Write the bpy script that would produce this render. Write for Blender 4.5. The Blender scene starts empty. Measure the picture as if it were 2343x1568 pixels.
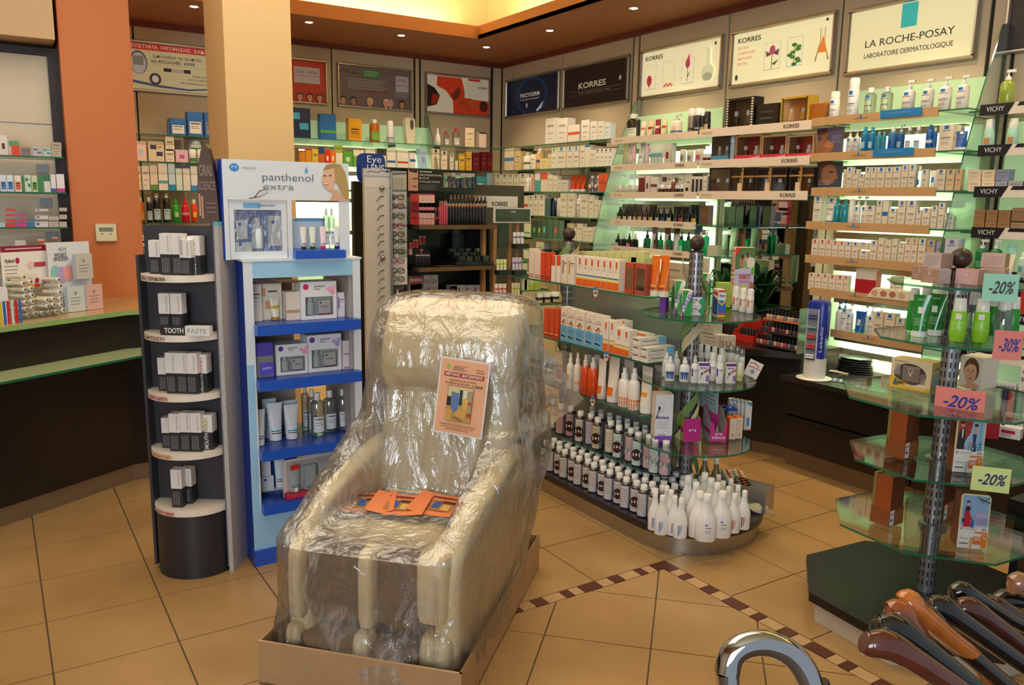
import bpy, math, random
from mathutils import Vector, Matrix
random.seed(11)
S = bpy.context.scene
COL = S.collection
# ---------------------------------------------------------------- camera (frame 2343 x 1568)
F, CX, CY, HC = 1864.06, 1171.5, 784.0, 1.6
yaw, pitch, roll = math.radians(-32.483), math.radians(9.8566), math.radians(.90477)
fw = Vector((math.cos(yaw)*math.cos(pitch), math.sin(yaw)*math.cos(pitch), -math.sin(pitch)))
r0 = fw.cross(Vector((0, 0, 1))).normalized(); u0 = r0.cross(fw)
RT = r0*math.cos(roll)+u0*math.sin(roll); UP = u0*math.cos(roll)-r0*math.sin(roll)
CAM = Vector((0, 0, HC))
cd = bpy.data.cameras.new('camera'); cam = bpy.data.objects.new('camera', cd); COL.objects.link(cam)
cd.sensor_width = 36; cd.lens = 36*F/2343; cd.clip_start = .05
mw = Matrix((RT, UP, -fw)).transposed().to_4x4(); mw.translation = CAM; cam.matrix_world = mw
S.camera = cam
# ---------------------------------------------------------------- exposure, world, daylight from the shop front
S.view_settings.view_transform = 'Standard'; S.view_settings.look = 'None'
S.view_settings.exposure = 0.12; S.view_settings.gamma = 1; S.view_settings.use_curve_mapping = False
W = bpy.data.worlds.new('world'); S.world = W; W.use_nodes = True
W.node_tree.nodes['Background'].inputs[0].default_value = (.80, .90, 1, 1)
W.node_tree.nodes['Background'].inputs[1].default_value = .40
S.cycles.max_bounces = 7; S.cycles.diffuse_bounces = 3; S.cycles.glossy_bounces = 3
S.cycles.transmission_bounces = 6; S.cycles.transparent_max_bounces = 24
S.cycles.caustics_reflective = False; S.cycles.caustics_refractive = False
S.cycles.sample_clamp_indirect = 3; S.cycles.use_denoising = True

def area(name, loc, size, power, col, rot, sy=None):
    l = bpy.data.lights.new(name, 'AREA'); l.energy = power; l.color = col; l.size = size
    if sy: l.shape = 'RECTANGLE'; l.size_y = sy
    o = bpy.data.objects.new(name, l); COL.objects.link(o); o.location = loc; o.rotation_euler = rot
    return o
# daylight through the shop front behind the camera
area('shop_window_daylight', (-1.1, 1.6, 1.75), 1.9, 74, (.84, .92, 1), (math.radians(84), 0, math.radians(-128)), 1.7)

# ---------------------------------------------------------------- pixel <-> place
def ray(u, v): return RT*((u-CX)/F)-UP*((v-CY)/F)+fw
def onz(u, v, z): d = ray(u, v); return CAM+d*((z-HC)/d.z)
def onx(u, v, x): d = ray(u, v); return CAM+d*(x/d.x)
def ony(u, v, y): d = ray(u, v); return CAM+d*(y/d.y)
def px(p):
    q = Vector(p)-CAM; k = q.dot(fw); return (CX+F*q.dot(RT)/k, CY-F*q.dot(UP)/k)
class Pl:
    """vertical plane: origin o (x, y), unit direction e that runs to the picture's right"""
    def __init__(s, ox, oy, ex, ey):
        k = math.hypot(ex, ey); s.o = Vector((ox, oy)); s.e = Vector((ex/k, ey/k)); s.n = Vector((s.e.y, -s.e.x))
        s.rz = math.atan2(s.e.y, s.e.x)
    def sz(s, u, v, back=0):
        d = ray(u, v); o = s.o-s.n*back; k = (o.x*s.n.x+o.y*s.n.y)/(d.x*s.n.x+d.y*s.n.y); p = CAM+d*k
        return (Vector((p.x, p.y))-o).dot(s.e), p.z
    def su(s, u, z, back=0):
        v = 600
        for _ in range(5):
            a, _z = s.sz(u, v, back); v = px(s.at(a, z, back))[1]
        return s.sz(u, v, back)[0]
    def at(s, a, z, back=0):
        p = s.o+s.e*a-s.n*back; return Vector((p.x, p.y, z))

# ---------------------------------------------------------------- materials
MC = {}
def lin(h):
    c = [int(h[i:i+2], 16)/255 for i in (0, 2, 4)]
    return tuple(x/12.92 if x < .04045 else ((x+.055)/1.055)**2.4 for x in c)
def M(h, r=.5, m=0., e=0., t=0., a=1., coat=0., var=.06, bump=0., sc=30.):
    key = (h, r, m, e, t, a, coat, var, bump, sc)
    if key in MC: return MC[key]
    mt = bpy.data.materials.new('m_'+h); mt.use_nodes = True; nt = mt.node_tree; b = nt.nodes['Principled BSDF']; I = b.inputs
    c = lin(h)
    I['Roughness'].default_value = r; I['Metallic'].default_value = m
    if e: I['Emission Color'].default_value = (*c, 1); I['Emission Strength'].default_value = e
    if t: I['Transmission Weight'].default_value = t; I['IOR'].default_value = 1.4
    if a < 1: I['Alpha'].default_value = a
    if coat: I['Coat Weight'].default_value = coat; I['Coat Roughness'].default_value = .08
    tc = nt.nodes.new('ShaderNodeTexCoord'); no = nt.nodes.new('ShaderNodeTexNoise'); no.inputs['Scale'].default_value = sc
    nt.links.new(tc.outputs['Object'], no.inputs['Vector'])
    mx = nt.nodes.new('ShaderNodeMix'); mx.data_type = 'RGBA'
    mx.inputs[6].default_value = (*[x*(1-var) for x in c], 1); mx.inputs[7].default_value = (*[min(1, x*(1+var)) for x in c], 1)
    nt.links.new(no.outputs['Fac'], mx.inputs[0]); nt.links.new(mx.outputs[2], I['Base Color'])
    if bump:
        bp = nt.nodes.new('ShaderNodeBump'); bp.inputs['Strength'].default_value = bump; bp.inputs['Distance'].default_value = .004
        nt.links.new(no.outputs['Fac'], bp.inputs['Height']); nt.links.new(bp.outputs['Normal'], I['Normal'])
    MC[key] = mt; return mt
def glassy(name, tint, gloss=.08, rough=.03, milk=0., wrinkle=0., wsc=14., gcol=(1, 1, 1, 1)):
    """thin clear sheet: see-through tint + mirror-like part by angle, optional milky diffuse part and wrinkle relief"""
    if name in MC: return MC[name]
    mt = bpy.data.materials.new(name); mt.use_nodes = True; nt = mt.node_tree; nt.nodes.clear(); N = nt.nodes.new; L = nt.links.new
    out = N('ShaderNodeOutputMaterial'); tr = N('ShaderNodeBsdfTransparent'); tr.inputs[0].default_value = (*tint, 1)
    gl = N('ShaderNodeBsdfGlossy'); gl.inputs['Roughness'].default_value = rough; gl.inputs[0].default_value = gcol
    lw = N('ShaderNodeLayerWeight'); lw.inputs[0].default_value = .25
    mp = N('ShaderNodeMapRange'); mp.inputs[3].default_value = gloss; mp.inputs[4].default_value = min(1, gloss+.6)
    L(lw.outputs['Fresnel'], mp.inputs[0]); m1 = N('ShaderNodeMixShader'); L(mp.outputs[0], m1.inputs[0])
    base = tr.outputs[0]
    if milk:
        df = N('ShaderNodeBsdfDiffuse'); df.inputs[0].default_value = (.85, .86, .85, 1); m0 = N('ShaderNodeMixShader')
        m0.inputs[0].default_value = milk; L(tr.outputs[0], m0.inputs[1]); L(df.outputs[0], m0.inputs[2]); base = m0.outputs[0]
    L(base, m1.inputs[1]); L(gl.outputs[0], m1.inputs[2])
    if wrinkle:
        tc = N('ShaderNodeTexCoord'); n1 = N('ShaderNodeTexNoise'); n1.inputs['Scale'].default_value = wsc; n1.inputs['Detail'].default_value = 5
        n1.inputs['Distortion'].default_value = 1.6; mpg = N('ShaderNodeMapping'); mpg.inputs['Scale'].default_value = (1, 1, .45)
        L(tc.outputs['Object'], mpg.inputs[0]); L(mpg.outputs[0], n1.inputs['Vector'])
        bp = N('ShaderNodeBump'); bp.inputs['Strength'].default_value = wrinkle; bp.inputs['Distance'].default_value = .02
        L(n1.outputs['Fac'], bp.inputs['Height']); L(bp.outputs[0], gl.inputs['Normal'])
        if milk and wrinkle >= 1:                         # creases scatter more light than the flat film
            def mth(op, a, b_=None):
                q = N('ShaderNodeMath'); q.operation = op; L(a, q.inputs[0])
                if b_ is not None: q.inputs[1].default_value = b_
                return q.outputs[0]
            n2 = N('ShaderNodeTexNoise'); n2.inputs['Scale'].default_value = wsc*.8; n2.inputs['Detail'].default_value = 6; n2.inputs['Distortion'].default_value = .9; L(mpg.outputs[0], n2.inputs['Vector'])
            rg = mth('POWER', mth('SUBTRACT', mth('MULTIPLY', mth('ABSOLUTE', mth('SUBTRACT', n2.outputs['Fac'], .5)), -7.), -1.), 3.)
            n3 = N('ShaderNodeTexNoise'); n3.inputs['Scale'].default_value = 4.; L(tc.outputs['Object'], n3.inputs['Vector']); mk = mth('MAXIMUM', mth('SUBTRACT', n3.outputs['Fac'], .44), 0.); pm = N('ShaderNodeMath'); pm.operation = 'MULTIPLY'; L(mth('MAXIMUM', rg, 0.), pm.inputs[0]); L(mth('MINIMUM', mth('MULTIPLY', mk, 5.), 1.), pm.inputs[1]); rg = mth('MULTIPLY', pm.outputs[0], .38); ad = mth('ADD', rg, milk); L(ad, m0.inputs[0])
    L(m1.outputs[0], out.inputs[0]); MC[name] = mt; return mt
WHITE = M('efece6', .35); CREAM = M('e9dcc6', .4); BLK = M('17161a', .35); STEEL = M('a9a9ab', .32, 1.); DARKW = M('1d1715', .3, var=.25)
GREY = M('77777a', .5); INK = M('3a3a42', .5); BLUE = M('1a5fd0', .3); LRB = M('1f7fc8', .4)
GLASS = glassy('glass_sheet', (.90, .95, .92), .05); GEDGE = M('1f6b4c', .15, a=.9); CLEAR = glassy('clear_plastic', (.93, .95, .95), .08, .06)
LIQ = glassy('clear_bottle', (.78, .84, .86), .12, .05, .05)

# ---------------------------------------------------------------- mesh helper
class B:
    def __init__(s): s.v = []; s.f = []; s.mi = []; s.mats = []; s.sm = []
    def m(s, mat):
        if mat not in s.mats: s.mats.append(mat)
        return s.mats.index(mat)
    def face(s, idx, mat, sm=False): s.f.append(idx); s.mi.append(s.m(mat)); s.sm.append(sm)
    def quad(s, pts, mat, sm=False):
        k = len(s.v); s.v += [tuple(p) for p in pts]; s.face(list(range(k, k+len(pts))), mat, sm)
    def box(s, x0, x1, y0, y1, z0, z1, mat, front=None, top=None):
        k = len(s.v); s.v += [(x, y, z) for z in (z0, z1) for y in (y0, y1) for x in (x0, x1)]
        for n, q in enumerate(((0, 2, 3, 1), (4, 5, 7, 6), (0, 1, 5, 4), (2, 6, 7, 3), (0, 4, 6, 2), (1, 3, 7, 5))):
            mt = mat
            if n == 2 and front: mt = front
            if n == 1 and top: mt = top
            s.face([k+i for i in q], mt)
        return s
    def prism(s, poly, z0, z1, mat, side=None, sm=False):
        k = len(s.v); n = len(poly); s.v += [(x, y, z) for z in (z0, z1) for x, y in poly]
        s.face([k+i for i in range(n)][::-1], mat); s.face([k+n+i for i in range(n)], mat)
        for i in range(n): j = (i+1) % n; s.face([k+i, k+j, k+n+j, k+n+i], side or mat, sm)
        return s
    def slab(s, poly, y0, y1, mat, side=None, sm=False):
        """outline (x, z) given thickness along y; front is y0"""
        k = len(s.v); n = len(poly); s.v += [(x, y, z) for y in (y0, y1) for x, z in poly]
        s.face([k+i for i in range(n)], mat); s.face([k+n+i for i in range(n)][::-1], side or mat)
        for i in range(n): j = (i+1) % n; s.face([k+i, k+n+i, k+n+j, k+j], side or mat, sm)
        return s
    def rings(s, rings, mat, closed=True, cap0=True, cap1=True, sm=True):
        """list of rings of points"""
        k = len(s.v); n = len(rings[0])
        for r in rings: s.v += [tuple(p) for p in r]
        for a in range(len(rings)-1):
            for i in range(n if closed else n-1):
                j = (i+1) % n; s.face([k+a*n+i, k+a*n+j, k+(a+1)*n+j, k+(a+1)*n+i], mat, sm)
        if cap0 and closed: s.face([k+i for i in range(n)][::-1], mat)
        if cap1 and closed: s.face([k+(len(rings)-1)*n+i for i in range(n)], mat)
        return s
    def lathe(s, prof, mat, cx=0, cy=0, n=14, sy=1., cap0=True, cap1=True, sx=1.):
        return s.rings([[(cx+r*sx*math.cos(2*math.pi*i/n), cy+r*sy*math.sin(2*math.pi*i/n), z) for i in range(n)] for r, z in prof], mat, cap0=cap0, cap1=cap1)
    def tube(s, pts, r, mat, n=8, caps=True):
        pts = [Vector(p) for p in pts]; rs = []; rr = r if isinstance(r, (list, tuple)) else [r]*len(pts)
        prev = None
        for i, p in enumerate(pts):
            t = (pts[min(i+1, len(pts)-1)]-pts[max(i-1, 0)]).normalized()
            a = prev if prev is not None else (Vector((0, 0, 1)) if abs(t.z) < .9 else Vector((1, 0, 0)))
            x = (a-t*a.dot(t)).normalized(); y = t.cross(x); prev = x
            rs.append([p+x*rr[i]*math.cos(2*math.pi*k/n)+y*rr[i]*math.sin(2*math.pi*k/n) for k in range(n)])
        return s.rings(rs, mat, cap0=caps, cap1=caps)
    def ball(s, c, r, mat, n=16, sz=1.):
        m = n//2
        return s.lathe([(max(.0004, r*math.sin(math.pi*i/m)), c[2]-r*sz*math.cos(math.pi*i/m)) for i in range(m+1)], mat, c[0], c[1], n)
    def disc(s, cx, y, cz, rx, rz_, mat, n=20):
        s.quad([(cx+rx*math.cos(2*math.pi*i/n), y, cz+rz_*math.sin(2*math.pi*i/n)) for i in range(n)], mat)
        return s
    def mesh(s, name='m'):
        me = bpy.data.meshes.new(name); me.from_pydata(s.v, [], s.f)
        for mt in s.mats: me.materials.append(mt)
        me.polygons.foreach_set('material_index', s.mi); me.polygons.foreach_set('use_smooth', s.sm)
        if any(s.sm): me.set_sharp_from_angle(angle=math.radians(42))
        me.update(); return me
def obj(name, me, parent=None, loc=None, rz=0, label=None, cat=None, group=None, kind=None):
    if isinstance(me, B): me = me.mesh(name)
    o = bpy.data.objects.new(name, me); COL.objects.link(o)
    if parent: o.parent = parent
    if loc is not None: o.location = loc
    if rz: o.rotation_euler = (0, 0, rz)
    if label: o['label'] = label
    if cat: o['category'] = cat
    if group: o['group'] = group
    if kind: o['kind'] = kind
    return o
def thing(name, label, cat, loc=(0, 0, 0), rz=0, group=None):
    return obj(name, None, None, loc, rz, label, cat, group)
TC = {}
def text(s, h, mat, w=None, bold=0., shear=0., align='CENTER', thick=.0006, vert=False):
    """flat lettering mesh in the local XZ plane facing -Y, cap height about h, optionally fitted to width w; vert turns it to read upwards"""
    key = (s, round(h, 4), mat.name, w and round(w, 4), bold, shear, align, vert)
    if key in TC: return TC[key]
    c = bpy.data.curves.new('t', 'FONT'); c.body = s; c.size = 1; c.align_x = align; c.align_y = 'CENTER'; c.offset = bold; c.shear = shear
    c.extrude = thick/h/2 if h else 0; c.resolution_u = 3
    o = bpy.data.objects.new('t', c); me = bpy.data.meshes.new_from_object(o)
    bpy.data.objects.remove(o)
    if not me.vertices: TC[key] = me; return me
    xs = [v.co.x for v in me.vertices]; W0 = max(xs)-min(xs); kx = kz = h/.72
    if w: kx = w/W0
    for v in me.vertices:
        x, y, z = v.co.x*kx, v.co.y*kz, v.co.z
        v.co = (-y, -z*kz, x) if vert else (x, -z*kz, y)
    me.materials.clear(); me.materials.append(mat); me.update(); TC[key] = me; return me
def letters(parent, s, h, mat, x, y, z, **k):
    return obj('lettering', text(s, h, mat, **k), parent, (x, y, z))
# ================================================================ THE ROOM
XW, YW, ZC = 7.55, -4.63, 3.0
GR = M('2c2620', .6)
WALL = M('dccbaa', .45, var=.03, sc=3); SOF = M('a9683f', .6, var=.04, sc=2); FAS = M('c67c40', .6); YEL = M('efdfae', .7, var=.03)
SLOT = M('241c17', .6)
# floor: tiles one by one on a dark grout bed
BX0, BY0, TS = 2.945, -.06, .4015
bed = obj('floor', B().box(-1.2, 7.6, -4.75, 3.0, -.06, -.004, M('5b4a3c', .8)), kind='structure')
def tile_mat():
    mt = bpy.data.materials.new('floor_tile'); mt.use_nodes = True; nt = mt.node_tree; b = nt.nodes['Principled BSDF']
    tc = nt.nodes.new('ShaderNodeTexCoord'); n = nt.nodes.new('ShaderNodeTexNoise'); n.inputs['Scale'].default_value = 2.2; n.inputs['Detail'].default_value = 8
    rp = nt.nodes.new('ShaderNodeValToRGB'); rp.color_ramp.elements[0].color = (*lin('a5804f'), 1); rp.color_ramp.elements[1].color = (*lin('bd9765'), 1)
    rp.color_ramp.elements[0].position = .3; rp.color_ramp.elements[1].position = .7
    oi = nt.nodes.new('ShaderNodeObjectInfo'); ad = nt.nodes.new('ShaderNodeVectorMath'); ad.operation = 'ADD'
    nt.links.new(tc.outputs['Object'], ad.inputs[0]); nt.links.new(oi.outputs['Location'], ad.inputs[1]); nt.links.new(ad.outputs[0], n.inputs['Vector'])
    nt.links.new(n.outputs['Fac'], rp.inputs[0]); nt.links.new(rp.outputs[0], b.inputs['Base Color']); b.inputs['Roughness'].default_value = .3
    return mt
TM = tile_mat(); TDK = M('5e3326', .35, var=.15); TLT = M('c79f74', .35, var=.1)
def clip(poly, a, b, c):
    """keep the side a*x+b*y >= c"""
    out = []
    for i in range(len(poly)):
        p, q = poly[i], poly[(i+1) % len(poly)]; dp = a*p[0]+b*p[1]-c; dq = a*q[0]+b*q[1]-c
        if dp >= 0: out.append(p)
        if dp*dq < 0: t = dp/(dp-dq); out.append((p[0]+(q[0]-p[0])*t, p[1]+(q[1]-p[1])*t))
    return out
GAP = .0028
def tile(poly, mat=TM, zt=0.):
    if len(poly) < 3: return
    ar = abs(sum(poly[i][0]*poly[(i+1) % len(poly)][1]-poly[(i+1) % len(poly)][0]*poly[i][1] for i in range(len(poly))))/2
    if ar < .0006: return
    cx = sum(p[0] for p in poly)/len(poly); cy = sum(p[1] for p in poly)/len(poly)
    obj('tile', B().prism([(x-cx, y-cy) for x, y in poly], -.006, zt, mat), bed, (cx, cy, 0))
tsh = {}
AX = [BX0+TS*.985*i for i in range(-11, 13)]
# border corner at (2.553, -2.469): inside is x < cornerx and y > cornery
KX, KY, BWD = 2.556, -2.468, .062
def seen(x, y):
    q = Vector((x, y, 0))-CAM
    if q.dot(fw) < .5: return False
    u, v = px((x, y, 0)); return -260 < u < 2600 and v > 300 and v < 1900
for i in range(-10, 12):
    for j in range(-7, 14):
        x0, x1 = KX+TS*.985*i, KX+TS*.985*(i+1); y0, y1 = KY+TS*(-j), KY+TS*(-j+1)
        if x1 <= KX+.01 and y0 >= KY-.01 and y0 < -.95 and x1 > 0: continue          # inside of the border: diagonal tiles
        if not any(seen(a, b) for a in (x0, x1) for b in (y0, y1)): continue
        if x0 < -1.1 or y0 < -4.7 or x1 > 7.6: continue
        k = (0,)
        if k not in tsh: tsh[k] = B().prism([(GAP, GAP), (TS*.985-GAP, GAP), (TS*.985-GAP, TS-GAP), (GAP, TS-GAP)], -.006, 0, TM).mesh('tile')
        obj('tile', tsh[k], bed, (x0, y0, 0))
YB = KY+4*TS
# mosaic border strips along both sides
pat = [(.090, 1), (.047, 0), (.040, 1), (.082, 0), (.055, 1), (.060, 0)]
def strip(dirx):
    s = 0; k = 0
    while s < (2.3 if dirx else 1.58):
        L, dk = pat[k % 6]; k += 1; a0 = s+GAP*.6; a1 = s+L*1.075-GAP*.6; s += L*1.075
        if dirx: poly = [(KX-a1, KY+GAP), (KX-a0, KY+GAP), (KX-a0, KY+BWD-GAP), (KX-a1, KY+BWD-GAP)]
        else: poly = [(KX-BWD+GAP, KY+a0), (KX-GAP, KY+a0), (KX-GAP, KY+a1), (KX-BWD+GAP, KY+a1)]
        if k == 1: poly = clip(poly, *((-1, 1, KY-KX+.0+.001) if not dirx else (1, -1, KX-KY+.001)))if False else poly
        if not dirx and k == 1: poly = [(KX-BWD+GAP, KY+BWD), (KX-GAP, KY+.004), (KX-GAP, KY+a1), (KX-BWD+GAP, KY+a1)]
        if dirx and k == 1: poly = [(KX-a1, KY+GAP), (KX-.006, KY+GAP), (KX-BWD, KY+BWD-GAP-.002), (KX-a1, KY+BWD-GAP)]
        tile(poly, TDK if dk else TLT)
strip(True); strip(False)
# diagonal tiles inside the border
IX, IY = KX-BWD, KY+BWD
DS = TS*.98; c45 = math.sqrt(.5)
for i in range(-9, 9):
    for j in range(-9, 9):
        ox, oy = onz(1501, 1370, 0).xy
        pts = [((i+a)*DS, (j+b)*DS) for a, b in ((0, 0), (1, 0), (1, 1), (0, 1))]
        g = GAP; pts = [(pts[0][0]+g, pts[0][1]+g), (pts[1][0]-g, pts[1][1]+g), (pts[2][0]-g, pts[2][1]-g), (pts[3][0]+g, pts[3][1]-g)]
        poly = [(ox+(p-q)*c45, oy+(p+q)*c45) for p, q in pts]
        for cl in ((-1, 0, -IX+GAP), (0, 1, IY+GAP), (0, -1, -YB+GAP), (1, 0, -1.1)): 
            if poly: poly = clip(poly, *cl)
        if poly and any(seen(*p) for p in poly): tile(poly)
# walls: backing plus separate panels with dark slots between them
def wall(name, axis, cuts, z0=.0, z1=2.97):
    if axis == 'x': w = obj(name, B().box(XW+.012, XW+.15, YW-.15, 3.0, -.06, 3.4, SLOT), kind='structure')
    else: w = obj(name, B().box(-1.2, XW+.15, YW-.15, YW-.012, -.06, 3.4, SLOT), kind='structure')
    for a, b in cuts:
        if axis == 'x': obj('panel', B().box(XW, XW+.012, a+.007, b-.007, z0, z1, WALL), w)
        else: obj('panel', B().box(a+.007, b-.007, YW-.012, YW, z0, z1, WALL), w)
    return w
wall('wall_back', 'x', [(-4.63, -4.52), (-4.5, -3.69), (-3.68, -3.63), (-3.62, -2.78), (-2.78, -1.94), (-1.93, -1.1), (-1.1, -.3), (-.3, 3.0)])
wall('wall_right', 'y', [(7.34, 7.54), (6.46, 7.34), (5.47, 6.46), (5.395, 5.46), (4.41, 5.385), (3.46, 4.41), (2.53, 3.46), (2.40, 2.52), (1.4, 2.39), (.4, 1.4), (-1.2, .4)])
ob = obj('wall_left', B().box(-1.2, 7.6, 3.0, 3.15, -.06, 3.5, WALL), kind='structure')
# lower soffit ring with a raised, lamp-lit tray
ce = obj('ceiling', B().box(-1.2, 7.7, -4.78, 3.15, 3.42, 3.5, YEL), kind='structure')
CVX, CVY = 6.531, -3.745
so = B()
so.box(CVX, XW+.02, YW-.02, 3.0, 3.0, 3.03, SOF); so.box(-1.2, CVX, YW-.02, CVY, 3.0, 3.03, SOF); so.box(-1.2, CVX, 1.6, 3.0, 3.0, 3.03, SOF)
obj('soffit', so, ce)
fa = B(); fa.box(CVX-.012, CVX, CVY-.012, 1.6, 3.0, 3.106, FAS); fa.box(-1.2, CVX, CVY-.012, CVY, 3.0, 3.106, FAS); fa.box(-1.2, CVX, 1.6, 1.612, 3.0, 3.106, FAS)
obj('fascia', fa, ce)
tr = B(); tr.box(CVX+.26, CVX+.28, CVY-.28, 1.9, 3.03, 3.42, YEL); tr.box(-1.2, CVX+.26, CVY-.28, CVY-.26, 3.03, 3.42, YEL)
obj('tray_wall', tr, ce)
TRM = M('7d3a2c', .5)
obj('trim_1', B().box(XW-.03, XW, YW, 3.0, 2.955, 3.0, TRM), kind='structure')
obj('trim_2', B().box(-1.2, XW-.03, YW, YW+.03, 2.955, 3.0, TRM), kind='structure')
warm = (1, .78, .42)
for (x, y, sx, sy) in ((CVX+.13, -1.1, .1, 5.0), (3.0, CVY-.13, 6.6, .1)):
    area('cove_strip_light', (x, y, 3.07), sx, 40, warm, (math.pi, 0, 0), sy)
# downlights
DL = [(707, 51), (918, 81), (1113, 108), (1258, 70), (1450, 19), (444, 15)]
pts = [onz(u, v, 3.0) for u, v in DL]+[Vector((x, -4.06, 3)) for x in (3.83, 2.8, 1.8, .8)]+[Vector((6.8, y, 3)) for y in (-.55, .3)]  # points after the traced ones are out of view, added for lighting
RING = M('b8a58a', .3, .8); LENS = M('fff1cf', .3, e=14.)
for i, p in enumerate(pts):
    nth = ['first', 'second', 'third', 'fourth', 'fifth', 'sixth', 'seventh', 'eighth', 'ninth', 'tenth', 'eleventh', 'twelfth'][i]
    t = thing('recessed_downlight', ('small lit halogen downlight, '+('%s' % ['first past cream pillar on back wall side', 'second past cream pillar on back wall side', 'nearest the room corner'][i] if i < 3 else '%s along the advert wall soffit' % ['first', 'second', '', 'third', 'fourth', 'fifth', 'sixth'][i-3] if i != 5 and i < 10 else 'before the cream pillar' if i == 5 else nth+' of the added unseen row by the counter')), 'light', p, group='halogen downlights in the soffit')
    obj('ring', B().lathe([(.030, -.001), (.044, -.004), (.046, -.0005)], RING, n=20, cap0=False, cap1=False), t)
    obj('bulb', B().lathe([(.0005, -.006), (.018, -.005), (.03, -.001)], LENS, n=16), t)
    l = bpy.data.lights.new('downlight_beam', 'SPOT'); l.energy = 42; l.color = (1, .80, .52); l.spot_size = math.radians(105); l.spot_blend = .8; l.shadow_soft_size = .03
    o = bpy.data.objects.new('downlight_beam', l); COL.objects.link(o); o.parent = t; o.location = (0, 0, -.02)
# general warm room fill: unseen wide area light in the ceiling tray, no luminaires
area('tray_fill_light', (3.2, -1.0, 3.38), 3.0, 75, (1, .86, .66), (0, 0, 0), 3.0)
# pillars and beam
PF = 4.75
def pillar(name, ul, ur, x, dep, m1, label):
    yl = onx(ul, 300, x).y; yr = onx(ur, 300, x).y
    return obj(name, B().box(x, x+dep, yr, yl, 0, 3.42, m1), kind='structure')
pillar('pillar_cream', 521, 672, 4.75, .45, M('d9b680', .6, var=.02), '')
pillar('pillar_orange', 150, 311, 5.5, .6, M('d07a45', .6, var=.02), '')
# ================================================================ PACKAGED GOODS
NAMES = [('white', 'efece6'), ('cream', 'ead9b8'), ('black', '151515'), ('grey', '8a8a8c'), ('red', 'c4202a'), ('orange', 'e8641c'), ('yellow', 'e6b422'), ('green', '2f9a3c'),
         ('lime green', 'a4cc2a'), ('teal', '1f9a98'), ('pale blue', 'a9d0ea'), ('blue', '1f6fd0'), ('navy', '1c2458'), ('purple', '6b3fa0'), ('pink', 'e88aa8'), ('brown', '6a4028'),
         ('maroon', '6a1620'), ('gold', 'c09048'), ('copper', 'b0602e'), ('turquoise', '7fd0c8'), ('magenta', 'd02a86'), ('silver', 'c0c0c8'), ('dark green', '0c6a3c')]
def cname(h):
    c = [int(h[i:i+2], 16) for i in (0, 2, 4)]
    return min(NAMES, key=lambda n: sum((int(n[1][i*2:i*2+2], 16)-c[i])**2 for i in range(3)))[0]
ORD = ('first second third fourth fifth sixth seventh eighth ninth tenth eleventh twelfth thirteenth fourteenth fifteenth sixteenth seventeenth eighteenth nineteenth twentieth '
       'twenty-first twenty-second twenty-third twenty-fourth twenty-fifth twenty-sixth twenty-seventh twenty-eighth twenty-ninth thirtieth thirty-first thirty-second').split()
# printed marks, fractions of the front face (x0, x1, z0, z1); colour: 'a' accent, 'k' ink, 'w' white, 'g' grey
STY = {
 'l': [(.18, .82, .70, .725, 'k'), (.22, .78, .655, .67, 'g'), (.2, .8, .42, .435, 'g'), (.2, .7, .38, .393, 'g'), (.2, .6, .2, .215, 'k')],
 'k': [(.14, .86, .60, .66, 'k'), (.2, .8, .50, .53, 'g'), (.2, .7, .2, .23, 'g')],
 's': [(.34, .66, .83, .965, 'a'), (.2, .8, .765, .785, 'k'), (.15, .85, .5, .525, 'k'), (.2, .8, .44, .455, 'g'), (.2, .7, .3, .315, 'g'), (.2, .7, .25, .262, 'g')],
 'b': [(0, 1, .42, .58, 'a')], 'B': [(0, 1, .25, .36, 'a')], 'h': [(0, 1, .62, 1, 'a')], 'f': [(0, 1, 0, .22, 'a')], 't': [(0, 1, .9, 1, 'a')],
 'o': [(.3, .7, .3, .6, 'a')], 'w': [(.15, .85, .15, .85, 'a')], 'W': [(.12, .88, .12, .6, 'a'), (.2, .8, .5, .54, 'k'), (.2, .7, .4, .42, 'g'), (.2, .75, .33, .35, 'g')],
 'i': [(.1, .9, .12, .16, 'a'), (.1, .9, .05, .08, 'k')], 'c': [(.1, .32, .35, .8, 'a'), (.4, .9, .7, .73, 'k'), (.4, .8, .62, .64, 'g')],
 'p': [(.12, .52, .62, .84, 'a'), (.5, .9, .28, .5, 'a'), (.6, .86, .72, .76, 'k')],
}
SW = {'s': 'square', 'b': 'band', 'B': 'low band', 'h': 'upper half', 'f': 'foot', 't': 'top edge', 'o': 'patch', 'w': 'panel', 'W': 'label', 'c': 'side mark', 'p': 'blotches', 'i': 'line'}
def marks(b, x0, x1, y, z0, z1, sty, acc, r=None, cy=0.):
    """printed marks on a flat front at y, or wrapped on a round body of radius r"""
    for k, ch in enumerate(sty):
        for a0, a1, b0, b1, c in STY.get(ch, ()):
            mt = {'k': INK, 'g': GREY, 'w': WHITE}.get(c) or M(acc, .4)
            za, zb = z0+(z1-z0)*b0, z0+(z1-z0)*b1
            if r is None:
                xa, xb = x0+(x1-x0)*a0, x0+(x1-x0)*a1; e = y-.0004*(k+1)
                b.quad([(xa, e, za), (xb, e, za), (xb, e, zb), (xa, e, zb)], mt)
            else:
                rx, ry = r; n = 7; full = a0 <= 0 and a1 >= 1
                t0, t1 = (0, 2*math.pi) if full else (math.pi*(1.12+.76*a0), math.pi*(1.12+.76*a1)); n = 16 if full else 6
                q = 1.012+.004*k
                ps = [(rx*q*math.cos(t0+(t1-t0)*i/n), cy+ry*q*math.sin(t0+(t1-t0)*i/n)) for i in range(n+1)]
                for i in range(n): b.quad([(*ps[i], za), (*ps[i+1], za), (*ps[i+1], zb), (*ps[i], zb)], mt, True)
IC = {}
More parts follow.
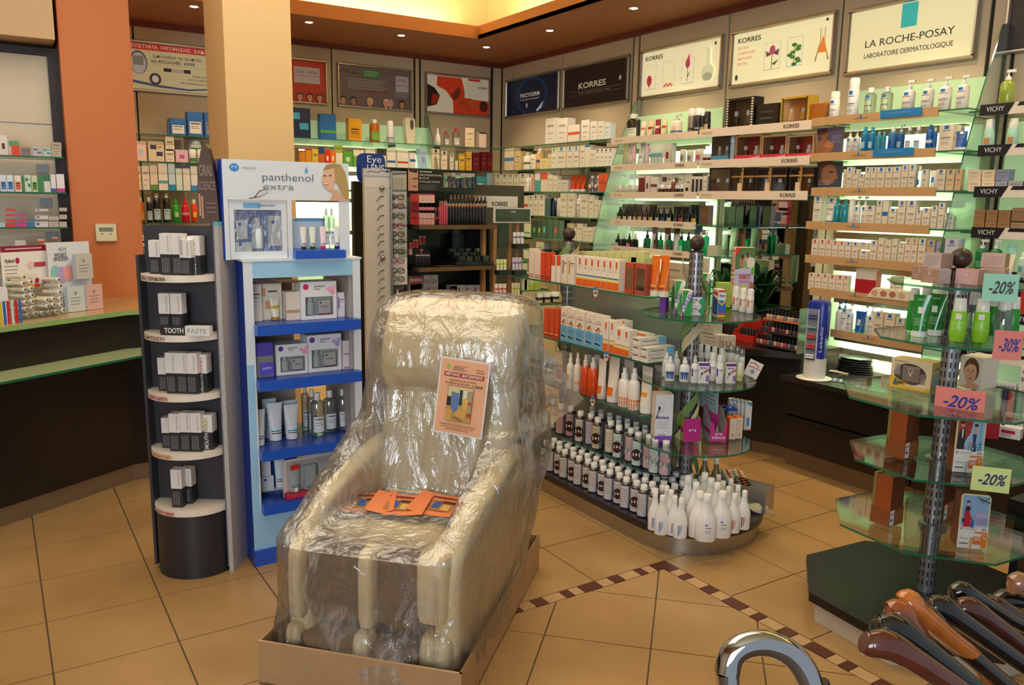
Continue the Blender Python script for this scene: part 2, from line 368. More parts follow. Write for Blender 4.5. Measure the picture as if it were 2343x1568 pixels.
KN = {'C': 'carton', 'B': 'bottle', 'P': 'pump_bottle', 'T': 'tube', 'J': 'jar', 'S': 'spray_can', 'D': 'dropper_bottle', 'G': 'gift_box', 'V': 'tapered_bottle', 'U': 'pouch', 'Z': 'pump_spray', 'N': 'necked_bottle', 'R': 'roll_on'}
KC = {'C': 'carton', 'B': 'bottle', 'P': 'bottle', 'T': 'tube', 'J': 'jar', 'S': 'spray can', 'D': 'bottle', 'G': 'gift box', 'V': 'bottle', 'U': 'pouch', 'Z': 'bottle', 'N': 'bottle', 'R': 'bottle'}
KW = {'C': 'carton', 'B': 'bottle', 'P': 'pump bottle', 'T': 'standing tube', 'J': 'squat jar', 'S': 'spray can', 'D': 'dropper bottle', 'G': 'windowed gift box', 'V': 'tapered bottle', 'U': 'crimped pouch', 'Z': 'pump spray bottle', 'N': 'long-necked bottle', 'R': 'roll-on bottle'}
def col_mat(c, k='C'):
    if c.startswith('~'):                                   # see-through body of that colour
        h = c[1:]; return glassy('see_'+h, tuple(.25+.7*x for x in lin(h)), .1, .05, .1)
    if c.startswith('^'): return M(c[1:], .15, coat=.5)
    if c.startswith('$'): return M(c[1:], .3, .45)
    return M(c, .38 if k == 'C' else .28)
def item_parts(kind, w, h, d, c, sty, acc, cap, near, num=0):
    """meshes for one packaged product: list of (part name, mesh); origin at the middle of its base, front towards -Y"""
    key = (kind, round(w, 3), round(h, 3), round(d, 3), c, sty, acc, cap, near, num)
    if key in IC: return IC[key]
    bb = {}; order = []
    def P(n):
        n = n if near else 'body'
        if n not in bb: bb[n] = B(); order.append(n)
        return bb[n]
    mt = col_mat(c, kind); cm = col_mat('f2efe9' if cap in (None, 'x') else cap, 'T'); r = w/2; ry = d/2
    if kind == 'C':
        P('body').box(-r, r, -ry, ry, 0, h, mt); marks(P('print'), -r, r, -ry, 0, h, sty, acc)
    elif kind == 'B' or kind == 'N':
        b = P('body')
        prof = [(r*.9, 0), (r, h*.02), (r, h*.74), (r*.86, h*.79), (r*.42, h*.83), (r*.42, h*.845)] if kind == 'B' else [(r*.92, 0), (r, h*.02), (r, h*.42), (r*.8, h*.56), (r*.45, h*.72), (r*.38, h*.86)]
        z1 = h*(.83 if kind == 'B' else .86)
        b.lathe([(a, z) for a, z in prof], mt, n=14, sy=ry/r); rc = r*(.46 if kind == 'B' else .4)
        P('cap').lathe([(rc, z1), (rc, h*.985), (rc*.85, h)], cm, n=12)
        marks(P('label'), 0, 0, 0, 0, h*(.76 if kind == 'B' else .5), sty, acc, (r, ry))
    elif kind == 'V':
        P('body').lathe([(r*.82, 0), (r*.9, h*.02), (r, h*.25), (r*.86, h*.7), (r*.8, h*.71)], mt, n=16, sy=.7)
        P('cap').lathe([(r*.78, h*.71), (r*.7, h*.985), (r*.62, h)], cm, n=16, sy=.7)
        marks(P('label'), 0, 0, 0, h*.02, h*.66, sty, acc, (r*.95, r*.7))
    elif kind == 'P':
        P('body').lathe([(r*.92, 0), (r, h*.02), (r, h*.62), (r*.85, h*.69), (r*.4, h*.73), (r*.4, h*.76)], mt, n=14, sy=ry/r)
        p = P('pump'); p.lathe([(r*.42, h*.74), (r*.42, h*.82), (r*.16, h*.84), (r*.14, h*.93)], cm, n=10)
        p.box(-r*.25, r*.9, -r*.2, r*.2, h*.93, h, cm)
        marks(P('label'), 0, 0, 0, 0, h*.66, sty, acc, (r, ry))
    elif kind == 'Z':
        P('body').lathe([(r*.92, 0), (r, h*.02), (r*.95, h*.6), (r*.8, h*.68), (r*.45, h*.72)], mt, n=14, sy=ry/r)
        P('cap').lathe([(r*.5, h*.7), (r*.5, h*.84), (r*.34, h*.86), (r*.3, h)], cm, n=12)
        marks(P('label'), 0, 0, 0, h*.03, h*.66, sty, acc, (r*.97, ry*.97))
    elif kind == 'D':
        P('body').lathe([(r*.95, 0), (r, h*.02), (r, h*.58), (r*.4, h*.64)], mt, n=12, sy=ry/r)
        P('cap').lathe([(r*.42, h*.63), (r*.42, h*.78), (r*.26, h*.8), (r*.2, h*.98), (r*.05, h)], cm, n=10)
        marks(P('label'), 0, 0, 0, 0, h*.6, sty, acc, (r, ry))
    elif kind == 'S':
        P('body').lathe([(r*.93, 0), (r, h*.02), (r, h*.68), (r*.9, h*.72)], mt, n=14)
        P('cap').lathe([(r*.92, h*.71), (r*.92, h*.93), (r*.78, h*.985), (r*.3, h)], cm, n=14)
        marks(P('label'), 0, 0, 0, 0, h*.7, sty, acc, (r, r))
    elif kind == 'R':
        P('body').lathe([(r*.93, 0), (r, h*.02), (r, h*.55), (r*.8, h*.62)], mt, n=14)
        P('cap').lathe([(r*.86, h*.6), (r*.84, h*.86), (r*.6, h*.97), (r*.1, h)], cm, n=14)
        marks(P('label'), 0, 0, 0, 0, h*.55, sty, acc, (r, r))
    elif kind == 'J':
        P('body').lathe([(r*.9, 0), (r, h*.06), (r, h*.6)], mt, n=16)
        P('lid').lathe([(r*1.02, h*.6), (r*1.02, h*.96), (r*.95, h)], cm, n=16)
        marks(P('label'), 0, 0, 0, 0, h*.6, sty, acc, (r, r))
    elif kind == 'T':
        P('cap').lathe([(r*.74, 0), (r*.8, h*.01), (r*.8, h*.15)], cm, n=14)
        b = P('body'); rs = []
        for t in (0, .03, .25, .5, .75, .93, 1.0):
            a = r*(.8+.2*t); bq = r*.8*(1-t)+.0012
            rs.append([(a*math.cos(2*math.pi*i/16), bq*math.sin(2*math.pi*i/16), h*(.15+.85*t)) for i in range(16)])
        b.rings(rs, mt); lb = P('label')
        for ch in sty:
            for a0, a1, b0, b1, cc in STY.get(ch, ()):
                m2 = {'k': INK, 'g': GREY}.get(cc) or M(acc, .4)
                def pt(fx, fz):
                    t = min(1, max(0, fz)); a = r*(.8+.2*t); bq = (r*.8*(1-t)+.0012); x = (fx*2-1)*a*.97
                    return (x, -bq*math.sqrt(max(0, 1-(x/a)**2))-.0009, h*(.15+.85*t))
                n = 5
                for i in range(n):
                    fa0 = a0+(a1-a0)*i/n; fb = a0+(a1-a0)*(i+1)/n; nz = 3 if b1-b0 > .2 else 1
                    for q in range(nz):
                        za, zb = b0+(b1-b0)*q/nz, b0+(b1-b0)*(q+1)/nz
                        lb.quad([pt(fa0, za), pt(fb, za), pt(fb, zb), pt(fa0, zb)], m2)
    elif kind == 'U':
        rs = []
        for t in (0, .1, .5, .85, 1):
            bq = ry*(1-.9*abs(t-.35)) if t < 1 else .002
            rs.append([(r*(.9+.1*t)*math.cos(2*math.pi*i/14), bq*math.sin(2*math.pi*i/14), h*t) for i in range(14)])
        P('body').rings(rs, mt); marks(P('print'), -r*.9, r*.9, -ry, 0, h, sty, acc)
    elif kind == 'G':                                        # carton frame, clear window, goods inside
        f = P('frame'); q = .1
        for x0, x1, z0, z1 in ((-r, r, 0, h*.14), (-r, r, h*.84, h), (-r, -r+w*q, h*.14, h*.84), (r-w*q, r, h*.14, h*.84)): f.box(x0, x1, -ry, ry, z0, z1, mt)
        f.box(-r+w*q, r-w*q, ry*.8, ry, h*.14, h*.84, M(acc, .5)); P('window').box(-r+w*q, r-w*q, -ry*.96, -ry*.92, h*.14, h*.84, CLEAR)
        if cap != 'x':
            g = P('bottle'); g.lathe([(w*.13, h*.16), (w*.13, h*.5), (w*.06, h*.56), (w*.06, h*.66)], cm, -w*.2, -ry*.2, 12)
            g2 = P('jar'); g2.box(w*.0, w*.34, -ry*.6, ry*.5, h*.16, h*.44, WHITE)
    res = [(n, bb[n].mesh(n)) for n in order if bb[n].f]; IC[key] = res; return res
def put(kind, loc, rz, w, h, d, c, sty='', acc='1f6fd0', cap=None, near=False, label='', group=None, name=None, cat=None):
    parts = item_parts(kind, w, h, d, c, sty, acc, cap, near)
    nm = name or KN[kind]; ct = cat or KC[kind]
    if len(parts) == 1: return obj(nm, parts[0][1], None, loc, rz, label, ct, group)
    t = thing(nm, label, ct, loc, rz, group)
    for n, me in parts: obj(n, me, t)
    return t
def describe(kind, c, sty, acc, cap):
    c0 = cname(c.strip('~^$')); s = ('clear ' if c[0] == '~' and c0 in ('white', 'grey', 'silver') else ('clear '+c0+' ' if c[0] == '~' else ('shiny ' if c[0] == '$' else '')+c0+' '))+KW[kind]
    for ch in sty:
        if ch in SW and STY.get(ch): s += ' with '+cname(acc)+' '+SW[ch]; break
    else:
        if cap and cap != 'x' and kind not in 'CUG': s += ' with '+cname(cap)+' cap'
    return s
def row(pl, z, where, group, spec, near=False, dmax=.10, back=0., fr=None):
    """spec lines: kind u0 u1 vtop colour [style] [accent] [cap] [*n] [^level height in metres] — fronts stand on the plane"""
    n = 0; ents = []
    for ln in spec.strip().split(';'):
        f = ln.split()
        if not f: continue
        rep = 1; lev = 0.; bk = back
        while f[-1][0] in '*@<':
            if f[-1][0] == '*': rep = int(f[-1][1:])
            elif f[-1][0] == '@': lev = float(f[-1][1:])
            else: bk = back+float(f[-1][1:])
            f = f[:-1]
        k, ua, ub, vt, c = f[0], float(f[1]), float(f[2]), float(f[3]), f[4]
        sty = f[5] if len(f) > 5 and f[5] != '-' else ''; acc = f[6] if len(f) > 6 and f[6] != '-' else '1f6fd0'; cap = f[7] if len(f) > 7 and f[7] != '-' else None
        for i in range(rep):
            a, b = ua+(ub-ua)*i/rep, ua+(ub-ua)*(i+1)/rep; g = (b-a)*.03
            ents.append((k, a+g, b-g, vt, c, sty, acc, cap, lev, bk))
    cnt = {}
    for k, a, b, vt, c, sty, acc, cap, lev, bk in ents:
        ref = z+lev
        s0 = pl.su(a, ref, bk); s1 = pl.su(b, ref, bk); w = abs(s1-s0); um = (a+b)/2
        h = max(.012, pl.sz(um, vt, bk)[1]-ref)
        d = min(dmax, w if k not in 'CG' else max(.03, w*.8)) if k != 'U' else .03
        if k == 'T': d = w
        if k == 'G': d = min(dmax, .07)
        ds = describe(k, c, sty, acc, cap); cnt[ds] = cnt.get(ds, 0)+1
        lb = f'{ds}, {ORD[min(31, cnt[ds]-1)]} {where}'
        loc = pl.at((s0+s1)/2, ref+.0008, bk+d/2+.002)
        put(k, loc, pl.rz, w, h, d, c, sty, acc, cap, near, lb, group); n += 1
    return n
# ---------------------------------------------------------------- wall planes
W2 = Pl(0, -4.22, -1, 0)          # fronts of the goods along the right wall
W2G = Pl(0, -4.36, -1, 0)
W1 = Pl(7.28, 0, 0, -1)
def sheet(name, pl, s0, s1, z, d, label=None, group=None, parent=None, t=.008, frosted=False):
    """glass shelf board"""
    b = B(); w = abs(s1-s0); b.box(-w/2, w/2, 0, d, -t, 0, GEDGE); 
    for f, i in ((0, 0), (1, 1)): b.mi[f] = b.m(GLASS)
    return obj(name, b, parent, pl.at((s0+s1)/2, z, -.01), pl.rz, label, 'shelf' if label else None, group)
GREEN = M('bfe0ac', .35, e=.26, var=.03); SHT = M('d9efc6', .4, e=3.)
def brackets(t, w, d, xs):
    for x in xs:
        obj('bracket', B().slab([(x-.006, -.035), (x+.006, -.035), (x+.006, -.009), (x-.006, -.009)], d*.3, d, M('4a4a48', .4, .8)), t)
def shelf_run(pl, ul, ur, zs, wheres, d, grp, brk=2, strip=None):
    out = []
    for z, wh in zip(zs, wheres):
        s0, s1 = pl.su(ul, z), pl.su(ur, z); o = sheet('glass_shelf', pl, s0, s1, z, d, 'green-edged glass shelf, '+wh, grp)
        w = s1-s0; brackets(o, w, d, [-w*.3, w*.3][:brk]); out.append(o)
    return out
# ================================================================ WALL SIGNS
class Card:
    """flat printed card: local x 0..w from its own left edge, z 0..h"""
    def __init__(s, parent, w, h, y=0., e=0.): s.p = parent; s.w = w; s.h = h; s.b = B(); s.y = y; s.k = 0; s.e = e
    def mt(s, c): return M(c, .5, e=s.e, var=.0) if isinstance(c, str) else c
    def _y(s): s.k += 1; return s.y-.00035*s.k
    def rect(s, x0, z0, x1, z1, c): y = s._y(); s.b.quad([(s.X(x0), y, s.Z(z0)), (s.X(x1), y, s.Z(z0)), (s.X(x1), y, s.Z(z1)), (s.X(x0), y, s.Z(z1))], s.mt(c)); return s
    def X(s, f): return (f-.5)*s.w
    def Z(s, f): return f*s.h
    def ell(s, x, z, rx, rz, c, n=20): s.b.disc(s.X(x), s._y(), s.Z(z), rx*s.w, rz*s.h, s.mt(c), n); return s
    def poly(s, pts, c): y = s._y(); s.b.quad([(s.X(a), y, s.Z(b)) for a, b in pts], s.mt(c)); return s
    def txt(s, t, x, z, h, c, w=None, **k):
        s.k += 1; me = text(t, h*s.h, s.mt(c), w=w and w*s.w, **k); obj('lettering', me, s.p, (s.X(x), s.y-.00035*s.k-.0006, s.Z(z))); return s
    def lines(s, x0, x1, z0, z1, n, c, t=.012):
        for i in range(n):
            z = z1-(z1-z0)*i/max(1, n-1); s.rect(x0, z-t/2, x1-(.07*((i*37) % 3))*(x1-x0), z+t/2, c)
        return s
    def done(s, name='print'): return obj(name, s.b, s.p)
def face_print(c, x, z, r, skin='e0ac84', hair='6a4026', asp=1.):
    """simple printed portrait"""
    c.ell(x+r*.1, z+r*.28*asp, r*.98, r*1.18*asp, hair); c.rect(x-r*.35, z-r*1.5*asp, x+r*.4, z-r*.6*asp, skin); c.ell(x, z, r*.80, r*1.08*asp, skin); c.poly([(x-r*.8, z+r*.35*asp), (x-r*.5, z+r*1.15*asp), (x+r*.7, z+r*1.1*asp), (x+r*.85, z+r*.3*asp), (x+r*.5, z+r*.8*asp), (x-r*.2, z+r*.85*asp)], hair)
    c.ell(x-r*.32, z+r*.2*asp, r*.12, r*.07*asp, '40302a', 8).ell(x+r*.3, z+r*.2*asp, r*.12, r*.07*asp, '40302a', 8)
    c.ell(x, z-r*.5*asp, r*.3, r*.12*asp, 'b04a48', 10).ell(x, z-r*.46*asp, r*.22, r*.05*asp, 'f4f0ea', 8); c.ell(x-r*.02, z-r*.08*asp, r*.08, r*.16*asp, 'c8906c', 8)
ALU = M('b9b2a6', .28, .9)
def sign(pl, u0, u1, z0, z1, bg, label, draw, e=.0, depth=.03, fw_=.024, name='framed_advert'):
    s0, s1 = pl.su(u0, (z0+z1)/2), pl.su(u1, (z0+z1)/2); w = s1-s0; h = z1-z0
    t = thing(name, label, 'sign', pl.at((s0+s1)/2, z0, 0), pl.rz)
    f = B()
    for a, b_, c, d in ((-w/2, w/2, 0, fw_), (-w/2, w/2, h-fw_, h), (-w/2, -w/2+fw_, fw_, h-fw_), (w/2-fw_, w/2, fw_, h-fw_)):
        if b_-a > d-c: f.rings([[(a, 0, c), (b_, 0, c), (b_, 0, d), (a, 0, d)], [(a, -depth*.6, c), (b_, -depth*.6, c), (b_, -depth*.6, d), (a, -depth*.6, d)], [(a+.004, -depth, c+.007), (b_-.004, -depth, c+.007), (b_-.004, -depth, d-.007), (a+.004, -depth, d-.007)]], ALU, sm=False)
        else: f.rings([[(a, 0, c), (b_, 0, c), (b_, 0, d), (a, 0, d)], [(a, -depth*.6, c), (b_, -depth*.6, c), (b_, -depth*.6, d), (a, -depth*.6, d)], [(a+.007, -depth, c), (b_-.007, -depth, c), (b_-.007, -depth, d), (a+.007, -depth, d)]], ALU, sm=False)
    obj('frame', f, t)
    obj('panel', B().box(-w/2+fw_*.7, w/2-fw_*.7, -depth*.45, -.001, fw_*.7, h-fw_*.7, M(bg, .35, e=e, var=.03, sc=2)), t)
    c = Card(t, w-2*fw_, h-2*fw_, -depth*.45-.0006, e); oz = fw_
    c.Z = lambda q: oz+q*c.h
    draw(c)
    if c.b.f: c.done()
    return t
WW2 = Pl(0, -4.626, -1, 0); WW1 = Pl(7.546, 0, 0, -1)
def beaker(c, x, z, w, h, col='9aa0a0'):
    for a in (x-w/2, x+w/2): c.rect(a-.002, z, a+.002, z+h, col)
    c.rect(x-w/2, z, x+w/2, z+.012, col); c.rect(x-w/2, z+h, x+w/2, z+h+.008, col)
def d_lrp(c):
    c.rect(.435, .60, .565, .985, '37b0aa'); c.txt('LA ROCHE-POSAY', .5, .42, .125, '332d2a', w=.72); c.txt('LABORATOIRE DERMATOLOGIQUE', .5, .22, .085, '332d2a', w=.72)
sign(WW2, 1940, 2243, 2.405, 2.80, 'ece3b0', 'large lit cream advert with a turquoise square above grey lettering', d_lrp, .5)
def d_k2(c):
    c.txt('KORRES', .17, .85, .10, '2c2824', w=.25, bold=.012)
    for i, s in enumerate(('ΒΟΤΑΝΑ', 'ΣΥΝΕΡΓΑΣΙΕΣ', 'ΕΚΧΥΛΙΣΕΙΣ', 'ΕΡΕΥΝΑ')): c.txt(s, .05, .70-.105*i, .05, 'b86a3a', align='LEFT')
    beaker(c, .43, .18, .16, .52); c.rect(.425, .2, .432, .48, '4a5a30'); c.poly([(.43, .48), (.36, .56), (.37, .44)], '7a4050'); c.poly([(.43, .5), (.5, .57), (.49, .44)], '6a3848'); c.ell(.43, .56, .03, .09, 'a84a6a'); c.poly([(.43, .3), (.5, .36), (.46, .26)], '4a5a30')
    beaker(c, .66, .18, .15, .54)
    for i in range(9): a = i*.7; c.ell(.66+.045*math.sin(a*1.7), .22+.045*i, .028, .035, '4f7a36' if i % 2 else '3c6a2c', 8)
    c.rect(.657, .2, .663, .6, '4a5a30')
    c.poly([(.86, .2), (.9, .55), (.9, .8), (.905, .8), (.905, .54), (.87, .2)], '6a5444'); c.poly([(.98, .2), (.94, .55), (.94, .8), (.945, .8), (.945, .54), (.99, .2)], '6a5444')
    c.poly([(.88, .35), (.965, .35), (.95, .52), (.925, .66), (.905, .5)], 'e0802a'); c.ell(.955, .93, .012, .03, '3a3430', 10); c.ell(.06, .12, .016, .06, '3a3430', 10)
sign(WW2, 1675, 1914, 2.43, 2.82, 'efe6b4', 'lit cream advert with flower, green sprig and orange flask in beakers', d_k2, .55)
def d_k1(c):
    c.txt('KORRES', .16, .85, .10, '2c2824', w=.24, bold=.012)
    for x in (.12, .37, .62): beaker(c, x, .14, .15, .56)
    c.ell(.11, .34, .035, .12, 'a03040'); c.poly([(.08, .32), (.14, .32), (.11, .16)], 'a03040')
    for i in range(7): c.ell(.32+.017*i, .16+.02*(i % 3), .011, .022, 'd03a3a', 8)
    c.ell(.62, .58, .03, .1, 'a83a58'); c.poly([(.61, .68), (.64, .8), (.645, .6)], 'c03a5a'); c.rect(.618, .18, .624, .5, '4a4440'); c.poly([(.62, .3), (.66, .42), (.63, .28)], '4a5a30')
    c.ell(.87, .32, .075, .17, 'd8d4a8'); c.ell(.87, .22, .06, .09, 'a8a888'); c.rect(.845, .45, .895, .85, 'e0dcb4'); c.ell(.95, .9, .012, .04, '3a3430', 10)
sign(WW2, 1468, 1656, 2.44, 2.825, 'eee5b8', 'lit cream advert with heart, berries and rose in laboratory glasses', d_k1, .5)
def d_kb(c):
    c.txt('KORRES', .46, .5, .15, 'f0ecd8', w=.44, bold=.02); c.rect(.1, .375, .92, .382, '8a867c'); c.rect(.1, .27, .92, .277, '8a867c')
    c.txt('Βότανα   Συνεργασίες   Εκχυλίσεις   Έρευνα', .5, .325, .035, 'a8a498', w=.5); c.ell(.9, .55, .02, .06, 'c8c4b4', 8)
sign(WW2, 1291, 1442, 2.44, 2.825, '241a18', 'black framed advert with white lettering between two thin rules', d_kb, .05)
def d_fz(c):
    for r, col in ((.30, '1b5a9a'), (.285, '0d2038'), (.26, '12406a'), (.25, '0b1c36')): c.ell(.5, .48, r, r*1.75, col, 32)
    c.poly([(.6, .06), (.74, .3), (.7, .1), (.62, .02)], 'c8e8f0'); c.txt('FREZYDERM', .47, .52, .11, 'ecece0', w=.38, bold=.015); c.txt('Η επιστήμη του δέρματος', .47, .40, .05, 'c8ccd0', w=.38); c.txt('f1', .42, .22, .12, 'f4f4ec', bold=.02)
sign(WW2, 1160, 1283, 2.44, 2.825, '0d1c38', 'dark blue framed advert with a glowing blue ring, nearest the corner', d_fz, .12)
sign(WW2, 2306, 2560, 2.405, 2.80, '2a1e1c', 'dark framed advert cut by the picture edge beside the lettered cream one', lambda c: c.txt('VICHY', .6, .5, .2, 'e8e0d0'), .02)
def d_br(c):
    c.poly([(0, 0), (.42, 0), (.40, .3), (.15, .7), (0, .9)], 'e8e2c8'); c.poly([(0, .75), (.12, .65), (.2, .45), (.15, .2), (0, .12)], '1c1210'); c.poly([(.08, .5), (.19, .45), (.14, .22), (.06, .2)], 'a02a18')
    c.poly([(.16, .98), (.55, .98), (.62, .5), (.75, .42), (1, .4), (1, 0), (.42, 0), (.41, .35), (.30, .6), (.15, .72)], 'd8401c'); c.poly([(.38, .5), (.5, .74), (.55, .6), (.48, .38), (.42, .36)], '7a3020')
    c.poly([(.47, .1), (.52, .4), (.62, .36), (.7, .1), (.64, .1), (.58, .3)], 'a84a20'); c.poly([(.62, .38), (.78, .34), (.9, .2), (.78, .18), (.66, .26)], 'c0562a'); c.ell(.92, .25, .07, .16, '5a2018')
    c.rect(.6, .44, 1, .98, 'e4dfc4'); c.txt('KORRES', .9, .76, .05, '2c2824', w=.15, bold=.02); c.rect(.66, .93, .86, .99, 'd0302a')
sign(WW1, 971, 1120, 2.445, 2.845, 'e8e2c8', 'framed advert with orange red close-up figure and dark shape', d_br, .12)
def d_vt(c):
    c.txt('VITAL plus', .13, .85, .11, '3a3238', w=.26); c.rect(.32, .76, .56, .93, '2f8a4a'); c.lines(.34, .54, .8, .9, 3, 'c8d8a0', .015); c.lines(.12, .66, .45, .68, 5, 'a8a09a', .018); c.txt('ΡΩΤΗΣΤΕ ΤΟΝ ΦΑΡΜΑΚΟΠΟΙΟ ΣΑΣ', .5, .38, .04, 'b83a3a', w=.36)
    c.rect(.79, .3, .98, .86, 'b8b4b4'); c.rect(.79, .3, .98, .45, '7a7880'); c.txt('VITAL', .88, .74, .08, 'a84a3a', w=.14); c.rect(.79, .6, .98, .615, 'b83a3a')
    for x, s, h in ((.04, 'c89878', '3a2a24'), (.18, 'b88468', '2a2020'), (.41, 'e0a880', 'e0c088'), (.64, 'e8a080', 'd8d0c8'), (.7, 'e0a088', 'c8a888'), (.87, 'b88468', '2a201c')): face_print(c, x, .10, .045, s, h, 1.9)
sign(WW1, 770, 941, 2.445, 2.845, '726260', 'framed grey brown advert with a row of faces and a green tag', d_vt, .06)
def d_vr(c):
    for x in (.35, .62, .82): c.rect(x-.1, .45, x+.1, .85, 'c8bcb8'); c.txt('VITAL', x, .72, .07, '9a3a3a', w=.15); c.rect(x-.1, .62, x+.1, .63, 'c03030')
    for x in (.3, .45, .6, .75, .9): face_print(c, x, .1, .05, 'd8a078', '4a3024', 1.6)
sign(WW1, 585, 748, 2.445, 2.845, 'c0281e', 'framed red advert showing pale packets, cut by the cream pillar', d_vr, .08)
def d_ac(c):
    c.rect(0, .86, 1, 1, 'd8402c'); c.txt('ΣΥΣΤΗΜΑ  ΜΕΤΡΗΣΗΣ  ΣΑΚΧΑΡΟΥ', .5, .93, .07, 'f4ece0', w=.94, bold=.01); c.txt('Εμπιστευθείτε την αξιοπιστία', .5, .74, .07, '3a3440', w=.5); c.txt('του ACCU-CHEK   AVIVA', .45, .63, .07, '2a2430', w=.46, bold=.01)
    c.ell(.1, .58, .09, .26, '6a6c80'); c.ell(.1, .56, .075, .23, 'c8c8c8'); c.rect(.045, .52, .15, .72, '8a9088'); c.rect(.35, .42, .63, .5, 'c0b8b0'); c.rect(.35, .42, .43, .5, '2a2834'); c.rect(.56, .42, .63, .5, '2a2834')
    c.rect(.2, .56, .9, .565, 'a8a088'); c.txt('Στυλό τρυπήματος', .78, .36, .045, '5a5460'); c.txt('ACCU-CHEK Multiclix', .74, .28, .045, '5a5460'); c.txt('Μοναδικό παγκοσμίως', .66, .2, .04, '5a5460')
    c.ell(.26, .24, .06, .13, '3a3a4c'); c.ell(.26, .24, .035, .08, 'e8e4d8'); c.poly([(0, .14), (.3, .06), (.6, .03), (1, .12), (1, .15), (.6, .07), (.3, .11), (0, .2)], '4a5a8a')
sign(WW1, 286, 520, 2.44, 2.85, 'e0d8a8', 'long cream advert with a red heading and blood glucose meter', d_ac, .16)

# ================================================================ RIGHT WALL SHELVING
gl_grp = 'glass shelves on the advert wall beside the corner'
zs = [2.118, 1.897, 1.69, 1.467, 1.261, 1.05]
shelf_run(W2G, 1127, 1400, zs, [f'{a} from the top between room corner and lit bay' for a in ORD[:6]], .255, gl_grp, 2)
def wq(i): return f'on {ORD[i]} corner-bay shelf from top'
G2 = 'products on the glass shelves of the advert wall'
row(W2G, zs[0], wq(0), G2, 'C 1246 1271 271 efe8e0 l 2f70a8;C 1273 1297 271 efe8e0 l;C 1298 1326 286 efe6da b d85a3a;C 1328 1348 275 f0ebe2 l;C 1349 1365 278 f0ebe2 l;C 1366 1381 278 f0ebe2 l;C 1381 1395 281 e6eef2 l', dmax=.09)
row(W2G, zs[1], wq(1), G2, 'C 1153 1175 340 efdfc4 b 4a90c8;C 1176 1191 346 e6cc94 l;B 1192 1207 349 efe8da b 5a6a2a;B 1208 1221 345 e8ddc4 l 3a3a3a 2a2a2a;B 1222 1233 339 d8b080 b 3a3470;C 1234 1252 363 efe4a8 l;C 1253 1260 353 efd8a8 l;C 1261 1271 338 f0eee2 s 2f9a3c;C 1272 1294 336 efe6d4 s 4a90c8;C 1295 1310 335 f0e8da s 4a90c8 *1;C 1310 1324 334 f0e8da s 4a90c8;C 1325 1337 332 f0e8da l;C 1337 1349 332 f0e8da t 4a90c8;C 1349 1360 343 efe6da l;C 1361 1400 340 f2eee4 s 3a3a8a - *4', dmax=.08)
row(W2G, zs[2], wq(2), G2, 'C 1132 1145 399 e8e0cc s 3a8a7a;C 1147 1160 399 e8e0cc s 3a8a7a;C 1161 1174 399 e8e0cc s 3a8a7a;C 1175 1186 399 e8e0cc s 3a8a7a;C 1187 1203 397 e8e0cc s 3a8a7a;B 1198 1207 401 ece6da l;B 1208 1215 398 ece6da l;C 1215 1222 400 e8a8a0 l;C 1223 1235 397 4fa8a8 h efeee8;C 1236 1252 394 efe0cc h e85a28;C 1253 1263 400 efe4d4 l;C 1264 1274 402 efe4d4 l;C 1275 1284 412 e4dcd0 l;C 1285 1298 412 e4dcd0 l;T 1298 1332 402 $d8501c l c8c0b8 efefef *3;B 1341 1354 402 ~c06050 o e8d8d0;B 1355 1367 402 ~c06050 o e8d8d0;C 1368 1390 398 e0481c b b03010 *2', dmax=.08)
row(W2G, zs[3], wq(3), G2, 'C 1198 1207 448 efe4d4 b d0502a;C 1208 1218 447 ece4d4 s 5a6a80;C 1219 1230 446 ece4d4 s 5a6a80;C 1231 1245 446 ece4d4 s 5a6a80;C 1246 1259 455 20284a;B 1260 1269 452 1c2450 - - e8e8ec;B 1270 1279 444 e8e0dc - - c04040;C 1280 1296 442 ece0d0 l;C 1297 1314 442 ece0d0 l;B 1315 1325 445 ece6dc l;C 1326 1344 445 ece0d0 l;C 1345 1357 448 ece0d0 l;C 1358 1367 458 ece0d0 l;C 1368 1379 460 ece0d0 l', dmax=.09)
row(W2G, zs[4], wq(4), G2, 'C 1198 1214 512 e8e4cc B 4a9a4a;C 1215 1228 506 141312 o 5ac04a;C 1228 1238 506 141312 o c8c83a;C 1238 1251 502 141312 o 4ad0b0;C 1251 1264 502 141312;C 1264 1277 502 141312 o e04a3a;C 1277 1290 504 141312;C 1284 1312 511 ece2c4 l - - *2 <.03;C 1313 1318 521 ece2d0 l;C 1319 1331 512 ece2d0 l;C 1332 1355 520 ece2d0 l - - *2;C 1356 1368 519 ece2d0 l', dmax=.09)
row(W2G, zs[5], wq(5), G2, 'J 1236 1370 571 1a1614 - - 1a1614 *6;C 1225 1243 554 e0d8c8 l;C 1197 1210 570 e8e8d0 t 2f9a3c', dmax=.09)
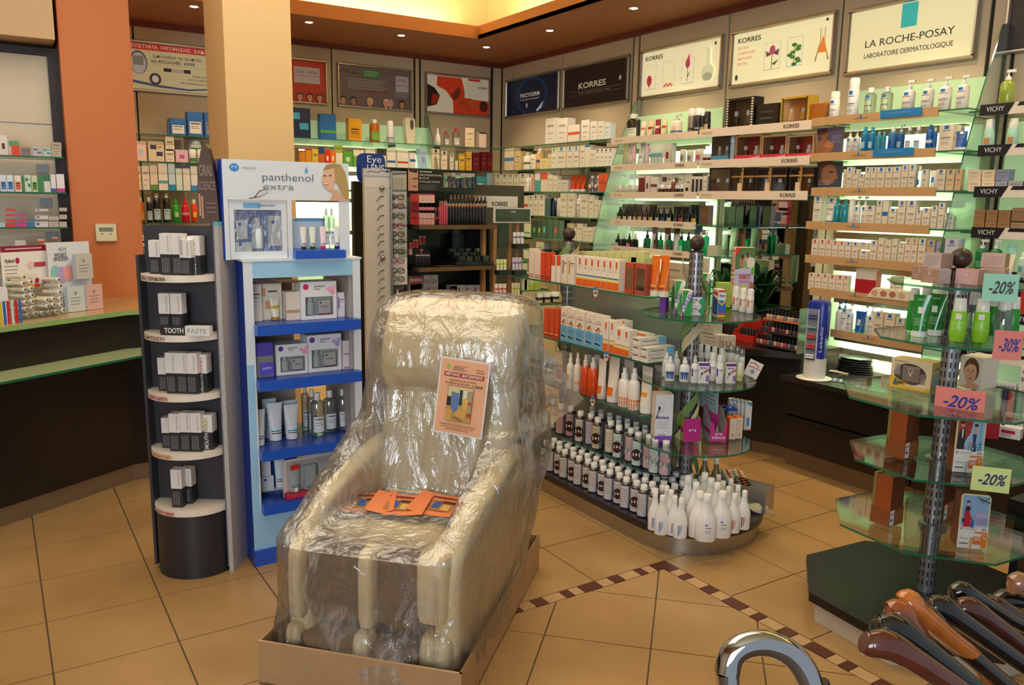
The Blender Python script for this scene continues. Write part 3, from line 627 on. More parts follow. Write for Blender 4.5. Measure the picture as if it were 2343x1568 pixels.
# lamp fittings behind the shelves and green frosted back panels
def back_panel(pl, ul, ur, z0, z1, label, off=.04):
    s0, s1 = pl.su(ul, 1.7), pl.su(ur, 1.7); w = abs(s1-s0)
    return obj('back_panel', B().box(-w/2, w/2, -.008, 0, z0, z1, GREEN), None, pl.at((s0+s1)/2, 0, -off), pl.rz, label, 'panel')
def lamp(pl, ul, ur, z, wh):
    s0, s1 = pl.su(ul, z), pl.su(ur, z); w = abs(s1-s0); t = thing('strip_lamp', 'slim fluorescent strip lamp glowing behind the goods, '+wh, 'lamp', pl.at((s0+s1)/2, z, -.115), pl.rz, 'strip lamps behind the shelves')
    obj('housing', B().box(-w/2, w/2, -.02, .02, -.012, 0, ALU), t)
    obj('lip', B().box(-w/2, w/2, -.024, -.02, -.04, 0, ALU), t); obj('tube', B().tube([(-w/2+.02, 0, -.022), (w/2-.02, 0, -.022)], .009, SHT), t)
    l = area('strip_lamp_glow', (0, .01, -.03), w*.9, 6.5*w, (.90, 1, .72), (math.radians(38), 0, 0), .02); l.parent = t
back_panel(WW2, 1462, 1652, .70, 2.30, 'green frosted back panel behind the white-edged shelves beside the mirror', .035)
back_panel(WW2, 1932, 2262, .70, 2.30, 'green frosted back panel behind the tan-edged skin care shelves', .035)
back_panel(WW2, 2300, 2700, .66, 2.05, 'green frosted back panel behind the black-edged shelves', .035)
for i, z in enumerate((2.035, 1.83, 1.62, 1.41, 1.2)): lamp(WW2, 1470, 1645, z, f'under {ORD[i]} white-edged shelf')
for i, z in enumerate((2.05, 1.845, 1.64, 1.44, 1.24, 1.04, .80)): lamp(WW2, 1940, 2240, z, f'under {ORD[i]} tan-edged shelf')
# white-edged shelf units with lettering
KST = M('efdcc8', .4); TAN = M('c69c6c', .45); NVY = M('12131f', .35)
def strip_shelf(ul, ur, z, mat, label, grp, dep=.4, hs=.048, words=(), pl=W2, small='', name='edged_shelf'):
    s0, s1 = pl.su(ul, z), pl.su(ur, z); w = s1-s0; t = thing(name, label, 'shelf', pl.at((s0+s1)/2, z, 0), pl.rz, grp)
    b = B().box(-w/2, w/2, .004, dep, -.008, 0, GEDGE); b.mi[0] = b.m(GLASS); b.mi[1] = b.m(GLASS); obj('board', b, t)
    obj('edge_strip', B().box(-w/2, w/2, -.004, .002, -hs*.62, hs*.38, mat), t)
    for f, s, h, c, bo in words: letters(t, s, h, M(c, .5), -w/2+w*f, -.0046, -hs*.12, bold=bo)
    return t
KG = 'white-edged shelves on the advert wall'
kz = [2.085, 1.876, 1.665, 1.453, 1.243]
for i, (z, cap_) in enumerate(zip(kz, ('ΠΡΟΣΩΠΟ', 'ΠΡΟΣΩΠΟ', 'ΠΡΟΣΩΠΟ', 'ΣΩΜΑ', 'ΜΑΛΛΙΑ'))):
    strip_shelf(1399-i, 1597-i*1.5, z, KST, f'white-edged glass shelf before the lit green panel, {ORD[i]} from top', KG, words=[(.10, cap_, .014, 'b0a090', 0)]+([(.82, 'KORRES', .019, '2a2622', .01)] if i else []))
for i, z in enumerate(kz[:3]):
    strip_shelf(1601-i, 1858-i*5, z+.003, KST, f'white-edged shelf above the mirror holding gift sets, {ORD[i]} from top', KG, hs=.055, words=[(.08, 'ΠΡΟΣΩΠΟ', .014, 'b0a090', 0), (.84, 'KORRES', .024, '2a2622', .01)])
for i, z in enumerate(kz[3:]):
    s0, s1 = W2.su(1592, z), W2.su(1708-i*60, z); sheet('glass_shelf', W2, s0, s1, z, .4, f'short glass shelf before the mirror, {"upper" if not i else "lower"} one')
def wk(i): return f'on {ORD[i]} white-edged shelf'
def wm(i): return f'on {ORD[i]} shelf above mirror'
GK = 'products on the white-edged shelves'
row(W2, kz[0], wk(0), GK, 'B 1426 1455 262 201614 W e8f0d8 e0e0d8;T 1458 1471 278 efe0c8 b c86a5a efe8e0;T 1473 1488 276 e8c8a0 b 8a2a20 efe8e0;T 1491 1504 273 8a2030 b e8d0b0 efe8e0;T 1505 1519 273 e8d8a8 b c83a2a efe8e0;P 1526 1550 262 efe2cc B 3a6a9a;S 1568 1581 248 8a8070 B 3a2a24;S 1582 1597 247 2a2426 B 8890a0;S 1598 1606 249 20201e B c8c040 efefef;S 1605 1617 255 1c1a1c W c8b890 20201e', dmax=.07, back=.02)
row(W2, kz[1], wk(1), GK, 'T 1420 1428 328 b8b080 - - e8e0d8;T 1429 1438 329 c8c0b0 - - e8e0d8;T 1440 1448 329 e8b8c0;T 1450 1467 328 d8dcd8 B 8aa8a8;T 1469 1479 329 e8c0c8;U 1480 1516 330 e0e8dc b 7ac0c8;C 1517 1533 328 e8e4d4 o 9a2030;U 1550 1566 342 d8dcc8 o 8a9078;U 1566 1583 343 d8dcc8 o 8a9078;U 1584 1606 341 e0dcc8 o d85a70;J 1602 1617 352 6a1a20 - - efece6', dmax=.07, back=.02)
row(W2, kz[2], wk(2), GK, 'J 1404 1449 424 dcdccc W b8c0b0 f0ede4 *3;J 1450 1458 426 a8c8b8;C 1459 1466 403 7a1a28 t efe4e0;C 1466 1473 403 7a1a28 t efe4e0;C 1474 1485 402 efe2e0 o 7a1a28;C 1487 1502 405 efe8dc b 7a1a28;C 1510 1536 398 e8e4d0 p 5a4234 <.05;C 1537 1562 400 e8e4d0 p 6a5244 <.05;C 1565 1581 397 e8e4d0 o 2a2624 <.04;C 1582 1606 398 e8e4d0 h 4a3a34 <.05;J 1487 1500 423 5a2a28;J 1501 1514 423 5a2a28;J 1515 1531 423 5a2a28;B 1532 1540 410 7a4030;J 1540 1559 423 2a2426;C 1562 1579 419 efe6da o 2a2624;C 1580 1588 404 efe6da w 2a2624;C 1589 1597 404 efe6da w 2a2624;C 1598 1606 404 efe6da w 2a2624;C 1607 1616 403 efe6da l', dmax=.06, back=.02)
row(W2, kz[3], wk(3), GK, 'D 1406 1419 473 14120f W b8b090 14120f;D 1420 1431 474 14120f W d8d4c8 14120f;D 1432 1443 473 14120f W e0dcc0 14120f;D 1444 1453 474 3a2a20 W d8b090 14120f;D 1454 1465 473 3a2a20 W d8c070 14120f;D 1467 1477 474 3a2a20 W e0b098 14120f;D 1479 1491 474 14120f W c8b040 14120f;D 1495 1505 475 14120f W c8c0b0 14120f;D 1506 1518 475 10182a W 30405a 14120f;D 1520 1533 475 14120f W d0c080 14120f;D 1536 1546 476 2a2624 W 4a4640 14120f;D 1547 1560 474 2a1814 W b04a30 14120f;D 1561 1574 476 14120f W 2a3a2a 14120f;D 1576 1590 474 14120f W d8b830 14120f;C 1421 1437 467 3a2420 t 8a6a5a <.07;C 1438 1450 467 4a2a24 t 8a6a5a <.07;C 1452 1465 468 4a3a30 t 8a6a5a <.07;C 1467 1482 468 a08078 <.07;C 1484 1499 469 3a2a20 <.07;C 1500 1538 463 b8b89c l <.08;C 1540 1576 469 2a2420 t b8a890 - *2 <.07;C 1580 1597 469 1a1614 <.05;C 1601 1619 470 7a5a3c b 8a6a48 <.03', dmax=.05, back=.02)
row(W2, kz[4], wk(4), GK, 'D 1403 1413 534 14100f W c8c0b8 14120f;D 1415 1427 534 1c1416 14120f;D 1428 1439 534 1c1416 W e0708a 14120f;D 1440 1453 534 141414;D 1467 1481 528 0d7a48 W 2a4a4a 14120f;T 1482 1497 516 efe8dc h b070a8 <.04;D 1491 1500 532 3a3030 W 7a3a4a 14120f;D 1500 1510 532 0d9a58 W 1a5a3a 14120f;T 1510 1526 517 efe8dc h 8a4a3a <.04;D 1518 1531 532 0d7a48 W 7a3a30 14120f;T 1530 1547 516 f2ede2 h 6a4a30 <.04;D 1546 1558 531 0db070 W a8d8b8 14120f;D 1560 1575 531 0d8a58 W 3a6a4a 14120f;T 1576 1596 515 ecece4 h 6a88a0 <.04;B 1593 1602 532 0da868;B 1603 1614 531 0dc078;C 1616 1640 562 c8ccb0 @.0', dmax=.05, back=.02)
# gift sets
def gift(u0, u1, vt, z, c1, c2, inner, lab, sty='frame', pl=W2, lev=0, blister=True):
    s0, s1 = pl.su(u0, z), pl.su(u1, z); w = s1-s0; h = pl.sz((u0+u1)/2, vt, 0)[1]-z; t = thing('gift_box', lab, 'gift box', pl.at((s0+s1)/2, z+.001, .01), pl.rz, 'gift sets above the mirror')
    d = .09; f = B(); f.box(-w/2, w/2, d*.9, d, 0, h, M(c2)); f.box(-w/2, w/2, 0, d*.9, 0, h*.10, M(c1)); f.box(-w/2, w/2, 0, d*.9, h*.93, h, M(c1)); f.box(-w/2, -w/2+w*.06, 0, d*.9, h*.1, h*.93, M(c1)); f.box(w/2-w*.06, w/2, 0, d*.9, h*.1, h*.93, M(c1))
    if sty == 'zig':
        for i in range(12):
            for sx in (-1, 1):
                x = sx*w*.43; z_ = h*(.04+.08*i); f.quad([(x-w*.05, -.0006, z_), (x+w*.05, -.0006, z_), (x, -.0006, z_+h*.055)], M('efe4c8' if c1 == '1a1512' else '1a1512'))
    if sty == 'fold': f.box(-w/2, w/2, -.004, 0, 0, h*.26, M(inner[0])); f.quad([(-w*.48, -.0045, h*.04), (w*.48, -.0045, h*.22), (w*.48, -.0045, h*.04)], M(inner[1]))
    obj('frame', f, t); k = 0
    for q, cc in enumerate(inner[-1]):
        x = (q-(len(inner[-1])-1)/2)*w*.42
        g = B().lathe([(w*.085, h*.2), (w*.09, h*.22), (w*.09, h*.42), (w*.05, h*.46)], M(cc, .25), x, d*.35, 12); obj('bottle', g, t)
        obj('cap', B().lathe([(w*.06, h*.45), (w*.055, h*.6)], WHITE, x, d*.35, 10), t)
    if blister: obj('window', B().box(-w*.44, w*.44, .002, .004, h*.1, h*.93, CLEAR), t)
    return t
gift(1655, 1720, 224, kz[0], '1a1512', '6a5a48', ('', '', ['3a2a1c', '6a6458']), 'black and cream zigzag gift box with a dark bottle', 'zig')
gift(1781, 1845, 221, kz[0], 'c8a030', 'e0782a', ('', '', ['e8a080', 'e0a020']), 'orange gift box with black and yellow patterned rim', 'zig')
row(W2, kz[0], wm(0), GK, 'C 1726 1778 238 141110 l;C 1850 1884 238 a8601c;C 1880 1892 232 c08a60 <.05', dmax=.06, back=.02)
gift(1624, 1664, 309, kz[1], '22304a', '28303c', ('3f8fb8', '3f8fb8', ['8a98a0', '8a7a6a']), 'dark gift box with a bright blue foot, beside red ones', 'fold')
row(W2, kz[1], wm(1), GK, 'C 1664 1677 311 b8ccd8 l', dmax=.07, back=.02)
for a, b, n_ in ((1678, 1737, 'first'), (1738, 1795, 'second'), (1797, 1857, 'third')):
    gift(a, b, 309, kz[1], 'a08058' if n_ == 'first' else 'b08a68', 'a81a2c', ('c83048', 'f08aa0', ['5a2024', 'f0e0e0']), f'red and pink windowed cosmetics gift box, {n_} past the dark blue one', 'fold')
for a, b, n_ in ((1618, 1668, 'first'), (1670, 1721, 'second'), (1723, 1795, 'third'), (1801, 1856, 'fourth')):
    t = gift(a, b, 384, kz[2], '1c1614', '241c1a', ('', '', ['3a3430', '3a3430']), f'black gift box on the lowest shelf above the mirror, {n_} from the green panel', 'plain')
    if n_ != 'first':
        s0, s1 = W2.su(a, kz[2]), W2.su(b, kz[2]); w = s1-s0
        r_ = B().box(-w/2-.001, w/2+.001, -.003, -.001, .11, .122, M('a8804a')); r_.box(-w*.05, w*.03, -.004, -.001, 0, .2, M('a8804a'))
        for a_ in range(6): r_.tube([(0, -.004, .115), (.03*math.cos(a_), -.012, .115+.03*math.sin(a_)), (.002, -.005, .11)], .0025, M('b8945a'), 5)
        obj('raffia_bow', r_, t); tg = B().box(-.035, .0, -.009, -.007, .01, .075, M('e0c8a0')); obj('tag', tg, t)
# mirror between the bays
mi = thing('mirror', 'large wall mirror under the gift sets between the two lit bays', 'mirror')
s0, s1 = WW2.su(1652, 1.3), WW2.su(1868, 1.3)
obj('glass', B().box(-(s1), -s0, YW, YW+.008, .7, 1.66, M('d8dcd8', .02, 1., var=0.)), mi)
# glass fins beside the lit bays
FIN = glassy('fin_glass', (.72, .86, .74), .1, .1, .22)
def fin(x, y0, y1, zt, zb, label):
    pr = [(y0, zb), (y1, zb)]+[(y1+(y0-y1)*(t**1.6)*.85, zb+(zt-zb)*(.05+.95*t)) for t in (0, .2, .4, .6, .8, 1)]+[(y0, zt+.02)]
    b = B(); k = len(pr); b.v = [(x-.004, p[0], p[1]) for p in pr]+[(x+.004, p[0], p[1]) for p in pr]
    b.face(list(range(k)), FIN); b.face(list(range(k, 2*k)), FIN)
    for i in range(k): b.face([i, (i+1) % k, k+(i+1) % k, k+i], GEDGE)
    return obj('glass_fin', b, None, label=label, cat='glass panel')
fin(5.33, YW, -4.15, 2.42, 1.0, 'frosted glass fin between corner shelves and white-edged bay')
fin(2.42, YW, -4.12, 2.55, .75, 'tall frosted glass fin between tan-edged and black-edged shelves')
# tan-edged skin care shelves
TG = 'tan-edged skin care shelves'
tz = [2.10, 1.893, 1.689, 1.489, 1.286, 1.09, .855]
tu = [(1859, 2149), (1856, 2141), (1857, 2143), (1845, 2128), (1843, 2120), (1853, 2125), (1901, 2121)]
for i, (z, (a, b)) in enumerate(zip(tz, tu)):
    t = strip_shelf(a, b, z, TAN, f'tan-edged skin care shelf, {ORD[i]} from top', TG, words=[(.42, 'LA ROCHE-POSAY', .008, '8a6a48', 0)])
    w = W2.su(b, z)-W2.su(a, z); obj('logo', B().box(-w*.09, -w*.075, -.0055, -.004, -.006, .012, LRB), t)
    sheet('glass_shelf', W2, W2.su(b, z), W2.su(b, z)+.16, z, .4, f'bare green end of {ORD[i]} tan-edged shelf')
    if i < 2:
        bl = B(); c = obj('shelf_sign', B().box(-.12, .12, -.012, -.009, -.03, .012, M('1a80c4', .4)), None, W2.at(W2.su(2063 if i == 0 else 2045, z), z+.012, 0), W2.rz, f'blue slim sign clipped to the {ORD[i]} tan-edged shelf', 'sign')
        letters(c, 'ΦΡΟΝΤΙΔΑ ΠΡΟΣΩΠΟΥ', .008, M('7ac0e8'), 0, -.0126, -.008)
def wt(i): return f'on {ORD[i]} tan-edged shelf'
GT = 'products on the tan-edged shelves'
row(W2, tz[0], wt(0), GT, 'S 1890 1910 209 efefec s;S 1930 1953 178 efefec s;B 1968 1993 201 ~e8ecd8 s 1f7fc8;B 2005 2031 199 ~e8ecd8 s 1f7fc8;P 2054 2082 184 efe9df s 1f7fc8;P 2098 2125 181 efe9df s 1f7fc8;P 2137 2166 176 efe9df s 1f7fc8;P 2178 2206 172 efe9df s 1f7fc8', dmax=.06, back=.02)
row(W2, tz[1], wt(1), GT, 'P 1930 1944 297 efe9df s 1f6fd0;P 1945 1960 297 efe9df s 1f6fd0;B 1962 1978 291 1a7fb4 o c8e0ec 3a9ac8;B 1979 1995 291 1a7fb4 o c8e0ec 3a9ac8;B 1997 2010 301 3a9ab4 - - 6ab8c8;B 2011 2021 301 3a9ab4 - - 6ab8c8;B 2023 2043 291 3a78b4 o 1f4fc0;P 2044 2061 286 1f5fa8 o a8c8e0 c8d8e0;B 2064 2080 289 ~c8dcd8 W e8ece8;B 2083 2101 288 ~d8e8dc W c8dce8;B 2110 2128 286 1a62b0 b e8eef4 1a62b0;B 2128 2138 292 1a62b0 - - c8d8e0;C 2143 2178 286 efe2cc s;C 2179 2194 288 e8dcc8 l <.02;T 2176 2204 300 1a58a8 s e8ecf0 e8e8ec <-.04', dmax=.06, back=.02)
row(W2, tz[2], wt(2), GT, 'C 1926 1932 388 ecdcc4 l;C 1933 1946 383 efe0c8 s;C 1947 1960 388 efe0c8 s;C 1962 1974 398 efe0c8 s;C 1975 1987 383 efe0c8 s;C 1988 2001 383 efe0c8 s;C 2002 2021 383 efe0c8 s;C 2022 2038 383 efe0c8 s;C 2039 2057 382 efe0c8 s;C 2058 2073 378 efe0c8 s;C 2074 2090 377 efe0c8 s;B 2091 2103 380 ~dce8dc o;C 2104 2118 388 efe0c8 s;T 2120 2137 390 f2ede2 o;C 2138 2159 388 e8dcc0 s;C 2161 2180 388 d8c098 s;C 2182 2196 388 d8b488 s', dmax=.06, back=.02)
row(W2, tz[3], wt(3), GT, 'C 1857 1876 449 efe4d2 s;T 1879 1902 453 efe9dc s 1f6fd0 2a7ab8;B 1900 1915 456 ^1f8fa0 - - 2a9ab0;B 1916 1933 456 ^1f8fa0 - - 2a9ab0;S 1935 1948 456 efece4;P 1949 1962 450 efe9df s;P 1964 1978 450 efe9df s;C 1975 1998 471 efe2cc s;C 2001 2014 459 efe2cc s;C 2015 2028 460 efe2cc b;C 2030 2048 477 efe2cc s;C 2049 2067 459 efe2cc s;C 2069 2091 459 efe2cc s;C 2092 2104 480 efe2cc s;C 2106 2124 476 efe2cc s;C 2126 2140 471 efe2cc s;C 2142 2156 464 efe2cc s;C 2158 2168 487 efe2cc s;C 2169 2178 496 e4e0cc s', dmax=.06, back=.02)
row(W2, tz[4], wt(4), GT, 'C 1854 1869 548 efdcc8 s d02a30;C 1871 1885 548 efdcc8 s d02a30;C 1887 1899 549 efdcc8 s d02a30;C 1901 1914 551 efdcc8 s d02a30;C 1916 1929 552 efdcc8 s d02a30;C 1931 1944 553 efdcc8 s;C 1946 1961 554 efdcc8 s;C 1963 1985 575 efdcc8 s;C 1963 1985 556 efdcc8 s - @.067;C 1987 2003 551 efdcc8 s;C 2005 2018 545 efdcc8 l;C 2019 2035 549 e8d8c0 l;C 2036 2049 547 e8dcc4 l;C 2051 2065 555 efdcc8 s b8a890;C 2066 2094 545 efdcc8 s a89078 - *2;C 2096 2113 546 efdcc8 s;C 2115 2134 550 c8b498 s;C 2137 2153 553 a8a8d0 l', dmax=.06, back=.02)
row(W2, tz[4], 'on fifth tan shelf end', GT, 'C 2155 2187 547 c8ccd8 s 6a78a0', dmax=.08, back=-.02)
row(W2, tz[5], wt(5), GT, 'C 1847 1860 625 efdcc4 s d02a30;C 1862 1876 626 efdcc4 s d02a30;C 1878 1891 627 efdcc4 s d02a30;C 1893 1909 629 efdcc4 s d02a30;C 1910 1927 630 efdcc4 s d02a30;C 1928 1938 631 efdcc4 s d02a30;C 1952 2002 617 b01c2c h d8c8c0;C 2032 2044 632 efdcc4 s d02a30;C 2045 2057 632 efdcc4 s d02a30', dmax=.05, back=.02)
row(W2, tz[6], wt(6), GT, 'P 1905 1918 690 efe9e2 - - 1a5aa8;P 1919 1931 688 efe9e2 - - 1a5aa8 <.05;T 1909 1932 706 f2ede6 s 1f6fd0 efefef;P 1931 1944 695 efe9e2 s;T 1945 1970 713 1f5fa8 o c8dcec 3aa8c0;P 1968 1979 700 efe9df <.04;P 1978 1994 699 efe9df s;C 1993 2016 714 efdcc4 s;P 2000 2014 699 efe9df <.06;C 2018 2043 717 efdcc4 s;C 2045 2064 728 efdcc4 s 1f6fd0;C 2065 2074 760 efdcc4 s;C 2085 2100 775 efdcc4 s;C 2104 2122 777 efdcc4 s', dmax=.06, back=.02)
# posters and testers
def card_thing(name, pl, u0, u1, z0, z1, bg, label, draw, back=0., cat='poster', t_=.004, e=0., tilt=0.):
    s0, s1 = pl.su(u0, z0, back), pl.su(u1, z0, back); w = s1-s0; h = z1-z0
    t = thing(name, label, cat, pl.at((s0+s1)/2, z0, back), pl.rz)
    if tilt: t.rotation_euler = (tilt, 0, pl.rz)
    obj('board', B().box(-w/2, w/2, 0, t_, 0, h, M(bg, .45, e=e, var=.02)), t)
    c = Card(t, w, h, -.0003, e); draw(c)
    if c.b.f: c.done()
    return t
def d_p1(c):
    c.poly([(0, 0), (.1, .45), (.3, .6), (.45, .5), (.7, .35), (.65, .1), (.5, 0)], 'a86848'); c.ell(.3, .75, .16, .18, 'a06040'); c.ell(.22, .86, .2, .12, '4a2a20'); c.ell(.5, .3, .16, .14, 'b87850'); c.lines(.6, .95, .4, .65, 4, '9a9aba', .02)
card_thing('beauty_poster', W2, 1866, 1926, 1.915, 2.06, '5a5470', 'small poster of a bare-shouldered figure on the second tan-edged shelf', d_p1, .05)
def d_p2(c):
    c.ell(.4, .6, .42, .5, '5a3c30'); c.ell(.5, .5, .3, .42, '9a6a50'); c.ell(.58, .6, .1, .04, '40302a', 10); c.poly([(.75, .55), (.88, .35), (.72, .3)], '9a6a50'); c.lines(.1, .6, .1, .25, 3, 'b8a8a0', .02)
card_thing('beauty_poster', W2, 1866, 1924, 1.712, 1.86, '3a4258', 'small dark poster of a face in profile on third tan-edged shelf', d_p2, .05)
tt = thing('makeup_tester_stand', 'sloping cream tester stand with round make-up samples, sixth tan-edged shelf', 'display stand', W2.at(W2.su(2032, tz[5]), tz[5]+.001, 0), W2.rz)
obj('body', B().slab([(-.13, 0), (.13, 0), (.13, .055), (-.09, .055)], -.01, .09, CREAM), tt)
for i, c_ in enumerate(('d8a080', 'c07050', 'b86a50', 'd8b090')): obj('sample', B().disc(-.08+.055*i, -.0115, .028, .02, .017, M(c_)), tt)
# black-edged shelves at the picture's right
vz = [2.082, 1.885, 1.683, 1.481, 1.27, 1.07, .865]
VG = 'black-edged shelves past the glass fin'
for i, z in enumerate(vz):
    ul = (2243, 2238, 2229, 2223, 2290, 2290, 2198)[i]; s0 = W2.su(ul, z); w = 1.35; t = thing('edged_shelf', f'glass shelf with black and white edge strip, {ORD[i]} from top past the fin', 'shelf', W2.at(s0+w/2, z, 0), W2.rz, VG)
    b = B().box(-w/2-.06, w/2, .004, .4, -.008, 0, GEDGE); b.mi[0] = b.m(GLASS); b.mi[1] = b.m(GLASS); obj('board', b, t)
    g = B(); g.box(-w/2, w/2, -.003, .002, -.028, .026, M('e8dcd0', .4)); g.quad([(-w/2, -.0035, -.028), (-w/2+.135, -.0035, -.028), (-w/2+.165, -.0035, .026), (-w/2, -.0035, .026)], NVY); g.quad([(-w/2+.175, -.0035, .008), (w/2, -.0035, .008), (w/2, -.0035, .026), (-w/2+.187, -.0035, .026)], NVY)
    obj('edge_strip', g, t); letters(t, 'VICHY', .024, M('d8d8dc'), -w/2+.075, -.0044, 0, w=.085)
def wv(i): return f'on {ORD[i]} black-edged shelf'
GV = 'products on the black-edged shelves'
row(W2, vz[0], wv(0), GV, 'P 2275 2309 160 ^8a9c3a - - efefe8', dmax=.06, back=.02)
row(W2, vz[1], wv(1), GV, 'V 2238 2266 273 a8d0c4 o d89a50 e8e8e0;V 2291 2320 271 a8d0c4 o d89a50 e8e8e0;V 2337 2366 270 a8d0c4 o d89a50 e8e8e0', dmax=.06, back=.02)
row(W2, vz[2], wv(2), GV, 'C 2212 2242 414 ead4b8 l;C 2243 2273 414 ecd8b8 l;C 2274 2302 415 9aa0b8 l;C 2303 2338 415 a0a0a8 l;C 2340 2370 415 9aa0b8 l;C 2212 2243 389 ead4b8 l - @.054;C 2244 2275 389 ecd8b8 l - @.054;C 2276 2308 388 9098b4 l - @.054', dmax=.07, back=.01)
row(W2, vz[3], wv(3), GV, 'C 2224 2250 507 $b08a60 l;C 2251 2278 507 $b08a60 l;C 2279 2308 507 $b08a60 l;C 2309 2340 507 $b89a7a l;C 2226 2252 480 $b08a60 l - @.054;C 2254 2280 481 $b08a60 l - @.054;C 2282 2310 481 $b08a60 l - @.054;C 2312 2345 476 $b08a68 l - @.054', dmax=.07, back=.01)
row(W2, vz[4], wv(4), GV, 'P 2219 2249 548 0c6a3a o 4a9a6a efefe8;P 2251 2280 548 0c6a3a o 4a9a6a efefe8;T 2290 2315 556 efe0c4 h 8ad0c0 efece6;B 2321 2340 578 b8d8c8 o 5a9a8a e0e8dc', dmax=.06, back=-.02)
row(W2, vz[5], wv(5), GV, 'B 2206 2222 628 5a2a78;B 2230 2246 628 5a2a78;B 2310 2326 628 5a2a78;C 2328 2343 640 c83a28', dmax=.06, back=.02)
# ================================================================ BACK WALL SHELVING
shelf_run(W1, 585, 983, [2.125, 1.897, 1.67], ['upper one on the back wall by the cream pillar', 'middle one on the back wall by the cream pillar', 'lower one on the back wall by the cream pillar'], .26, 'glass shelves on the back wall', 2)
shelf_run(W1, 983, 1128, [2.125, 1.89, 1.67], ['upper one on the back wall by the corner', 'middle one on the back wall by the corner', 'lower one on the back wall by the corner'], .26, 'glass shelves on the back wall', 1)
s0 = W1.su(983, 1.7); s1 = W1.su(690, 1.7)
back_panel(WW1, 600, 975, .70, 2.30, 'green frosted back panel on the back wall by the cream pillar', .035)
lamp(WW1, 640, 960, 2.07, 'upper one by the cream pillar'); lamp(WW1, 640, 960, 1.85, 'second one by the cream pillar'); lamp(WW1, 640, 960, 1.6, 'third one by the cream pillar'); lamp(WW1, 640, 960, 1.3, 'fourth one by the cream pillar')
def finx(y, x0, x1, zt, zb, label):
    pr = [(x0, zb), (x1, zb)]+[(x1+(x0-x1)*(t**1.6)*.85, zb+(zt-zb)*(.05+.95*t)) for t in (0, .2, .4, .6, .8, 1)]+[(x0, zt+.02)]
    b = B(); k = len(pr); b.v = [(p[0], y-.004, p[1]) for p in pr]+[(p[0], y+.004, p[1]) for p in pr]
    b.face(list(range(k)), FIN); b.face(list(range(k, 2*k)), FIN)
    for i in range(k): b.face([i, (i+1) % k, k+(i+1) % k, k+i], GEDGE)
    return obj('glass_fin', b, None, label=label, cat='glass panel')
finx(-3.73, XW, 7.12, 2.42, 1.2, 'frosted glass fin on the back wall beside the soap dispenser')
G1 = 'products on the back wall shelves'
row(W1, 2.125, 'on upper shelf by cream pillar', G1, 'C 660 713 247 141c48 p 3a9ac8;C 733 771 261 1f6ab4 B 5aa83a;C 798 829 272 e0a01c W c88a10;B 849 873 273 ^a85a1c W 7ab03a;S 889 905 276 e8e4e4 B 8a90a0', dmax=.08, back=.03)
t = thing('soap_dispenser', 'cream automatic dispenser standing at the end of the green-lit upper shelf', 'dispenser', W1.at(W1.su(943, 2.125), 2.126, .03), W1.rz)
h = W1.sz(943, 270, .03)[1]-2.125; w = .1
obj('body', B().slab([(-.035, 0), (.04, 0), (.048, h*.6), (.045, h*.95), (.02, h), (-.045, h), (-.056, h*.9), (-.048, h*.45)], 0, .07, M('e6dcc0', .35)), t); obj('screen', B().disc(.012, -.001, h*.74, .018, h*.2, M('4a4c50', .2)), t)
row(W1, 1.897, 'on lower shelf by cream pillar', G1, 'C 676 685 339 7a4a20;C 687 699 345 d88418 t b02818;C 700 714 340 e0981c t b02818;C 715 729 341 e0c04a k;C 730 743 337 c8602a h 1c4878;C 744 756 344 d8301c o efe8e0;C 757 768 345 e8781c o efe8e0;C 769 785 333 efe6d4 h a8b83a;C 786 808 347 5aa83a o e0e8d0;C 809 834 343 7ab04a h efe8d0;C 836 860 341 efe8d8 k;C 863 884 340 ece4d0 h 3a3a40;C 886 906 340 efe8e0 B 2a5aa8;C 909 935 343 efe6dc B c83a30;C 938 952 350 efe8e0 b 2a5aa8;C 959 978 341 b0c8e0 o 7aa8d8', dmax=.08, back=.03)
row(W1, 2.125, 'on upper shelf by corner', G1, 'N 998 1011 294 efece4;B 1018 1030 299 ~d8c8c0 W e8e0d8 c83038;B 1039 1055 293 ~d8c8c0 W e8e0d8 c83038;C 1064 1086 293 ead4b8 l;C 1096 1113 303 ead0c0 t 4a2a24', dmax=.07, back=.03)
row(W1, 1.89, 'on middle shelf by corner', G1, 'C 989 1006 341 ecdcb8 s 2a2a70;C 1010 1024 345 ecdcc0 s 2a2a70;C 1030 1038 352 ece0cc s 2a2a50;C 1042 1048 368 ece0cc;C 1050 1064 352 e0b848 k;C 1066 1080 347 e0b040 k;C 1082 1098 350 70141c l;C 1101 1114 348 70141c l;C 1115 1127 348 70141c l', dmax=.08, back=.03)
row(W1, 1.67, 'on lower shelf by corner', G1, 'C 1088 1112 404 4aa8b8 o c8e0e8;C 1114 1126 396 a8c8e0', dmax=.08, back=.03)
row(W1, 1.67, 'on shelf glimpsed under the blue sign', G1, 'B 800 830 438 4a3018 - - 1a1614 *3', dmax=.05, back=.03)
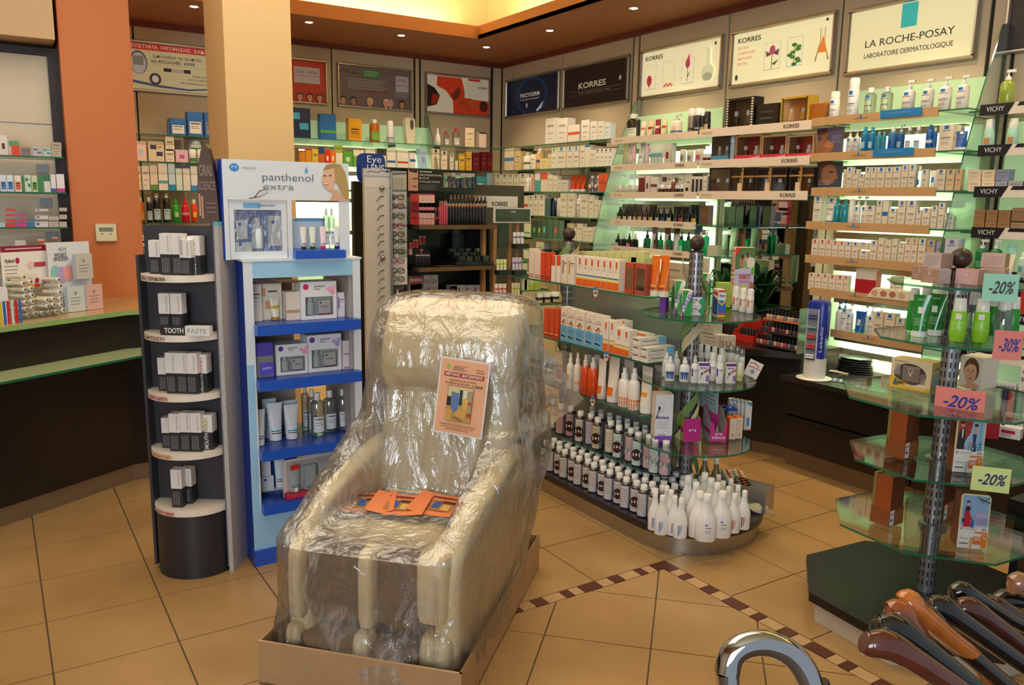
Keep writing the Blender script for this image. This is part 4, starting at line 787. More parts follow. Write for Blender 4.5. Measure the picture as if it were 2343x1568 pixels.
# bay between the two pillars
zb = [W1.sz(400, v)[1] for v in (309.5, 371, 436, 509.5, 564)]
shelf_run(W1, 300, 520, zb, [f'{ORD[i]} from top in the bay between the pillars' for i in range(5)], .26, 'glass shelves between the pillars', 0)
GB = 'products in the bay between the pillars'
def wb(i): return f'on {ORD[i]} shelf between pillars'
row(W1, zb[0], wb(0), GB, 'C 384 389 273 4a5a80;C 390 428 271 2f68b0 W e6dfd4;C 430 467 257 2f68b0 W e6dfd4;C 469 500 258 2f68b0 W 8a8a90', dmax=.10, back=.03)
row(W1, zb[1], wb(1), GB, 'C 310 337 324 ecc8c8 o b0c8e0;C 340 378 325 e0ccb0 p 3a3a60;C 379 400 342 e8dcc8 k;C 379 400 313 e8dcc8 k - @.09;C 402 432 343 e0b8c8 o c05a90;J 434 452 342 efe8dc W 2f8a4a;J 453 471 342 efe8dc W 2f8a4a;J 434 466 319 d8d8d8 W 2f8a4a b8c0c0 @.085 <.03;J 473 492 330 2f8a2a o d0d040 2f8a2a', dmax=.09, back=.03)
row(W1, zb[2], wb(2), GB, 'C 316 325 380 ead8c0 l;C 327 344 380 efe0dc l;C 345 363 379 ead8c8 f 6a9a5a;C 364 386 374 efe6e4 B 5aa8a8;C 387 403 375 c8e0ec f 2a8ac8;C 404 419 380 d8e8e0 t 2a4aa8;C 420 437 380 e8e0dc t 2a4aa8;C 438 454 381 e8e4e0 f 3a8ad0;C 455 480 382 a8d0e8 f e8702a', dmax=.08, back=.03)
row(W1, zb[3], wb(3), GB, 'B 310 335 452 ^c8641c W e08a3a;B 337 352 452 ^1c1a22 W c0d0e0 e8dcd0;B 352 372 442 ^1c1a22 W b8d8e0 e8dcd0;B 375 394 442 ^2a2018 W c0dce0 e8dcd0;Z 396 416 453 3a9a30 o b8d8a0 3aa830;Z 418 437 453 d0202c b e0a0b0 e02828;B 439 456 457 e04820 o f0c040 efe6e0', dmax=.07, back=.03)
row(W1, zb[4], wb(4), GB, 'C 324 336 552 ece8e4 - - *1;C 324 336 538 ece8e4 - - @.03;C 345 372 540 8a7a8a l;C 345 372 515 8a7a8a l - - @.05', dmax=.07, back=.03)
# ================================================================ UNIT BEHIND THE COUNTER
UX = 5.62; WU = Pl(UX-.26, 0, 0, -1)
un = thing('wall_unit', 'cream slatted wall unit with dark frame behind the counter', 'shelving', (UX, 0, 0))
yA = onx(107, 125, UX).y; yB = onx(128, 125, UX).y
DF = M('2a2220', .4)
obj('side_post', B().box(0, .3, yB-.02, yA, 0, 2.43, DF), un); obj('top_rail', B().box(0, .3, yA, 1.6, 2.39, 2.43, DF), un)
zz = [0, .62, .86, 1.10, 1.345, 1.60, 1.80, 2.0, 2.39]
for a, b in zip(zz, zz[1:]): obj('panel', B().box(.02, .04, yA, 1.6, a+.004, b-.004, M('ddcfb6', .4, var=.03)), un)
obj('backing', B().box(.04, .06, yA, 1.6, 0, 2.39, ALU), un)
obj('beam', B().box(5.42, 7.5, onx(127, 105, 5.42).y, 3.0, 2.45, 3.0, M('d0ac84', .6)), kind='structure')
zu = [WU.sz(70, v)[1] for v in (357, 439.5, 520.5, 606)]
GU = 'products behind the counter'
for i, z in enumerate(zu):
    s0, s1 = WU.su(-160, z), WU.su((146, 152, 157, 158)[i], z); o = sheet('glass_shelf', WU, s0, s1, z, .25, f'glass shelf of the unit behind the counter, {ORD[i]} from top', 'glass shelves behind the counter')
def wu(i): return f'on {ORD[i]} shelf behind counter'
row(WU, zu[0], wu(0), GU, 'C 0 19 310 e8dcd4 o 5a2a30;B 9 18 315 ^141416;C 22 47 323 ece0d8 h 5aa070;C 27 47 333 e0481c l <-.02;C 49 72 338 8a7c78 k;C 75 98 337 $c8c0c0 p 8a5a70;C 99 117 338 $c0d0c8 p 5aa080;C 118 142 341 c0b4a0 l;C 118 142 326 b8a890 k - @.04', dmax=.07, back=.02)
row(WU, zu[1], wu(1), GU, 'C 2 17 401 d8e4f0 W 4a7ac0;C 18 33 401 d8e4f0 W 4a7ac0;C 35 51 402 efe0dc W d86a4a;C 51 57 404 2f8a3a;C 58 73 401 d0e0d8 p 2f8a6a;C 74 88 402 d0d8b8 W 5a8a3a;C 88 100 403 3a8a4a;C 102 117 400 d8e0dc h 2f7a4a;C 118 130 400 e8e4ec f 3a5ab0;C 131 150 399 ece4ec f c04080', dmax=.07, back=.02)
row(WU, zu[2], wu(2), GU, 'C 13 37 511 d83038 i e89aa0 - *1;C 13 37 505 d83038 i e89aa0 - @.03;C 13 37 495 d83038 i e89aa0 - @.06;C 13 37 487 d83038 i e89aa0 - @.09;C 38 62 511 c83a9a i e8a0d0;C 38 62 503 c83a9a i e8a0d0 - @.03;C 38 62 495 c83a9a i e8a0d0 - @.06;C 63 79 511 2a7ab0;C 63 79 503 2a7ab0 - - - @.03;C 0 12 510 a8d0d0;C 80 112 508 dcd8dc c 3a5ab0;C 80 112 494 dcd8dc c 3a5ab0 - @.045;C 80 112 480 dcd8dc c 3a5ab0 - @.09;C 112 135 508 c8bcb4 l;C 112 135 496 c8bcb4 l - - @.04;C 136 154 508 c8bcb4 l;C 136 154 492 c8bcb4 l - - @.045;C 136 154 476 c8bcb4 l - - @.09', dmax=.07, back=.02)
row(WU, zu[3], wu(3), GU, 'C 86 102 568 c85a2a h d8d0c8;C 86 102 548 c85a2a h d8d0c8 - @.12;C 103 118 556 c85a2a h d8d0c8;C 119 134 556 c85a2a h d8d0c8;C 119 134 546 c85a2a h d8d0c8 - @.14;C 142 157 556 a8a8b0;C 38 64 550 d88a6a h c8c8d0', dmax=.07, back=.02)
for i, z in enumerate(zu[:3]):
    y = onx((96, 104, 118)[i], (372, 452, 530)[i], UX).y; obj('price_clip', B().box(-.004, .018, y-.028, y+.028, z-.085, z-.035, M('9aa4b4', .4)), un)
# thermostat
yo = onx(242, 532, 5.5)
t = thing('thermostat', 'cream wall thermostat with a grey display on the orange pillar', 'thermostat', (5.5, yo.y, yo.z), W1.rz)
k = abs(onx(220, 530, 5.5).y-onx(267, 530, 5.5).y); zh = onx(242, 513, 5.5).z-onx(242, 552, 5.5).z
obj('case', B().slab([(-k/2, -zh/2), (k/2, -zh/2), (k/2, zh/2), (-k/2, zh/2)], -.025, 0, M('e6dcb8', .4)), t); obj('display', B().box(-k*.34, k*.34, -.0262, -.025, zh*.06, zh*.3, M('7a8c80', .3)), t)
for dx in (-.2, .2): obj('button', B().box(k*dx-.006, k*dx+.006, -.027, -.025, -zh*.1, -zh*.04, M('8a7a60')), t)
# ================================================================ COUNTER
CZ, CZ2 = .98, .765
cp = [onx(279.4, 713, 4.80), onz(0, 751, CZ), onz(325, 709.7, CZ)]
A_ = Vector((4.86, -.575)); Bv = Vector((4.40, .16)); dr = (Bv-A_).normalized()
far = A_+dr*3.2; nrm = Vector((-dr.y, dr.x));  nrm = nrm if nrm.x > 0 else -nrm
ct = thing('counter', 'dark wood service counter with two green-edged glass tops and steel plinth', 'counter')
def off(p, n, k): return (p.x+n.x*k, p.y+n.y*k)
R0 = Vector((4.88, -1.15)); nx = Vector((1, 0))
def band(k0, k1): return [off(R0, nx, k0), off(A_+Vector((0, 0)), (nrm+nx)/1.6, k0), off(far, nrm, k0), off(far, nrm, k1), off(A_, (nrm+nx)/1.6, k1), off(R0, nx, k1)]
obj('body', B().prism(band(0, .55), .10, CZ-.03, DARKW), ct)
obj('plinth', B().prism(band(.02, .5), .0, .10, M('9a8a78', .3, .7)), ct)
obj('lower_glass', B().prism(band(-.20, .0), CZ2-.012, CZ2, M('a9b58a', .15, a=1), GEDGE), ct)
obj('upper_glass', B().prism(band(-.03, .62), CZ-.025, CZ, M('b89a68', .12), M('8fae6a', .15)), ct)
obj('lower_rail', B().prism(band(-.10, .0), CZ2-.07, CZ2-.012, DARKW), ct)
# xylitol display on the counter
PC = Pl(*onz(60, 728, CZ).xy, -dr.x, -dr.y)
def d_xy(c):
    c.rect(0, .86, 1, 1, '8a1838'); c.lines(.1, .9, .925, .93, 1, 'd8b0b8', .03); c.txt('Xylitol', .17, .66, .09, '2a2226', w=.2); c.ell(.34, .66, .045, .07, 'b01858'); c.lines(.05, .35, .38, .54, 3, '8a8688', .015)
    c.ell(.62, .55, .07, .09, 'e8c8b8'); c.rect(.7, .5, .95, .6, 'c03848')
    for i, cc in enumerate(('3a9a4a', '3a7ac8', 'c85a3a', 'e0982a', 'c8302a', '5a8a4a')): c.rect(.04+.155*i, .02, .17+.155*i, .10, cc); c.ell(.105+.155*i, .18, .045, .06, ('2f7a3a', '3a6a3a', 'c0602a', 'e89a1c', 'a82028', '4a3a30')[i])
card_thing('xylitol_display', PC, 9, 112, CZ+.14, CZ+.36, 'efe9e2', 'white and crimson chewing gum display card standing on the counter', d_xy, .06)
tb = B(); k = 0
def gum(u, v, bk=.0):
    s, z = PC.sz(u, v, bk); return PC.at(s, z, bk)
gm = None
gums = [(53, 634), (52, 649), (55, 663), (57, 678), (58, 692), (59, 707), (64, 721), (69, 645), (70, 660), (72, 675), (73, 690), (74, 705), (79, 719), (97, 717), (112, 715), (128, 713), (144, 710), (133, 640), (137, 654), (135, 669), (138, 683), (139, 697), (106, 687), (108, 701), (121, 684), (122, 697)]
for i, (u, v) in enumerate(gums):
    p = gum(u, v, -.02); r = .0125
    if gm is None:
        a = B().tube([(0, .0, 0), (0, .085, 0)], r*.92, M('d8ccb4', .4), 10).mesh('b'); b2 = B().tube([(0, -.006, 0), (0, .004, 0)], r, WHITE, 12).mesh('c'); c3 = B().disc(0, -.0065, 0, r*.6, r*.6, M('5a6a4a')).mesh('d'); gm = (a, b2, c3)
    t = thing('gum_tube', f'small white-capped gum tube lying in the counter display, {ORD[i]} counted column by column', 'tube', p, PC.rz+.35, 'gum tubes piled in the counter display')
    obj('body', gm[0], t); obj('cap', gm[1], t); obj('print', gm[2], t)
tray = B(); tray.box(-.01, .22, -.05, .12, 0, .004, CLEAR); tray.box(-.01, .22, -.052, -.049, 0, .05, CLEAR)
obj('acrylic_tray', tray, None, PC.at(PC.su(22, CZ), CZ+.001, 0), PC.rz, 'clear acrylic tray under the gum tubes on the counter', 'tray')
def d_vm(c):
    c.txt('VICHY', .35, .9, .05, '8a8a92', w=.2); c.txt('ΜΑΣΚΕΣ', .3, .82, .05, '5a5a60', w=.28, bold=.01); c.txt('ΠΡΟΣΩΠΟΥ', .3, .76, .05, '5a5a60', w=.34, bold=.01)
    c.ell(.16, .56, .12, .12, '8acaca').ell(.3, .54, .12, .12, 'b8a8d8').ell(.46, .56, .12, .12, 'f0a8a0')
t = card_thing('face_mask_display', PC, 119, 214, CZ+.0, CZ+.37, 'dfe4ea', 'pale card stand holding face mask sachets at the counter end', d_vm, .03)
for i, (u, v0, v1, c_) in enumerate(((188, 638, 581, 'c8c4c0'), (170, 716, 655, 'c8d4d4'), (212, 712, 651, 'd8b0a8'))):
    s_, z0_ = PC.sz(u, v0); z1_ = PC.sz(u, v1)[1]; z0_ = max(z0_, CZ+.002)
    g = thing('sachet', ('grey sachet hanging high on the face mask stand', 'pale green sachet at the foot of the face mask stand', 'pink sachet at the foot of the face mask stand')[i], 'sachet', PC.at(s_, z0_, .0), PC.rz, 'sachets on the face mask stand')
    h = z1_-z0_; 
    for q in range(3): obj('sachet_sheet', B().box(-.05+.006*q, .05+.006*q, -.004*q, -.004*q+.0015, 0, h, M(c_ if q == 2 else 'b8c4d0')), g)
    cc = Card(g, .1, h, -.0085); cc.txt('V', .6, .72, .14, '5a5a60'); cc.lines(.3, .9, .3, .55, 3, '7a8a88', .02); cc.done()
for i, c_ in enumerate(('d8c01c', '2f6ac0', 'c82a2a', 'd8d8d0', 'c82a2a', '2f6ac0')):
    p = onz(4+9*i, 744-i, CZ); obj('pen', B().tube([(0, 0, .0), (.003, 0, .11)], .006, M(c_, .3), 8), None, (p.x+.01, p.y, CZ+.001), 0, f'{cname(c_)} marker pen upright in the counter holder, {ORD[i]} from the picture edge', 'pen', 'marker pens on the counter')
t = thing('leaflet_stack', 'blue and white leaflet box at the counter by the picture edge', 'leaflet box', PC.at(PC.su(6, CZ), CZ+.001, .02), PC.rz); obj('box', B().box(-.06, .05, 0, .05, 0, .16, M('e4e4ea')), t); obj('card', B().box(-.06, .05, .051, .055, 0, .24, M('3a62a8')), t); obj('header', B().box(-.06, .05, .049, .051, .2, .24, M('e8d040')), t)
# ================================================================ ORAL CARE STAND
OC = Vector((3.575, -.655)); OR = .155
OX = Pl(OC.x, OC.y, *( (Vector((3.56, -.83))-Vector((3.80, -.49))).normalized() ))
o1 = thing('oral_care_stand', 'dark floor stand with five curved cream shelves of mouthwash cartons', 'display stand', (OC.x, OC.y, 0), OX.rz)
DG = M('3b3a40', .4, var=.08); BRD = M('5f4a42', .4)
def halfdisc(r, y0, n=18): return [(r*1.02*math.cos(math.pi+math.pi*i/n), y0+r*.95*math.sin(math.pi+math.pi*i/n)) for i in range(n+1)]
obj('drum', B().prism(halfdisc(OR, .0), 0, .29, M('2b2a2e', .38), sm=True), o1)
ozs = [OX.sz(440, v, 0)[1] for v in (625, 756, 888, 1016, 1141)]
obj('back_wall', B().box(-OR, OR, .0, .012, .3, 1.48, DG), o1)
obj('side_panel', B().slab([(0, 0), (.14, 0), (.14, 1.40), (0, 1.34)], -OR-.012, -OR, DG).mesh('s') if False else B().box(-OR-.012, -OR, -.055, .14, .02, 1.36, DG), o1)
obj('side_panel', B().box(OR, OR+.01, -.05, .1, .02, 1.49, M('6c6a72', .5)), o1)
hs = B(); hd = [(.02, 0), (.16, 0), (.16, .05), (.155, .2), (.13, .31), (.09, .37), (.04, .35), (.0, .26), (-.02, .1), (-.02, 0)]
rs = []
bd = B().box(OR+.01, OR+.028, -.06, .12, 0, 1.50, M('b9b4b4', .7, var=.35, sc=160)); obj('speckled_board', bd, o1)
arch = [(-.06, 1.50), (.12, 1.50), (.118, 1.62), (.10, 1.74), (.06, 1.83), (.02, 1.86), (-.03, 1.80), (-.055, 1.68)]
ab = B(); kk = len(arch); ab.v = [(OR+.01, y, z) for y, z in arch]+[(OR+.028, y, z) for y, z in arch]
ab.face(list(range(kk))[::-1], BRD); ab.face(list(range(kk, 2*kk)), BRD)
for i in range(kk): ab.face([i, (i+1) % kk, kk+(i+1) % kk, kk+i], M('3a2a26', .4))
# header turned towards the shop: tall arched card
hp = [(.075, 1.49), (.165, 1.49), (.163, 1.56), (.157, 1.65), (.147, 1.73), (.132, 1.79), (.118, 1.81), (.10, 1.78), (.085, 1.70), (.077, 1.60)]
hb = B().slab([(x, z) for x, z in hp], .0, .03, BRD, M('3a2a26', .4)); obj('header', hb, o1)
letters(o1, 'ORAL', .045, M('a08a80'), .118, -.001, 1.70, w=.055, bold=.01); letters(o1, 'SCIENCE', .036, M('a08a80'), .119, -.001, 1.64, w=.07)
hz = B(); [hz.box(.115, .155, -.002, -.0005, 1.57-.018*i, 1.573-.018*i, M('a08a80')) for i in range(3)]; hz.box(.084, .092, -.002, -.0005, 1.52, 1.61, M('c8987c')); hz.box(.095, .102, -.002, -.0005, 1.51, 1.60, M('c8987c')); obj('header_print', hz, o1)
obj('stripe', B().box(OR+.009, OR+.0285, -.061, .121, 1.485, 1.50, M('5ab0d0')), o1)
words_ = (('ΑΣΤΡΑ | ΤΕΡΗΔΟΝΑ', '6a4a3a'), ('ΜΑΤΩΣΗ', '8a5a3a'), ('ΑΙΣΘΗΤΑ ΔΟΝΤΙΑ', 'c02850'), ('ΛΕΥΚΑΝΤΙΚΗ', 'd08a2a'), ('ΟΥΛΑ ΠΟΥ ΑΣΘΕΝΗΣ', 'b83a2a'))
for i, z in enumerate(ozs):
    sh = obj('shelf', B().prism(halfdisc(OR+.004, 0), z-.026, z, M('efe2d4', .35), sm=True), o1)
    me = text(words_[i][0], .014, M(words_[i][1]), bold=.02, w=.15 if i == 0 else .11)
    me2 = me.copy(); rr = OR*1.02+.0052
    for v in me2.vertices:
        a = v.co.x/rr-math.pi/2-.45; v.co = (rr*math.cos(a)*1.0, rr*.97*math.sin(a)-.0012+v.co.y, v.co.z)
    obj('lettering', me2, sh, (0, 0, z-.0135))
MWW = M('efe9e4', .4); MWB = M('2a2a2e', .4)
def mouthwash(x, y, z, h, w, lab, acc=None, back=False, rz=0.):
    P_ = OX.o+OX.e*x-OX.n*y
    t = thing('mouthwash_carton', lab, 'carton', (P_.x, P_.y, z+.0006), OX.rz+rz, 'mouthwash cartons on the oral care stand')
    b = B().box(-w/2, w/2, -w/2, w/2, 0, h*.5, MWB); b.box(-w/2, w/2, -w/2, w/2, h*.5, h, MWW)
    for i in range(5): b.quad([(-w*.36+w*.14*i, -w/2-.0005, h*.06), (-w*.31+w*.14*i, -w/2-.0005, h*.06), (-w*.31+w*.14*i, -w/2-.0005, h*.42), (-w*.36+w*.14*i, -w/2-.0005, h*.42)], M('8a8a8e'))
    if acc:
        b = B().box(-w/2, w/2, -w/2, w/2, 0, h*.5, MWB); b.box(-w/2, w/2, -w/2, w/2, h*.5, h, MWW); obj('carton_body', b, t)
        obj('lettering', text('MOUTH', w*.34, WHITE, w=h*.44, bold=.02, vert=True), t, (0, -w/2-.001, h*.25)); obj('lettering', text('WASH', w*.34, M(acc), w=h*.38, vert=True), t, (0, -w/2-.001, h*.72))
    else:
        b.quad([(w*.15, -w/2-.0005, h*.55), (w*.3, -w/2-.0005, h*.55), (w*.3, -w/2-.0005, h*.95), (w*.15, -w/2-.0005, h*.95)], M('cfc9c6')); obj('carton_body', b, t)
    return t
def so_(u, v, z, y=0.): return OX.su(u, z, y)
OZW = ['uppermost', 'second', 'third', 'fourth', 'lowest']
specs = [(0, [(362, .135), (388, .165), (414, .165), (432, .14), (452, .155, 'b0944a')]), (1, [(385, .165), (412, .165)]), (2, [(382, .14), (400, .17), (425, .17), (447, .17), (468, .16, 'c02850')]), (3, [(390, .13), (408, .16), (432, .165), (455, .165), (480, .15, 'c0a02a')]), (4, [(412, .165), (434, .155)])]
for li, its in specs:
    z = ozs[li]
    for n_, it in enumerate(its):
        u = it[0]; y = -.085+(.04 if n_ == 0 and len(its) > 2 else 0)+(.035 if len(it) > 2 else 0)
        if li == 4 and n_ == 1: y += .045
        s = OX.su(u, z, y); s = max(-OR+.03, min(OR-.03, s))
        mouthwash(s, y, z, it[1], .046 if len(it) == 2 else .05, f'white over black carton {"with upright lettering facing out, " if len(it) > 2 else ""}{ORD[n_]} on {OZW[li]} curved shelf', it[2] if len(it) > 2 else None)
z = ozs[1]; s = OX.su(428, z, -.12); P_ = OX.at(s, z+.0006, -.12)
t = thing('toothpaste_carton', 'long black and white toothpaste carton lying on the second curved shelf', 'carton', P_, OX.rz); b = B().box(-.10, 0, -.016, .016, 0, .038, MWB); b.box(0, .10, -.016, .016, 0, .038, MWW); obj('carton_body', b, t)
letters(t, 'TOOTH', .02, WHITE, -.045, -.0168, .018, w=.078, bold=.02); letters(t, 'PASTE', .02, M('a8a4a4'), .048, -.0168, .018, w=.078)
for i, z in enumerate((1.24, 1.0, .78, .55, .33)):
    obj('side_hook', B().ball((-OR-.018, .04, z), .014, M('c8a890', .4), 10), o1)
# ================================================================ PANTHENOL DISPLAY
PD = Pl(3.44, -.865, 0, -1); yR = PD.su(817, 1.33); yR2 = PD.su(830, .4)
DW = yR+.012
pd = thing('skincare_display', 'tall white and blue cardboard floor display with four blue shelves', 'display stand', PD.at(DW/2, 0, 0), PD.rz)
DB = M('1b3fa0', .3); DBL = M('2558c4', .28); PW = M('e2e8ee', .4, var=.03); PLB = M('9fd0ee', .4, var=.12, sc=3); INN = M('d8c4a8', .6)
hw = DW/2; DD = .34; zt = 1.335
zs_ = [PD.sz(600, v)[1] for v in (741, 867, 1026)]+[.285]
obj('side_panel', B().box(-hw, -hw+.012, 0, DD, 0, zt, DB), pd); obj('side_panel', B().box(hw-.012, hw, 0, DD, 0, zt, PW), pd)
fr = B(); fr.box(-hw, -hw+.038, -.004, 0, .0, zt, PW); fr.box(hw-.035, hw, -.004, 0, .0, zt, PW); fr.box(-hw+.038, hw-.035, -.004, 0, 1.265, zt, PLB); fr.box(-hw, hw, -.005, -.001, 0, .235, PLB); fr.box(-hw+.001, -hw+.030, -.005, -.004, .235, .9, PLB)
obj('front_frame', fr, pd); obj('plinth', B().box(-hw-.002, hw+.002, -.02, .02, 0, .07, DBL), pd)
obj('back_panel', B().box(-hw+.012, hw*.2, DD-.01, DD, .24, 1.265, INN), pd); obj('inner_side', B().box(hw-.05, hw-.014, .01, DD, .24, 1.265, M('b0a8a4', .5)), pd)
obj('top_board', B().box(-hw-.004, hw+.006, -.008, DD, zt, zt+.008, PW), pd)
for z in zs_: obj('shelf', B().box(-hw+.036, hw-.02, -.055, DD-.02, z-.045, z, DBL, top=DB), pd)
lg = obj('logo', B().disc(-.005, -.0056, .125, .066, .066, M('1b5fb8'), 28), pd); obj('lettering', text('M', .055, M('c8d8ec'), w=.06, bold=-.02), lg, (-.005, -.0066, .128)); obj('lettering', text('M', .04, M('c8d8ec'), w=.04, bold=-.02), lg, (-.005, -.0068, .12))
# header
h0, h1 = zt+.008, PD.sz(650, 369, .01)[1]; hl, hr = PD.su(513, 1.5, .01)-DW/2, PD.su(799, 1.6, .01)-DW/2; hx = (hl+hr)/2; hwid = hr-hl
hz0 = PD.sz(650, 458, .01)[1]; mid = PD.su(669, 1.45, .01)-DW/2; rgt = PD.su(777, 1.45, .01)-DW/2
obj('header_side', B().box(hl-.006, hl, .01, .25, h0, h1, DB), pd)
hd_ = B(); hd_.box(hl, hr, .01, .016, hz0, h1, PW); hd_.box(rgt, hr, .01, .016, h0, hz0, PW); hd_.box(hl, hl+.018, .01, .016, h0, hz0, PW); hd_.box(mid-.018, mid, .01, .016, h0, hz0, PW)
obj('header_card', hd_, pd)
hc = Card(pd, hwid, h1-hz0, .0094); hc.X = lambda f: hl+f*hwid; hc.Z = lambda q: hz0+q*(h1-hz0)
hc.ell(.09, .80, .036, .10, '3a8ad8', 24); hc.txt('M', .09, .80, .09, 'c8e0f4', w=.04); hc.txt('MEDISEI', .2, .80, .05, 'b0b0b4', w=.1); hc.txt('panthenol', .5, .58, .20, '5c5f64', w=.40, bold=-.012); hc.txt('extra', .42, .34, .16, '96898c', w=.24)
hc.ell(.645, .76, .014, .045, '6aa8dc'); hc.poly([(.633, .78), (.657, .78), (.645, .88)], '6aa8dc')
hc.poly([(.80, .9), (.86, .99), (.93, .97), (.97, .75), (.995, .3), (.99, .0), (.955, .0), (.90, .45), (.86, .55), (.84, .75)], 'b89a5c'); hc.poly([(.79, .78), (.83, .93), (.87, .9), (.88, .55), (.86, .30), (.82, .27), (.775, .42), (.77, .62)], 'e8b898'); hc.poly([(.78, .8), (.81, .95), (.87, .99), (.93, .95), (.88, .9), (.84, .84)], 'a88a54')
hc.poly([(.83, .3), (.9, .3), (.93, .12), (.99, .0), (.83, .0), (.86, .2)], 'e0a888'); hc.ell(.795, .66, .012, .02, '5a4438', 8).ell(.84, .67, .013, .02, '5a4438', 8); hc.ell(.805, .44, .022, .03, 'd87a78', 10).ell(.805, .45, .018, .014, 'f6f2ee', 8); hc.done()
obj('sample_tray', B().box(mid, rgt+.012, -.03, .12, h0, h0+.035, DBL), pd)
# binder clip wire
obj('wire_clip', B().tube([(hl+.10, .0, hz0+.005), (hl+.14, -.006, hz0+.012), (hl+.17, -.02, hz0+.03), (hl+.165, -.02, hz0+.045), (hl+.14, -.015, hz0+.035), (hl+.12, -.004, hz0+.008)], .002, M('6a6258', .3, .9), 6), pd)
# gift box with film window in the header
bx0, bx1 = hl+.02, mid-.02; gw = bx1-bx0
t = thing('towel_gift_box', 'white gift box with film window over blue towel and white goods, display header', 'gift box', PD.at(DW/2+(bx0+bx1)/2, h0+.001, .02), PD.rz); hh = hz0-h0-.004
f = B(); f.box(-gw/2, gw/2, 0, .06, 0, hh*.13, PW); f.box(-gw/2, gw/2, 0, .06, hh*.84, hh, PW); f.box(-gw/2, -gw/2+gw*.09, 0, .06, hh*.13, hh*.84, PW); f.box(gw/2-gw*.09, gw/2, 0, .06, hh*.13, hh*.84, PW); obj('frame', f, t)
obj('towel', B().box(-gw*.42, gw*.42, .035, .06, hh*.13, hh*.84, M('2f5fae', .8, var=.5, bump=1., sc=40)), t); obj('window', B().box(-gw*.42, gw*.42, .001, .0025, hh*.12, hh*.85, glassy('film', (.95, .96, .97), .10, .08, .03, .9, 25)), t)
for x, z, w_, h_ in ((-.27, .5, .18, .32), (-.25, .2, .28, .17), (.32, .48, .26, .52)): cc = obj('small_carton', B().box(gw*(x-w_/2), gw*(x+w_/2), .01, .035, hh*(z-h_/2), hh*(z+h_/2), WHITE), t); obj('print', B().disc(gw*(x-w_*.2), .0096, hh*(z+h_*.3), .008, .008, BLUE), cc)
obj('small_bottle', B().lathe([(.022, hh*.18), (.024, hh*.2), (.024, hh*.5), (.012, hh*.6), (.012, hh*.7)], M('e8eef0', .3), gw*.0, .022, 14), t)
letters(t, 'panthenol extra', .012, M('8a8c90'), gw*.15, -.001, hh*.92, w=gw*.3)
obj('print', B().box(-gw*.25, gw*.05, -.0008, -.0003, hh*.87, hh*.96, M('7ab8e8')), t)
# tubes on the header tray
GP = 'goods on the tall white and blue display'
PH = Pl(3.44, -.865, 0, -1)
row(PH, h0+.036, 'on the header tray of blue display', GP, 'C 672 747 500 b8cce0 t 6a9ac8 - <.08;T 690 705 520 efe6d8 i 6a5a40 4a3a2c;T 711 726 520 e8eadc i 4a7a3a 2f5a2a;T 735 750 519 f4dce0 i e0307a e0307a;T 767 781 519 ecece8 i 28286a 28286a;B 743 758 478 ~d8e0e0 W e6ecee f2efe8 <.06;B 756 770 478 ~d8e0e0 W e6ecee f2efe8 <.06', near=True, dmax=.06, back=.0)
def pbox(u0, u1, vt, z, lab, kind='set', acc='6b3fa0', bk=.02, c='ecebee', lev=0., dp=.10):
    s0, s1 = PD.su(u0, z+lev, bk), PD.su(u1, z+lev, bk); w = s1-s0; h = PD.sz((u0+u1)/2, vt, bk)[1]-z-lev
    t = thing('gift_carton' if kind == 'set' else 'carton', lab, 'carton', PD.at((s0+s1)/2, z+lev+.001, bk), PD.rz, GP)
    if kind == 'set':
        f = B(); f.box(-w/2, w/2, 0, dp, 0, h*.10, M(c)); f.box(-w/2, w/2, 0, dp, h*.60, h, M(c)); f.box(-w/2, -w/2+w*.12, 0, dp, h*.1, h*.6, M(c)); f.box(w/2-w*.1, w/2, 0, dp, h*.1, h*.6, M(c)); f.box(-w*.38, w*.4, .04, dp, h*.1, h*.6, M('dcdce4')); obj('frame', f, t)
        obj('window', B().box(-w*.38, w*.4, .001, .002, h*.1, h*.6, CLEAR), t)
        obj('small_carton', B().box(-.0, w*.34, .006, .038, h*.12, h*.5, WHITE), t); obj('small_bottle', B().lathe([(.016, h*.12), (.016, h*.44), (w*.06, h*.48), (w*.06, h*.58)], M('dce8ea', .3), -w*.2, .024, 12), t)
        cc = Card(t, w, h, -.0004); cc.ell(.14, .87, .08, .08*w/h*1.0, acc); cc.txt('panthenol', .52, .88, .055, '6a6a70', w=.3); cc.txt('extra', .45, .81, .05, '6a6a70', w=.16); cc.ell(.78, .80, .06, .06, {'6b3fa0': 'c0a8dc'}.get(acc, 'f0a8c0')).ell(.88, .72, .07, .07, {'6b3fa0': 'b898d8'}.get(acc, 'f4a0b8')).ell(.92, .84, .06, .06, {'6b3fa0': 'c8b0e0'}.get(acc, 'f8b8c8'))
        c2 = Card(t, w, h, .0055); c2.ell(.56, .43, .03, .03*w/h, '1f6fd0'); c2.txt('panthenol', .68, .33, .04, '6a6a70', w=.2); c2.rect(.5, .12, .84, .145, acc); c2.done()
        cc.done()
    return t
zA, zB_, zC, zD = zs_
row(PD, zA, 'on top blue shelf of the display', GP, 'C 567 649 645 ece0cc p e0a070 - <.05;C 566 602 650 efe6dc c e0683a - <.03;C 655 699 668 ecdccc B c0a070;C 772 790 670 ece6ee c 8a6ac8 - <.0;B 792 811 668 ece8ec o 8a7ac8;T 621 645 682 efe8d0 b d8a838 c09048 <.02', near=True, dmax=.09, back=.04)
t = pbox(690, 771, 645, zA, 'white gift carton with pink flowers and a window, top blue shelf', acc='d02a70')
